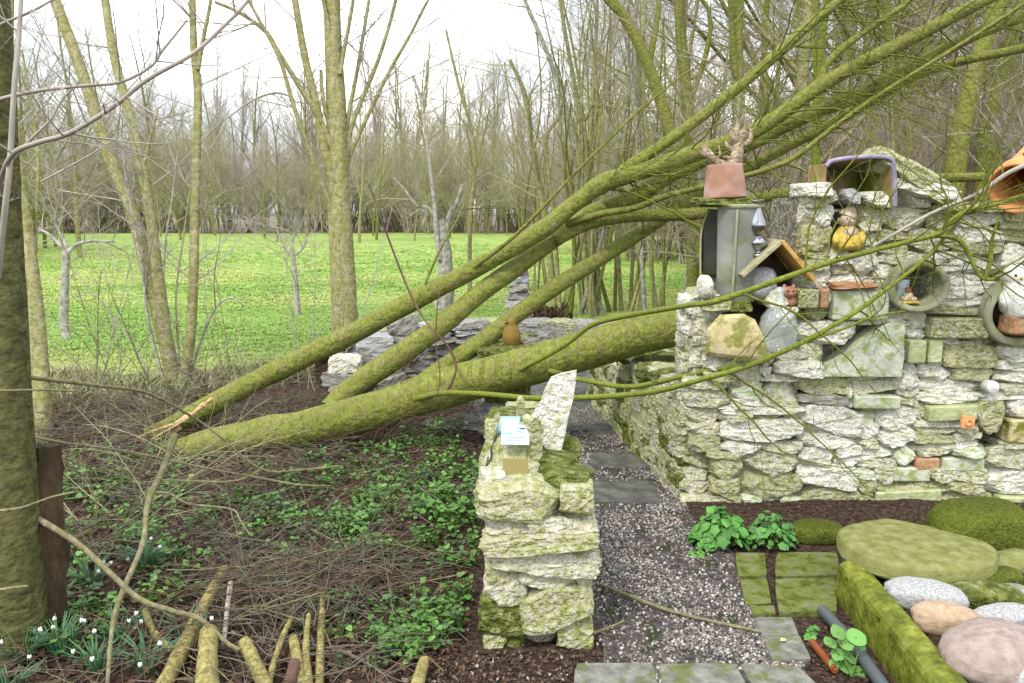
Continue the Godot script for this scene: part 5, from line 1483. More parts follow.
# ------------------------------------------------------------------ round wall behind
func build_circle():
	var C := Vector3(0.1, 0, -7.3)
	var o := thing("round_wall", "low curved grey dry-stone wall round the seat at the path's end", "wall", C + Vector3(0, 0, -1.6))
	var cr := MB.new()
	cr.lathe([Vector2(1.66, 0), Vector2(1.66, 0.31), Vector2(1.9, 0.31), Vector2(1.9, 0)], 40, Transform3D(Basis.IDENTITY, C), PI * 1.0 - 0.1, TAU + 0.35)
	put(cr, "core", M.mortar, o)
	var map := func(s: float, h: float) -> Array:
		var a := 0.32 - s / 1.66
		var d := Vector3(cos(a), 0, sin(a))
		return [C + d * 1.60 + Vector3.UP * h, Vector3(sin(a), 0, -cos(a)), -d]
	fill_face(o, 0.0, 5.6, 0.36, func(s): return 0.345, [], map, 0.06, [[0.22, 0.05], [0.16, 0.05], [0.28, 0.06]], func(_s, _h, r): return M.slate if r.randf() < 0.75 else (M.limegreen if r.randf() < 0.4 else M.cobble_grey), 55, 0.025)
	for k in 26:
		var a := 0.3 - k * 0.135
		var d := Vector3(cos(a), 0, sin(a))
		inst(slab_meshes[k % 8], "capstone", M.slate if k % 3 else M.limegreen, o, Transform3D(Basis(Vector3(sin(a), 0, -cos(a)), Vector3.UP, -d).orthonormalized() * Basis.from_scale(Vector3(0.125, 0.028, 0.16)), C + d * 1.76 + Vector3.UP * 0.355))
	# floor of the round seat
	var fl := MB.new()
	fl.lathe([Vector2(1.68, 0.010), Vector2(0.0, 0.010)], 40, Transform3D(Basis.IDENTITY, C))
	tag(put(fl, "seat_floor", M.pavingdark), "dark paved floor inside the round wall", "paving", "", "structure")
	# cairn
	var c := thing("stone_column", "stacked grey stone column standing behind the round wall", "column", Vector3(0.08, 0, -9.35))
	var y := 0.0
	for k in 9:
		var hgt := rr(0.045, 0.065)
		var wd := 0.17 * (1.0 - 0.04 * k) * rr(0.9, 1.15)
		inst(stone_meshes[k % 14], "stone", M.cobble_grey if k % 3 == 1 else M.slate, c, Transform3D(Basis(Vector3.UP, rr(0, 3)) * Basis.from_scale(Vector3(wd, hgt, wd * 0.9)), Vector3(0.08 + rr(-0.02, 0.02), y + hgt, -9.35)))
		y += hgt * 1.9
	# blocks and heap at the bed side
	for q in [[375, 343, 6.5, 0.15, 0.075, 0.11, "cobble_grey", 0.2, "white_block", "large white stone block lying among the fallen stems"], [345, 364, 6.3, 0.12, 0.07, 0.1, "lime", -0.1, "white_block", "whitish stone block lower beside the fallen stems"], [404, 325, 6.7, 0.13, 0.09, 0.11, "slate", 0.3, "grey_block", "dark grey rubble stone between two fallen stems"], [388, 366, 6.45, 0.10, 0.06, 0.09, "limegreen", 0.9, "grey_block", "mossy rubble stone below the white block"]]:
		var p := P(q[0], q[1], q[2])
		var s := inst(stone_meshes[rng.randi() % 14], numbered(q[8]), M[q[6]], self, Transform3D(Basis(Vector3.UP, q[7]) * Basis.from_scale(Vector3(q[3], q[4], q[5])), p))
		tag(s, q[9], "stone")
		# rubble stacked below each block
		var hp := thing("rubble_stack", "loose grey rubble stacked under the " + q[9].replace("lying among the fallen stems", "among the stems"), "stones", Vector3(p.x, 0, p.z))
		var ry: float = p.y - q[4]
		while ry > 0.0:
			var th := 0.055
			inst(stone_meshes[rng.randi() % 14], "stone", M.slate, hp, Transform3D(Basis(Vector3.UP, rr(0, 3)) * Basis.from_scale(Vector3(0.15, th, 0.13)), Vector3(p.x + rr(-0.03, 0.03), ry - th * 0.9, p.z)))
			ry -= th * 1.8
	# stub wall with ledge
	var st := thing("wall_stub", "short stepped stub of grey stone courses left of the round seat", "wall", Vector3(-0.62, 0, -8.2))
	for k in 7:
		for j in 3 if k < 4 else 2:
			inst(slab_meshes[(k * 3 + j) % 8], "stone", M.slate if (k + j) % 3 else M.cobble_grey, st, Transform3D(Basis(Vector3.UP, 0.5 + rr(-0.1, 0.1)) * Basis.from_scale(Vector3(0.16, 0.038, 0.14)), Vector3(-0.95 + j * 0.27 + (0.2 if k > 3 else 0.0), 0.035 + k * 0.07, -7.95 - j * 0.14)))
	# bird ornament on a mossy stone in front
	var bp := P(512, 346, 5.68)
	var ped := thing("pedestal", "little mossy stone pile carrying the orange ornament", "stones", Vector3(bp.x, 0, bp.z))
	var yy := 0.0
	while yy < bp.y - 0.02:
		var hgt: float = minf(0.07, (bp.y - yy) / 2.0 + 0.005)
		inst(stone_meshes[rng.randi() % 14], "stone", M.mossy if yy > 0.25 else M.slate, ped, Transform3D(Basis(Vector3.UP, rr(0, 3)) * Basis.from_scale(Vector3(0.19, hgt, 0.16)), Vector3(bp.x - 0.02, yy + hgt, bp.z)))
		yy += hgt * 1.9
	var b := thing("bird_ornament", "orange-brown and olive ceramic bird ornament behind the thick fallen trunk", "ornament", bp)
	var mb := MB.new()
	mb.turned([Vector2(0, 0), Vector2(0.05, 0.0), Vector2(0.072, 0.04), Vector2(0.08, 0.09), Vector2(0.07, 0.14), Vector2(0.052, 0.18), Vector2(0.046, 0.2), Vector2(0.044, 0.225), Vector2(0.028, 0.25), Vector2(0, 0.256)], 20, Transform3D(Basis(Vector3.BACK, 0.05) * Basis.from_scale(Vector3(0.82, 0.8, 0.82)), bp))
	put(mb, "body", M.orangefig, b)
	mb = MB.new(); mb.tube(PackedVector3Array([bp + Vector3(-0.02, 0.172, 0.02), bp + Vector3(-0.055, 0.166, 0.04)]), PackedFloat32Array([0.012, 0.002]), 6); put(mb, "beak", M.stump, b)
	mb = MB.new(); mb.tube(PackedVector3Array([bp + Vector3(0.03, 0.05, -0.02), bp + Vector3(0.085, 0.01, -0.04)]), PackedFloat32Array([0.03, 0.012]), 8, true, 0.0, 0, 0.5); put(mb, "tail", M.orangefig, b)
	# dark root plate on the meadow edge
	var rp := G(548, 322, 0.15)
	var rt := thing("root_heap", "dark tangled root heap beside the stone column", "roots", Vector3(rp.x, 0, rp.z))
	var rm := MB.new()
	for k in 60:
		var a := rr(0, TAU)
		var p0 := Vector3(rp.x, 0.02, rp.z) + Vector3(cos(a) * 0.3, 0, sin(a) * 0.2)
		var p2 := Vector3(rp.x, 0, rp.z) + Vector3(rr(-0.3, 0.3), rr(0.02, 0.1), rr(-0.2, 0.2))
		var pts := spline([p0, (p0 + p2) / 2 + Vector3(rr(-0.1, 0.1), rr(0.15, 0.36), rr(-0.1, 0.1)), p2], 4)
		rm.tube(pts, radii(pts.size(), rr(0.012, 0.03), 0.008), 5)
	put(rm, "roots", M.stump, rt)

# ------------------------------------------------------------------ fallen trees
func build_fallen():
	var green_tw := {"segs": [8, 5, 4], "up": [0.03, 0.03, 0.02], "wob": [0.3, 0.34, 0.36], "n": [5, 4]}
	var a1 := [[150, 438, 5.7], [200, 412, 5.72], [260, 379, 5.75], [334, 343, 5.8], [415, 300, 5.85], [482, 265, 5.9], [540, 231, 5.95], [568, 209, 6.0], [602, 184, 6.0], [640, 172, 6.05], [684, 157, 6.1], [751, 133, 6.2], [817, 88, 6.3], [851, 68, 6.35], [904, 42, 6.4], [984, 0, 6.5], [1050, -34, 6.6]]
	var up1 := [[600, 190, 6.15], [632, 165, 6.2], [684, 130, 6.3], [751, 77, 6.4], [807, 27, 6.5], [841, 0, 6.55], [900, -45, 6.7]]
	var t1 = drawn_tree("fallen_tree", "fallen mossy stem with a splintered yellow break, uppermost across the bed", G(150, 446), [
		[line(a1), 0.080, 0.052, 60], [line(up1), 0.05, 0.04, 34],
		[line([[817, 88, 6.3], [830, 60, 6.35], [860, 35, 6.4], [900, 8, 6.45], [930, -20, 6.5]]), 0.035, 0.02, 12],
		[line([[420, 296, 5.83], [440, 250, 5.8], [462, 210, 5.8], [478, 160, 5.8], [490, 105, 5.8]]), 0.010, 0.004, 5],
		[line([[470, 270, 5.85], [510, 240, 5.7], [545, 205, 5.65], [580, 168, 5.6], [640, 110, 5.6], [690, 70, 5.6]]), 0.017, 0.006, 8],
	], M.bark, M.twig_green, 201, 10, 1.1, 0.5, "fallen stems", 0.16, "tree", 0.006, green_tw)
	var sp := MB.new()
	for q in [[[204, 404], [178, 424], [124, 454], 0.026, 5.52], [[190, 414], [165, 430], [136, 443], 0.03, 5.58], [[175, 424], [150, 432], [112, 449], 0.018, 5.55], [[180, 428], [150, 445], [136, 456], 0.02, 5.6], [[212, 398], [200, 408], [182, 420], 0.016, 5.6]]:
		var pts := spline([P(q[0][0], q[0][1], q[4]), P(q[1][0], q[1][1], q[4]), P(q[2][0], q[2][1], q[4])], 4)
		sp.tube(pts, radii(pts.size(), q[3] * 1.6, 0.003), 7, true, 0.5, 3, 0.5)
	put(sp, "splinter", M.wood_raw, t1).set_meta("label", "raw yellow splintered break of the stem")
	var d1 := [[165, 460, 5.25], [234, 443, 5.28], [342, 419, 5.3], [442, 389, 5.35], [522, 368, 5.4], [576, 353, 5.45], [684, 324, 5.55], [745, 306, 5.6]]
	var b1 := [[330, 410, 5.42], [349, 390, 5.5], [395, 358, 5.6], [442, 325, 5.75], [482, 292, 5.9], [529, 258, 6.1], [587, 216, 6.25], [634, 197, 6.35], [684, 168, 6.45], [751, 143, 6.5], [784, 126, 6.55], [851, 98, 6.6], [917, 65, 6.65], [971, 36, 6.7], [1040, 10, 6.8]]
	var c1 := [[425, 384, 5.5], [435, 373, 5.6], [482, 341, 5.8], [542, 296, 6.0], [596, 261, 6.2], [643, 231, 6.45], [685, 203, 6.6], [740, 172, 6.75], [800, 140, 6.85], [860, 108, 6.95], [930, 70, 7.0], [1040, 45, 7.1]]
	var h1 := [[556, 240, 6.1], [587, 224, 6.12], [622, 217, 6.12], [657, 215, 6.15], [702, 213, 6.15], [757, 198, 6.15], [801, 192, 6.15], [860, 186, 6.15], [931, 179, 6.1], [997, 176, 6.1], [1060, 172, 6.1]]
	var t2 := [[566, 224, 6.08], [600, 214, 6.0], [634, 208, 6.0], [669, 195, 5.95], [702, 187, 5.9], [784, 163, 5.8], [834, 127, 5.7], [884, 92, 5.6], [960, 45, 5.5], [1030, 0, 5.4]]
	var e1 := [[395, 402, 5.33], [418, 398, 5.22], [442, 393, 5.12], [482, 394, 5.0], [529, 398, 4.8], [576, 398, 4.6], [626, 395, 4.4], [663, 390, 4.2], [700, 380, 4.0], [751, 365, 3.95], [801, 343, 3.92], [851, 315, 3.9], [884, 291, 3.9], [918, 265, 3.9], [944, 238, 3.9], [965, 205, 3.9]]
	var e1b := [[535, 366, 5.4], [560, 374, 5.25], [582, 380, 5.1], [626, 387, 4.8], [659, 382, 4.55], [700, 372, 4.35], [740, 366, 4.2]]
	var e2 := [[505, 378, 5.36], [525, 367, 5.25], [542, 358, 5.15], [569, 342, 5.1], [592, 325, 5.0], [626, 316, 4.75], [684, 306, 4.2], [717, 301, 3.95], [784, 278, 3.85], [834, 261, 3.85], [891, 246, 3.85], [937, 234, 3.85], [949, 222, 3.85], [968, 211, 3.85], [996, 204, 3.85], [1040, 190, 3.85]]
	var e2b := [[930, 235, 3.86], [955, 238, 3.86], [967, 250, 3.86], [975, 268, 3.86], [984, 279, 3.86], [1000, 278, 3.84]]
	var e3 := [[985, 279, 3.86], [990, 262, 3.84], [992, 240, 3.82], [1000, 215, 3.8]]
	var e4 := [[801, 343, 3.93], [840, 330, 3.9], [870, 318, 3.9], [905, 311, 3.9]]
	var gr := [[870, 248, 3.95], [930, 214, 4.0], [975, 195, 3.95], [1010, 172, 3.9], [1040, 160, 3.9]]
	drawn_tree("fallen_tree", "thick fallen mossy trunk with forked stems reaching over the stone wall", G(165, 470), [
		[line(d1), 0.125, 0.142, 0], [line(b1), 0.082, 0.05, 46], [line(c1), 0.072, 0.036, 34], [line(h1), 0.052, 0.035, 14], [line(t2), 0.030, 0.012, 16],
		[line(e1), 0.021, 0.008, 14, M.bark_lime], [line(e1b), 0.02, 0.012, 2, M.bark_lime], [line(e2), 0.019, 0.010, 18, M.bark_lime], [line(e2b), 0.013, 0.008, 3, M.bark_lime], [line(e3), 0.012, 0.005, 2, M.bark_lime], [line(e4), 0.010, 0.004, 2, M.bark_lime], [line(gr), 0.008, 0.012, 3, M.twig_grey],
	], M.bark, M.twig_green, 202, 10, 0.75, 0.5, "fallen stems", 0.16, "tree", 0.0045, green_tw)

# sticks, cut logs and shoots, each one a thing: [points, r px at depth, material, name, label]
func stick(called: String, label: String, cat: String, pts_: Array, r0: float, r1: float, m, rough := 0.12, sides := 8, group := ""):
	var pts := spline(pts_, 5)
	var mb := MB.new()
	mb.tube(pts, radii(pts.size(), r0, r1), sides, true, rough, rng.randi() % 1000)
	var o := put(mb, called, m)
	tag(o, label, cat, group)
	return o

func build_sticks():
	var lg := func(a: Array, r: float) -> Array:
		var o := []
		for q in a:
			var p := G(q[0], q[1], 0.04 + r)
			p.y = gh(p.x, p.z) + r * 0.9 + (q[2] if q.size() > 2 else 0.0)
			o.append(p)
		return o
	var grp := "cut logs lying in the bed"
	stick("cut_log", "longest cut log, pale tan, leaning inward at the bottom of the bed", "log", lg.call([[224, 565, 0.03], [200, 610, 0.03], [180, 650, 0.02], [155, 695, 0.02]], 0.026), 0.022, 0.029, M.cutwood, 0.3, 10, grp)
	stick("cut_log", "thickest yellow-green cut log beside the longest one", "log", lg.call([[209, 636, 0.06], [207, 665, 0.03], [206, 700, 0.01]], 0.036), 0.034, 0.038, M.cutwood, 0.3, 12, grp)
	stick("cut_log", "yellow cut log slanting towards the bottom edge", "log", lg.call([[245, 640, 0.05], [256, 665, 0.03], [272, 692, 0.0]], 0.026), 0.022, 0.028, M.cutwood, 0.3, 10, grp)
	stick("cut_branch", "thin forked mossy branch between the yellow cut logs", "branch", lg.call([[292, 618, 0.08], [283, 635, 0.06], [272, 665, 0.03], [266, 690, 0.0]], 0.012), 0.010, 0.013, M.cutwood, 0.3, 8, grp)
	stick("cut_log", "mossy yellow log with a crook near the brush twigs", "log", lg.call([[293, 636, 0.05], [299, 665, 0.03], [304, 700, 0.0]], 0.02), 0.018, 0.022, M.cutwood, 0.3, 10, grp)
	stick("cut_branch", "straight pale branch just beside the crooked mossy log", "branch", lg.call([[309, 620, 0.09], [306, 650, 0.05], [310, 695, 0.01]], 0.015), 0.011, 0.016, M.cutwood, 0.3, 8, grp)
	stick("cut_branch", "upright brown-green branch stub nearest the ground weeds", "branch", lg.call([[323, 590, 0.05], [321, 630, 0.04], [319, 680, 0.0]], 0.014), 0.010, 0.015, M.cutwood, 0.3, 8, grp)
	stick("cut_log", "dark grey-brown short log end at the bottom edge", "log", lg.call([[295, 664, 0.06], [286, 690, 0.02]], 0.022), 0.02, 0.024, M.twig_red, 0.08, 10, grp)
	stick("cut_log", "short grey-green log end at the bottom near the pillar", "log", lg.call([[424, 658, 0.03], [419, 672, 0.02], [410, 695, 0.0]], 0.02), 0.019, 0.022, M.cutwood, 0.3, 12, grp)
	stick("cut_branch", "thin brown stub right behind the thickest log", "branch", lg.call([[231, 586, 0.06], [228, 605, 0.05], [223, 640, 0.02]], 0.01), 0.012, 0.009, M.twig_grey, 0.15, 8, grp)
	stick("cut_branch", "curved mossy branch looping round below the fallen grey stick", "branch", lg.call([[145, 605, 0.02], [150, 622, 0.03], [160, 636, 0.03], [176, 650, 0.02]], 0.013), 0.012, 0.014, M.cutwood, 0.3, 8, grp)
	# fallen sticks and branches, traced with depth
	stick("mossy_branch", "long mossy branch falling from the tree trunk towards the cut logs", "branch", line([[33, 516, 2.95], [77, 543, 2.92], [110, 573, 2.88], [140, 599, 2.85], [173, 611, 2.86], [200, 619, 2.88], [227, 643, 2.85], [240, 650, 2.84]]), 0.012, 0.008, M.stickbark, 0.2)
	stick("bent_stick", "bent grey stick standing up before the thick fallen trunk", "branch", line([[176, 434, 3.7], [163, 469, 3.6], [148, 503, 3.4], [143, 543, 3.2], [124, 588, 3.0], [113, 623, 2.85], [107, 690, 2.6]]), 0.015, 0.007, M.stickbark, 0.2)
	stick("forked_branch", "pale forked branch arching from the tree over the fallen trunk", "branch", line([[10, 375, 3.2], [60, 381, 3.4], [100, 386, 3.6], [147, 393, 3.9], [191, 416, 4.2], [217, 434, 4.3], [261, 469, 4.4], [300, 470, 4.4], [340, 466, 4.5]]), 0.009, 0.006, M.stickbark, 0.2)
	stick("side_branch", "pale branch leaving the fork of the arching branch towards the trunk", "branch", line([[261, 469, 4.4], [246, 478, 4.35], [226, 482, 4.3], [190, 481, 4.25], [160, 480, 4.2]]), 0.008, 0.006, M.stickbark, 0.2)
	stick("long_stick", "long thin green stick lying low across the bed", "branch", line([[0, 430, 3.4], [60, 442, 3.6], [130, 452, 3.9], [200, 467, 4.1], [260, 478, 4.2], [300, 485, 4.2], [330, 486, 4.3]]), 0.006, 0.005, M.stickbark, 0.2)
	stick("wavy_stick", "pale wavy stick lying on the litter", "branch", line([[150, 492, 3.8], [170, 494, 3.8], [189, 504, 3.75], [231, 509, 3.7], [240, 520, 3.6], [250, 535, 3.5]]), 0.007, 0.004, M.stickbark, 0.2)
	stick("path_stick", "long thin stick lying across the gravel path", "branch", [G(600, 584, 0.03), G(653, 605, 0.025), G(682, 614, 0.02), G(716, 622, 0.02), G(762, 632, 0.025)], 0.008, 0.006, M.stickbark, 0.15)
	stick("path_stick", "short stick on the path at the pillar's foot", "branch", [G(588, 634, 0.03), G(605, 629, 0.03), G(624, 621, 0.03)], 0.006, 0.004, M.stickbark, 0.15)
	stick("red_shoot", "dark reddish shoot bent over the middle fallen stem", "shoot", line([[369, 185, 5.2], [375, 200, 5.2], [386, 232, 5.2], [409, 291, 5.2], [427, 323, 5.15], [447, 345, 5.1], [456, 366, 5.1], [452, 382, 5.1], [446, 392, 5.12]]), 0.006, 0.009, M.twig_red, 0.1)
	stick("red_shoot", "thin red-brown shoot in front of the fork of the fallen stems", "shoot", line([[440, 290, 5.0], [437, 310, 5.0], [436, 345, 5.0], [440, 375, 5.0], [436, 400, 5.0]]), 0.003, 0.004, M.twig_red, 0.1)
	stick("pale_twig", "thin pale twig crossing before the tree trunk at the picture's edge", "twig", line([[-10, 511, 2.6], [20, 508, 2.6], [52, 497, 2.6], [75, 492, 2.6]]), 0.005, 0.003, M.stickbark, 0.1)
	stick("pale_twig", "straight pale twig low before the tree trunk", "twig", line([[-10, 591, 2.5], [10, 588, 2.5], [28, 586, 2.5]]), 0.005, 0.004, M.stickbark, 0.1)
	stick("pale_twig", "long thin pale twig crossing the picture at the meadow's foot", "twig", line([[-10, 391, 2.8], [40, 390, 2.9], [75, 391, 3.0]]), 0.005, 0.004, M.stickbark, 0.1)
	# fans of thin twigs bristling out of the bed
	var g := RandomNumberGenerator.new(); g.seed = 66
	for k in 16:
		var b := G(g.randf_range(45, 330), g.randf_range(388, 425), 0.0)
		if absf(b.x) < 0.9: continue
		var tp := b + Vector3(g.randf_range(-0.5, 0.5), g.randf_range(0.7, 1.7), g.randf_range(-0.3, 0.2))
		var o := thing("bare_shoot", "thin bare shoot rising between the bed and the meadow", "shoot", b, "shoots at the meadow's near edge")
		var tr := MB.new(); var tw := MB.new()
		grow(tr, tw, b, (tp - b).normalized(), (tp - b).length(), g.randf_range(0.004, 0.008), 0, {"segs": [9, 5, 3], "tip": [0.35, 0.4, 0.5], "wob": [0.09, 0.14, 0.2], "up": [0.0, 0.03, 0.0], "sides": [5, 3, 3], "split": 1, "n": [8, 4], "start": [0.2, 0.2], "ang": [0.6, 0.7], "ratio": [0.4, 0.5], "thin": [0.6, 0.7]}, g)
		put(tr, "stem", [M.twig_grey, M.twig_olive, M.stickbark][k % 3], o)
		put(tw, "twigs", [M.twig_grey, M.twig_olive, M.stickbark][k % 3], o)
	for q in [[175, 470, 4.3, "sprouting shrub stub with pale twigs in front of the thick trunk's butt", "twig_olive", 0.9], [130, 520, 3.6, "small bristling twig shrub by the bent grey stick", "twig_olive", 0.7], [60, 560, 3.0, "twiggy brown shoots at the foot of the old stump", "twig_litter", 0.6], [455, 415, 4.9, "tuft of thin brown stems behind the pillar", "twig_red", 0.8], [340, 455, 4.6, "thin brown stems below the thick fallen trunk", "twig_red", 0.7], [375, 400, 5.0, "thin red-brown stems rising before the forked stems", "twig_red", 1.1], [110, 430, 5.4, "brown bramble tangle behind the splintered stem", "twig_litter", 0.9], [70, 440, 5.0, "bramble tangle between the tree and the splintered stem", "twig_litter", 1.0], [270, 420, 5.6, "brown bramble heap between the two fallen trunks", "twig_litter", 0.8], [310, 400, 5.7, "dense bramble stems beside the pale tree's foot", "twig_red", 0.8], [290, 575, 3.1, "grey brush twig heap above the cut logs", "twig_litter", 0.5], [150, 408, 6.0, "olive bramble tangle at the foot of the stem clump", "twig_olive", 1.1], [235, 398, 6.2, "brown bramble tangle behind the upper fallen stem", "twig_litter", 1.0], [60, 405, 6.0, "pale bramble tangle beside the slim tree", "twig_olive", 1.1], [310, 378, 6.4, "low twig tangle before the pale tree", "twig_olive", 0.8]]:
		var base := G(q[0], q[1], 0.03)
		base.y = gh(base.x, base.z)
		var o := thing("twig_shrub", q[3], "shrub", base, "twiggy shrubs in the bed")
		var tr := MB.new(); var tw := MB.new()
		for k in 11:
			var d := Vector3(g.randf_range(-1, 1), g.randf_range(0.15, 0.9), g.randf_range(-0.7, 0.7)).normalized()
			grow(tr, tw, base + Vector3(g.randf_range(-0.25, 0.25), 0, g.randf_range(-0.15, 0.15)), d, q[5] * g.randf_range(0.5, 1.2), 0.0035, 0, {"segs": [7, 5, 3], "tip": [0.4, 0.4, 0.5], "wob": [0.12, 0.16, 0.2], "up": [-0.06, -0.04, 0.0], "sides": [4, 3, 3], "split": 1, "n": [6, 4], "start": [0.2, 0.2], "ang": [0.7, 0.8], "ratio": [0.45, 0.5], "thin": [0.65, 0.7]}, g)
		put(tr, "stems", M[q[4]], o).set_meta("kind", "stuff")
		put(tw, "twigs", M[q[4]], o).set_meta("kind", "stuff")

# ------------------------------------------------------------------ standing trees close by
func build_near_trees():
	var bare := {"up": [0.02, 0.02, 0.02], "n": [5, 3]}
	drawn_tree("near_tree", "dark mossy tree trunk at the picture's edge with bare branches", G(13, 640), [
		[line([[15, 655, 2.9], [15, 600, 2.9], [11, 530, 2.92], [5, 440, 2.95], [-2, 300, 3.0], [-9, 150, 3.05], [-16, 0, 3.1], [-24, -120, 3.2]]), 0.104, 0.088, 0],
		[line([[-7, 215, 3.03], [0, 182, 2.88], [13, 154, 2.72], [40, 142, 2.65], [70, 133, 2.6], [113, 107, 2.55], [147, 80, 2.5], [194, 53, 2.5], [230, 20, 2.5], [252, -4, 2.5], [280, -40, 2.5]]), 0.010, 0.005, 9, M.twig_grey],
		[line([[-11, 112, 3.06], [-4, 102, 2.92], [8, 97, 2.82], [43, 90, 2.75], [80, 86, 2.7], [120, 82, 2.7], [150, 67, 2.7], [163, 50, 2.7], [187, 20, 2.7]]), 0.008, 0.004, 8, M.twig_grey],
		[line([[-4, 300, 3.0], [0, 255, 2.88], [6, 200, 2.8], [10, 160, 2.78], [14, 90, 2.75], [20, 20, 2.75], [21, -30, 2.75]]), 0.012, 0.007, 4, M.twig_grey],
		[line([[-15, 40, 3.09], [-4, 27, 2.92], [30, 12, 2.72], [52, 0, 2.7], [80, -15, 2.7]]), 0.006, 0.004, 2, M.twig_grey],
		[line([[14, 158, 2.75], [30, 140, 2.75], [50, 120, 2.75], [62, 100, 2.75], [80, 80, 2.75]]), 0.006, 0.003, 2, M.twig_grey],
	], M.bark_dark, M.twig_grey, 301, 5, 0.4, 0.2, "", 0.05, "tree", 0.003, bare)
	var st := thing("old_stump", "dark rotten stump leaning against the mossy trunk", "stump", G(48, 612))
	var mb := MB.new()
	var sp := spline(line([[50, 618, 3.0], [48, 570, 3.0], [46, 520, 3.02], [45, 470, 3.05], [43, 446, 3.05]]), 5)
	mb.tube(sp, radii(sp.size(), 0.07, 0.05), 14, true, 0.5, 71)
	put(mb, "trunk", M.stump, st)
	drawn_tree("slim_tree", "slim mossy tree just behind the dark trunk at the picture's edge", G(42, 450), [
		[line([[44, 455, 5.6], [42, 400, 5.6], [38, 330, 5.65], [30, 260, 5.7], [22, 200, 5.75], [14, 130, 5.8], [8, 60, 5.9], [10, -40, 6.0]]), 0.062, 0.035, 8],
		[line([[34, 300, 5.7], [36, 220, 5.8], [38, 160, 5.8], [30, 100, 5.9], [22, 50, 5.9]]), 0.015, 0.007, 5],
	], M.bark_tan, M.twig_grey, 302, 8, 0.9, 0.4)
	# clump of leaning stems
	var cb := G(178, 388)
	drawn_tree("stem_clump", "clump of three slender green-grey stems leaning apart before the meadow", cb, [
		[line([[176, 392, 7.1], [174, 378, 7.1], [160, 318, 7.15], [147, 268, 7.2], [133, 213, 7.25], [110, 157, 7.3], [80, 67, 7.4], [55, 0, 7.5], [40, -50, 7.6]]), 0.072, 0.045, 7],
		[line([[178, 390, 7.05], [170, 360, 7.05], [157, 268, 7.1], [150, 213, 7.15], [143, 173, 7.2], [130, 117, 7.3], [115, 60, 7.4], [105, 0, 7.5], [98, -50, 7.6]]), 0.055, 0.035, 9],
		[line([[181, 390, 7.0], [190, 341, 7.0], [194, 268, 7.0], [195, 213, 7.05], [198, 100, 7.1], [194, 50, 7.15], [192, -20, 7.2]]), 0.05, 0.03, 9],
		[line([[198, 70, 7.1], [203, 40, 7.1], [210, 5, 7.1], [214, -30, 7.1]]), 0.022, 0.014, 4],
		[line([[143, 170, 7.2], [150, 140, 7.2], [158, 110, 7.2]]), 0.02, 0.008, 3],
		[line([[166, 388, 7.1], [150, 330, 7.1], [142, 270, 7.1], [128, 190, 7.1], [120, 130, 7.1]]), 0.016, 0.008, 5, M.bark_pale],
		[line([[186, 388, 7.1], [205, 330, 7.1], [218, 305, 7.1], [232, 298, 7.1], [244, 306, 7.1]]), 0.014, 0.006, 3, M.bark_pale],
		[line([[170, 388, 7.1], [163, 330, 7.1], [165, 250, 7.1], [172, 200, 7.1], [178, 150, 7.1]]), 0.012, 0.006, 5, M.bark_pale],
		[line([[158, 390, 7.1], [130, 340, 7.1], [100, 300, 7.1], [72, 268, 7.1]]), 0.009, 0.004, 3, M.twig_grey],
		[line([[182, 388, 7.2], [176, 300, 7.2], [183, 240, 7.2], [190, 190, 7.2]]), 0.012, 0.006, 4, M.twig_olive],
	], M.bark_tan, M.twig_grey, 303, 8, 1.1, 0.25)
	# pale main tree
	drawn_tree("pale_tree", "smooth olive-tan tree with upswept limbs on the meadow's near edge", G(346, 342), [
		[line([[346, 345, 9.4], [345, 320, 9.4], [342, 260, 9.45], [339, 200, 9.5], [337, 150, 9.55], [336, 100, 9.6], [333, 40, 9.7], [331, -40, 9.8], [330, -120, 10.0]]), 0.165, 0.085, 6],
		[line([[340, 205, 9.45], [328, 165, 9.45], [316, 105, 9.45], [305, 58, 9.5], [295, 0, 9.5], [288, -50, 9.5]]), 0.06, 0.035, 8],
		[line([[338, 165, 9.5], [324, 128, 9.43], [312, 105, 9.4], [303, 92, 9.4], [279, 53, 9.4], [266, 32, 9.4], [240, 13, 9.4], [215, 2, 9.4]]), 0.04, 0.02, 8],
		[line([[340, 235, 9.45], [328, 200, 9.4], [319, 177, 9.35], [305, 140, 9.3], [292, 100, 9.3], [280, 60, 9.3], [262, 25, 9.3], [240, -15, 9.3]]), 0.038, 0.018, 7],
		[line([[344, 200, 9.5], [346, 166, 9.6], [384, 82, 9.7], [410, 35, 9.8], [428, 0, 9.8], [445, -30, 9.9]]), 0.03, 0.014, 7],
		[line([[345, 190, 9.5], [350, 132, 9.6], [379, 58, 9.7], [396, 0, 9.7], [405, -40, 9.7]]), 0.032, 0.018, 7],
		[line([[344, 175, 9.5], [347, 126, 9.6], [358, 66, 9.6], [369, 0, 9.7], [375, -40, 9.7]]), 0.03, 0.018, 7],
		[line([[340, 75, 9.55], [344, 50, 9.6], [350, 20, 9.6], [356, -20, 9.6]]), 0.03, 0.02, 4],
		[line([[291, 96, 9.3], [275, 93, 9.3], [253, 100, 9.25], [225, 120, 9.2], [200, 142, 9.2]]), 0.018, 0.007, 5, M.twig_grey],
		[line([[337, 150, 9.55], [326, 112, 9.5], [322, 90, 9.5], [321, 70, 9.5]]), 0.03, 0.02, 0],
		[line([[335, 60, 9.65], [325, 10, 9.6], [316, -30, 9.6]]), 0.03, 0.02, 3],
	], M.bark_tan, M.twig_grey, 304, 7, 1.3, 0.35, "", 0.04, "tree", 0.007)
	# little trees on the meadow
	var spread := {"wob": [0.2, 0.25, 0.3], "n": [6, 4], "ratio": [0.55, 0.5]}
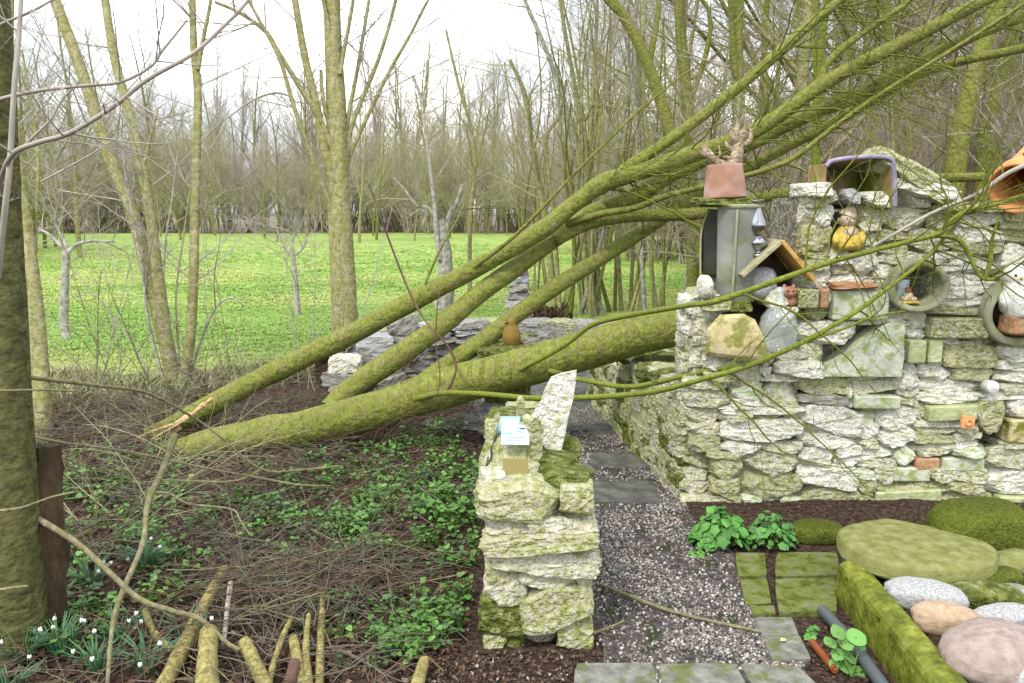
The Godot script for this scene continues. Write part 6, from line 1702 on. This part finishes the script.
	drawn_tree("orchard_tree", "small pale-stemmed tree with spreading branches on the meadow", G(67, 342), [
		[line([[68, 344, 9.8], [64, 320, 9.8], [65, 280, 9.8], [66, 252, 9.8]]), 0.055, 0.045, 2],
		[line([[66, 254, 9.8], [58, 243, 9.8], [45, 232, 9.8], [32, 228, 9.8]]), 0.03, 0.012, 8], [line([[66, 254, 9.8], [78, 244, 9.9], [95, 241, 9.9], [115, 242, 9.9]]), 0.03, 0.012, 8], [line([[66, 254, 9.8], [64, 240, 10.0], [55, 222, 10.2], [58, 205, 10.2]]), 0.025, 0.01, 8],
	], M.bark_pale, M.twig_grey, 305, 8, 0.9, 0.3, "", 0.1, "tree", 0.006, spread)
	drawn_tree("young_tree", "thin young tree forking low in the middle of the meadow", G(297, 315), [
		[line([[298, 317, 12.2], [296, 290, 12.2], [294, 265, 12.2], [292, 250, 12.2]]), 0.05, 0.03, 3],
		[line([[293, 258, 12.2], [283, 245, 12.2], [277, 228, 12.2]]), 0.022, 0.01, 8], [line([[293, 256, 12.2], [303, 248, 12.2], [309, 232, 12.2]]), 0.022, 0.01, 8], [line([[293, 252, 12.2], [291, 235, 12.3], [288, 220, 12.3]]), 0.018, 0.009, 7],
	], M.bark_pale, M.twig_grey, 306, 8, 1.0, 0.2, "", 0.08, "tree", 0.006, spread)
	drawn_tree("gnarled_tree", "old gnarled grey fruit tree behind the upper fallen stem", G(443, 300), [
		[line([[444, 310, 13.0], [446, 275, 13.0], [444, 245, 13.0], [440, 220, 13.0]]), 0.15, 0.10, 2],
		[line([[440, 260, 12.9], [437, 235, 12.9], [434, 200, 12.9], [428, 150, 12.9], [421, 100, 13.0], [412, 75, 13.0]]), 0.05, 0.02, 9], [line([[445, 235, 13.0], [450, 215, 13.0], [458, 200, 13.0], [462, 185, 13.0]]), 0.06, 0.025, 8], [line([[438, 222, 13.0], [428, 208, 13.0], [416, 205, 13.0], [405, 190, 13.0], [393, 178, 13.0]]), 0.035, 0.015, 9], [line([[422, 104, 13.0], [425, 85, 13.0], [427, 70, 13.0]]), 0.02, 0.01, 4],
	], M.bark_pale, M.twig_grey, 307, 8, 1.0, 0.3, "", 0.25, "tree", 0.007, spread)
	# slim trees of the middle distance, each traced: [pixels, depth, r0, r1, bark, label]
	var list := [
		[[[470, 330], [470, 228], [475, 167], [472, 133], [460, 90], [452, 57], [446, 30]], 13.5, 0.04, 0.02, M.bark_tan, "slim tree standing just behind the gnarled fruit tree"],
		[[[555, 320], [548, 240], [542, 200], [532, 143], [526, 97], [510, 60]], 12.5, 0.06, 0.025, M.bark_tan, "mossy forked sapling beside the stone column"],
		[[[560, 320], [556, 250], [552, 200], [546, 140], [560, 115], [566, 80]], 12.4, 0.042, 0.02, M.bark_tan, "mossy sapling with a bent top beside the forked one"],
		[[[600, 318], [592, 230], [586, 183], [576, 143], [562, 93], [542, 40], [525, 0], [515, -40]], 12.0, 0.055, 0.025, M.bark_pale, "pale slender birch-like tree leaning over the coppice"],
		[[[598, 318], [590, 240], [585, 183], [580, 117], [570, 60], [560, 0], [556, -40]], 12.6, 0.045, 0.025, M.bark_tan, "slender upright tree behind the pale leaning one"],
		[[[720, 340], [700, 240], [669, 127], [649, 67], [626, 20], [605, -6], [585, -40]], 10.0, 0.085, 0.06, M.bark, "bent mossy tree leaning left above the fallen stems"],
		[[[694, 345], [692, 240], [688, 110], [682, 50], [679, 0], [677, -50]], 10.5, 0.085, 0.065, M.bark, "straight mossy tree rising behind the clay pot"],
		[[[742, 345], [740, 200], [739, 115], [737, 50], [738, 0], [738, -50]], 10.0, 0.088, 0.07, M.bark, "straight thick mossy tree behind the zinc pipe"],
		[[[770, 340], [766, 200], [762, 120], [764, 60], [768, -20]], 12.0, 0.06, 0.045, M.bark, "thin mossy tree between the two straight ones"],
		[[[815, 340], [814, 230], [816, 165], [817, 100], [821, 40], [829, 0], [836, -40]], 7.6, 0.05, 0.035, M.bark_lime, "bright green stem rising behind the lilac bin"],
		[[[903, 345], [898, 200], [893, 130], [890, 60], [884, 0], [880, -40]], 11.0, 0.075, 0.055, M.bark_lime, "bright green tree between the bin and the drain pipe"],
		[[[940, 345], [952, 200], [958, 150], [968, 100], [982, 50], [1000, 0], [1012, -40]], 9.0, 0.125, 0.085, M.bark, "stout mossy tree forking beyond the wall"],
		[[[985, 345], [984, 200], [985, 140], [992, 100], [1006, 50], [1022, 10], [1040, -30]], 9.5, 0.11, 0.08, M.bark, "second stout mossy tree next to the forking one"],
		[[[870, 340], [866, 220], [872, 150], [866, 80], [872, 0], [875, -40]], 14.0, 0.09, 0.06, M.bark, "mossy tree deeper in the wood above the bin"],
		[[[795, 340], [797, 220], [802, 120], [800, 40], [806, -40]], 15.0, 0.10, 0.07, M.bark, "mossy tree deeper in the wood left of the bin"],
		[[[640, 340], [640, 240], [648, 150], [640, 80], [645, 0], [642, -40]], 15.0, 0.06, 0.045, M.bark_tan, "thin tree deeper in the wood above the coppice"],
		[[[1015, 330], [1012, 220], [1020, 120], [1012, 60], [1020, -30]], 13.0, 0.08, 0.05, M.bark, "mossy tree at the picture's edge behind the drain pipe"],
	]
	var k := 0
	for q in list:
		var stem := ramp(q[0], q[1], q[1])
		var n: int = q[0].size()
		var b: Vector3 = stem[0]
		stem[0] = Vector3(b.x, -0.02, b.z)
		drawn_tree("slender_tree", q[5], Vector3(b.x, 0, b.z), [[stem, q[2], q[3]], [[stem[n - 4], stem[n - 3] + Vector3(rr(-0.5, 0.5), 0.5, rr(-0.3, 0.3)), stem[n - 2] + Vector3(rr(-1, 1), 0.6, rr(-0.6, 0.6))], q[3] * 0.6, q[3] * 0.3]], q[4], M.twig_olive if k % 2 else M.twig_brown, 400 + k, 13, 1.3, 0.25, "slender trees of the wood's edge", 0.06, "tree", 0.006)
		k += 1
	# coppice stools: thin straight stems from one base
	for q in [[572, 12.0, 13, 0.9, "coppice of straight yellow-green poles behind the round wall"], [612, 12.5, 10, 0.8, "second coppice of thin poles beside the first, nearer the clay pot"], [650, 11.0, 9, 0.8, "brown sapling thicket just left of the wall's end"], [538, 16.0, 7, 0.9, "thin poles at the meadow's far corner behind the column"]]:
		var g := RandomNumberGenerator.new(); g.seed = 500 + q[0]
		var base := P(q[0], 330, q[1]); base.y = 0
		var stems := []
		for i in q[2]:
			var b := base + Vector3(g.randf_range(-0.45, 0.45), 0, g.randf_range(-0.3, 0.3))
			var t := b + Vector3(g.randf_range(-1.0, 0.8) * q[3], g.randf_range(3.0, 5.5), g.randf_range(-0.5, 0.5))
			var r := g.randf_range(0.014, 0.042)
			stems.append([[b, b.lerp(t, 0.35) + Vector3(g.randf_range(-0.12, 0.12), 0, 0), b.lerp(t, 0.7) + Vector3(g.randf_range(-0.2, 0.2), 0, 0), t], r, r * 0.35, 6, M.bark if g.randf() < 0.35 else (M.bark_tan if g.randf() < 0.7 else M.bark_pale)])
		drawn_tree("coppice", q[4], base, stems, M.bark_tan, M.twig_olive, 520 + q[0], 6, 0.9, 0.3, "coppiced poles", 0.04, "tree", 0.005)

# ------------------------------------------------------------------ the bare wood all round
func proto_tree(called: String, seed_: int, h: float, r: float, trunk_m, twig_m, cfg: Dictionary, stems := 1, spread := 0.0) -> Node3D:
	var o := Node3D.new()
	o.name = called
	var g := RandomNumberGenerator.new(); g.seed = seed_
	var tr := MB.new(); var tw := MB.new()
	for k in stems:
		var d := Vector3(g.randf_range(-spread, spread), 1, g.randf_range(-spread, spread)).normalized()
		grow(tr, tw, Vector3(g.randf_range(-1, 1) * spread * 0.4, -0.05, g.randf_range(-1, 1) * spread * 0.4), d, h * g.randf_range(0.7, 1.0) if stems > 1 else h, r, 0, cfg, g)
	put(tr, "trunk", trunk_m, o)
	put(tw, "crown", twig_m, o)
	return o

func place(p: Node3D, called: String, at: Vector3, turn: float, sc: Vector3, label: String, cat: String, group: String):
	var o: Node3D = p.duplicate()
	o.name = numbered(called)
	add_child(o)
	o.position = at
	o.rotation.y = turn
	o.scale = sc
	tag(o, label, cat, group)

func build_wood():
	var trees := []
	for k in 6:
		var c := cfg_with(TREE, {"ang": [0.6 + 0.05 * k, 0.75, 0.7]})
		trees.append(proto_tree("bare_tree", 700 + k, 10.0, 0.095, M.bark_tan if k % 2 else M.bark, [M.twig_brown, M.twig_grey, M.twig_olive][k % 3], c))
	var pop := []
	for k in 3:
		pop.append(proto_tree("tall_tree", 720 + k, 10.0, 0.11, M.bark_pale, M.twig_grey, cfg_with(TREE, {"ang": [0.4, 0.5, 0.55], "ratio": [0.34, 0.5, 0.55], "up": [0.03, 0.14, 0.1, 0.06], "start": [0.3, 0.15, 0.1]})))
	var bush := []
	for k in 5:
		bush.append(proto_tree("thicket_bush", 740 + k, 3.0, 0.022, [M.twig_brown, M.twig_olive, M.twig_brown, M.twig_olive, M.twig_grey][k], [M.twig_brown, M.twig_olive, M.twig_pink, M.twig_olive, M.twig_pink][k], BUSH, 19, 0.5))
	var g := RandomNumberGenerator.new(); g.seed = 808
	# far edge of the meadow
	for k in 90:
		var x := lerpf(-62.0, 16.0, (k + g.randf()) / 90.0)
		place(bush[g.randi() % 5], "thicket_bush", Vector3(x, 0, -57.0 - g.randf_range(0, 6)), g.randf() * TAU, Vector3(2.0, g.randf_range(1.6, 3.0), 2.0) * g.randf_range(0.8, 1.2), "bare twiggy bush in the hedge along the meadow's far side", "bush", "bushes at the far side of the meadow")
	for k in 80:
		var x := lerpf(-70.0, 16.0, (k + g.randf()) / 80.0)
		var s := g.randf_range(0.85, 1.6)
		place(trees[g.randi() % 6], "bare_tree", Vector3(x, 0, -60.0 - g.randf_range(0, 22)), g.randf() * TAU, Vector3(s * 1.25, s, s * 1.25), "bare tree in the far wood beyond the meadow", "tree", "trees of the far wood")
	for k in 34:
		var x := lerpf(-64.0, 8.0, (k + g.randf()) / 34.0)
		var s := g.randf_range(1.1, 1.75)
		place(pop[g.randi() % 3], "tall_tree", Vector3(x, 0, -78.0 - g.randf_range(0, 14)), g.randf() * TAU, Vector3(s, s, s), "tall slim tree standing above the far wood", "tree", "tall slim trees far behind")
	# belt along the meadow's left side and the mid-left thicket
	for k in 30:
		var t := (k + g.randf()) / 30.0
		var s := g.randf_range(0.55, 0.95)
		place(trees[g.randi() % 6], "bare_tree", Vector3(lerpf(-14.0, -34.0, t) + g.randf_range(-7, 2), 0, lerpf(-24.0, -57.0, t)), g.randf() * TAU, Vector3(s * 1.2, s, s * 1.2), "bare tree along the meadow's outer side", "tree", "trees along the meadow's outer side")
	for k in 20:
		var t := (k + g.randf()) / 20.0
		place(bush[g.randi() % 5], "thicket_bush", Vector3(lerpf(-16.0, -41.0, t) + g.randf_range(-3, 1), 0, lerpf(-24.0, -56.0, t)), g.randf() * TAU, Vector3.ONE * g.randf_range(1.1, 1.8), "bare twiggy bush along the meadow's outer side", "bush", "bushes along the meadow's outer side")
	# old orchard trees out on the meadow's end
	for k in 22:
		var x := lerpf(-22.0, 7.0, (k + g.randf()) / 22.0)
		var s := g.randf_range(0.45, 0.75)
		place(trees[2 if k % 2 else 5], "orchard_tree", Vector3(x, 0, -40.0 - g.randf_range(0, 16)), g.randf() * TAU, Vector3(s * 1.3, s, s * 1.3), "low spreading bare tree at the meadow's end", "tree", "low trees at the meadow's end")
	# the wood behind the wall
	for k in 46:
		var t := (k + g.randf()) / 46.0
		var z := lerpf(-10.5, -46.0, pow(t, 0.9))
		var u := g.randf_range(0.26 if z > -26.0 else 0.04, 0.85)
		var x := -z * u + 0.4
		var s := g.randf_range(0.95, 1.45)
		place(trees[g.randi() % 6], "wood_tree", Vector3(x, 0, z), g.randf() * TAU, Vector3(s, s, s), "bare mossy tree in the wood behind the stone wall", "tree", "trees of the wood behind the wall")
	for k in 84:
		var t := (k + g.randf()) / 84.0
		var z := lerpf(-9.0, -36.0, t)
		var u := g.randf_range(0.25 if z > -24.0 else 0.06, 0.85)
		place(bush[g.randi() % 5], "undergrowth_bush", Vector3(-z * u + 0.4, 0, z), g.randf() * TAU, Vector3(1, g.randf_range(0.9, 1.3), 1) * g.randf_range(0.8, 1.2) * (1.0 if z > -20.0 else 1.6), "brown twiggy undergrowth bush behind the stone wall", "bush", "undergrowth behind the wall")
	# evergreen hint far away
	for p in trees + pop + bush: p.free()

# ------------------------------------------------------------------ litter in the bed
func build_litter():
	var g := RandomNumberGenerator.new(); g.seed = 99
	var lf := MB.new(); lf.use_c = true
	lf.col = Color(1, 1, 1)
	lf.quad(Vector3(-0.5, 0.0, 0.0), Vector3(0, 0.12, 0.28), Vector3(0.5, 0.05, 0), Vector3(0.02, 0.2, -0.28))
	var xf := []; var cl := []
	for k in 21000:
		var t := g.randf()
		var z := -2.25 - pow(t, 1.2) * 5.2
		var x := g.randf_range(-0.86, -0.02) * (-z) * 1.05 - 0.1
		if x > -0.13 and z > -4.2: continue
		if g.randf() < 0.35 and x < -0.9 and z < -5.5: continue
		var s := g.randf_range(0.012, 0.038)
		xf.append(Transform3D(Basis.from_euler(Vector3(g.randf_range(-0.7, 0.7), g.randf() * TAU, g.randf_range(-0.7, 0.7))) * Basis.from_scale(Vector3(s, s * g.randf_range(0.5, 1.6), s)), Vector3(x, gh(x, z) + g.randf_range(0.0, 0.012), z)))
		var b := g.randf_range(0.5, 1.4)
		var q := g.randf()
		cl.append(Color(0.085, 0.042, 0.026) * b if q < 0.5 else (Color(0.13, 0.085, 0.05) * b if q < 0.8 else (Color(0.05, 0.032, 0.024) * b if q < 0.93 else Color(0.24, 0.185, 0.125) * b)))
	for k in 2600:
		var x := g.randf_range(-0.3, 0.36); var z := g.randf_range(-2.9, -2.3)
		if z < -2.72 and x < 0.28: continue
		if x > 0.23 and z > -2.58: continue
		var s := g.randf_range(0.006, 0.022)
		xf.append(Transform3D(Basis.from_euler(Vector3(g.randf_range(-0.7, 0.7), g.randf() * TAU, g.randf_range(-0.7, 0.7))) * Basis.from_scale(Vector3(s, s, s)), Vector3(x, gh(x, z) + g.randf_range(0.004, 0.012), z)))
		cl.append(Color(0.10, 0.065, 0.045) * g.randf_range(0.3, 1.5) if g.randf() < 0.93 else Color(0.3, 0.28, 0.25))
	for k in 700:
		var x := g.randf_range(0.85, 1.3); var z := g.randf_range(-2.9, -2.35)
		var s := g.randf_range(0.006, 0.02)
		xf.append(Transform3D(Basis.from_euler(Vector3(g.randf_range(-0.7, 0.7), g.randf() * TAU, g.randf_range(-0.7, 0.7))) * Basis.from_scale(Vector3(s, s, s)), Vector3(x, 0.006, z)))
		cl.append(Color(0.10, 0.06, 0.045) * g.randf_range(0.3, 1.4))
	# leaves on the bank below the wall
	for k in 1500:
		var x := g.randf_range(0.95, 3.2); var z := g.randf_range(-4.15, -3.7)
		var s := g.randf_range(0.008, 0.022)
		xf.append(Transform3D(Basis.from_euler(Vector3(g.randf_range(-0.6, 0.6), g.randf() * TAU, g.randf_range(-0.6, 0.6))) * Basis.from_scale(Vector3(s, s, s)), Vector3(x, 0.035 * smoothstep(-3.75, -4.1, z) + 0.005, z)))
		cl.append(Color(0.10, 0.06, 0.04) * g.randf_range(0.4, 1.3))
	copies("dead_leaves", lf.mesh(M.dead), xf, cl, "brown dead leaves littering the bed", "leaves")
	# twigs lying about
	var host := Node3D.new()
	host.name = "twig_litter"; add_child(host)
	tag(host, "fine grey and brown twigs strewn over the bed", "twigs", "", "stuff")
	for v in 4:
		var mb := MB.new()
		var pts := [Vector3(-0.5, 0, 0)]
		for k in 4: pts.append(Vector3(-0.5 + 0.25 * (k + 1), g.randf_range(0, 0.05), g.randf_range(-0.05, 0.05)))
		var sp := spline(pts, 2)
		mb.tube(sp, radii(sp.size(), 0.0075, 0.003), 4)
		var c2: Vector3 = pts[2]
		mb.tube(PackedVector3Array([c2, c2 + Vector3(0.14, 0.05, 0.1), c2 + Vector3(0.3, 0.06, 0.15)]), PackedFloat32Array([0.005, 0.0035, 0.002]), 3)
		if v % 2: mb.tube(PackedVector3Array([pts[1], pts[1] + Vector3(0.12, 0.08, -0.1), pts[1] + Vector3(0.26, 0.1, -0.18)]), PackedFloat32Array([0.0045, 0.003, 0.002]), 3)
		var xs := []
		for k in 380:
			var z := -2.3 - pow(g.randf(), 1.1) * 4.8
			var x := g.randf_range(-0.68, -0.02) * (-z) * 1.05 - 0.12
			if x > -0.3 and z > -4.2: continue
			var s := g.randf_range(0.12, 0.5)
			var th := g.randf_range(0.6, 1.3)
			xs.append(Transform3D(Basis.from_euler(Vector3(0, g.randf() * TAU, g.randf_range(-0.2, 0.35))) * Basis.from_scale(Vector3(s, s * th, s * th)), Vector3(x, gh(x, z) + g.randf_range(0.0, 0.07), z)))
		# a denser heap of grey brushwood above the cut logs, and brown brush between the trunks
		for q in [[300, 585, 0.28, 55, 0.10], [350, 575, 0.25, 25, 0.1], [250, 560, 0.3, 15, 0.08], [285, 415, 0.5, 80, 0.15], [100, 425, 0.6, 80, 0.2], [250, 480, 0.6, 40, 0.1]]:
			var c := G(q[0], q[1], 0.05)
			for k in q[3]:
				var a := g.randf() * TAU; var r: float = q[2] * sqrt(g.randf())
				var p := c + Vector3(cos(a) * r * 1.3, 0, sin(a) * r)
				p.y = gh(p.x, p.z) + g.randf() * q[4]
				var s := g.randf_range(0.2, 0.55)
				xs.append(Transform3D(Basis.from_euler(Vector3(0, g.randf() * TAU, g.randf_range(-0.35, 0.5))) * Basis.from_scale(Vector3(s, s * 0.8, s * 0.8)), p))
		copies("twigs", mb.mesh([M.twig_litter, M.twig_litter, M.stickbark, M.twig_red][v]), xs, [], "", "", host)

# broken bright cloud over the whole sky, the same all round
func cloud_cover() -> ImageTexture:
	var w := 768; var h := 384
	var im := Image.create(w, h, false, Image.FORMAT_RGBAF)
	var nz := FastNoiseLite.new()
	nz.seed = 31; nz.frequency = 1.3; nz.fractal_octaves = 5
	for y in h:
		var el := PI / 2.0 - PI * (y + 0.5) / h
		for x in w:
			var a := TAU * (x + 0.5) / w
			var d := Vector3(cos(a) * cos(el), sin(el) * 1.6, sin(a) * cos(el))
			var t := smoothstep(-0.38, 0.14, nz.get_noise_3dv(d * 1.4))
			im.set_pixel(x, y, Color(0.90, 0.86, 0.80, t))
	return ImageTexture.create_from_image(im)

# ------------------------------------------------------------------
func _ready():
	rng.seed = 1234
	noi.seed = 17; noi.frequency = 0.01; noi.fractal_octaves = 3
	var cam := Camera3D.new()
	cam.name = "camera"
	cam.fov = rad_to_deg(2.0 * atan(341.5 / F))
	cam.near = 0.05
	cam.far = 600.0
	add_child(cam)
	cam.position = EYE
	cam.rotation = Vector3(-TH, 0, 0)
	cam.current = true
	var sm := ProceduralSkyMaterial.new()
	sm.sky_top_color = lin(0.46, 0.53, 0.65)
	sm.sky_horizon_color = lin(0.54, 0.57, 0.62)
	sm.sky_curve = 0.25
	sm.ground_horizon_color = Color(0.55, 0.56, 0.52)
	sm.ground_bottom_color = Color(0.3, 0.3, 0.26)
	sm.sun_angle_max = 20.0
	sm.energy_multiplier = 1.0
	sm.sky_cover = cloud_cover()
	sm.sky_cover_modulate = Color(1, 1, 1, 1)
	var sky := Sky.new(); sky.sky_material = sm
	var env := Environment.new()
	env.background_mode = Environment.BG_SKY
	env.sky = sky
	env.tonemap_mode = Environment.TONE_MAPPER_LINEAR
	env.tonemap_exposure = 2.0
	env.sdfgi_enabled = true
	env.ssao_enabled = true
	env.ssil_enabled = true
	var we := WorldEnvironment.new()
	we.name = "environment"
	we.environment = env
	add_child(we)
	var sun := DirectionalLight3D.new()
	sun.name = "sun"
	sun.light_energy = 0.5
	sun.light_color = Color(1.0, 0.97, 0.92)
	sun.light_angular_distance = 10.0
	sun.shadow_enabled = true
	add_child(sun)
	sun.rotation_degrees = Vector3(-54, -32, 0)
	var t0 := Time.get_ticks_msec()
	make_materials()
	make_stones()
	print("materials ", Time.get_ticks_msec() - t0)
	build_ground()
	build_path()
	print("ground ", Time.get_ticks_msec() - t0)
	build_wall()
	build_circle()
	build_pillar()
	build_rockery()
	print("stone ", Time.get_ticks_msec() - t0)
	build_fallen()
	build_near_trees()
	print("trees ", Time.get_ticks_msec() - t0)
	build_wood()
	print("wood ", Time.get_ticks_msec() - t0)
	build_plants()
	build_sticks()
	build_litter()
	for c in get_children():
		if c.get_child_count() > 100: print(c.name, " ", c.get_child_count())
	print("done ", Time.get_ticks_msec() - t0)
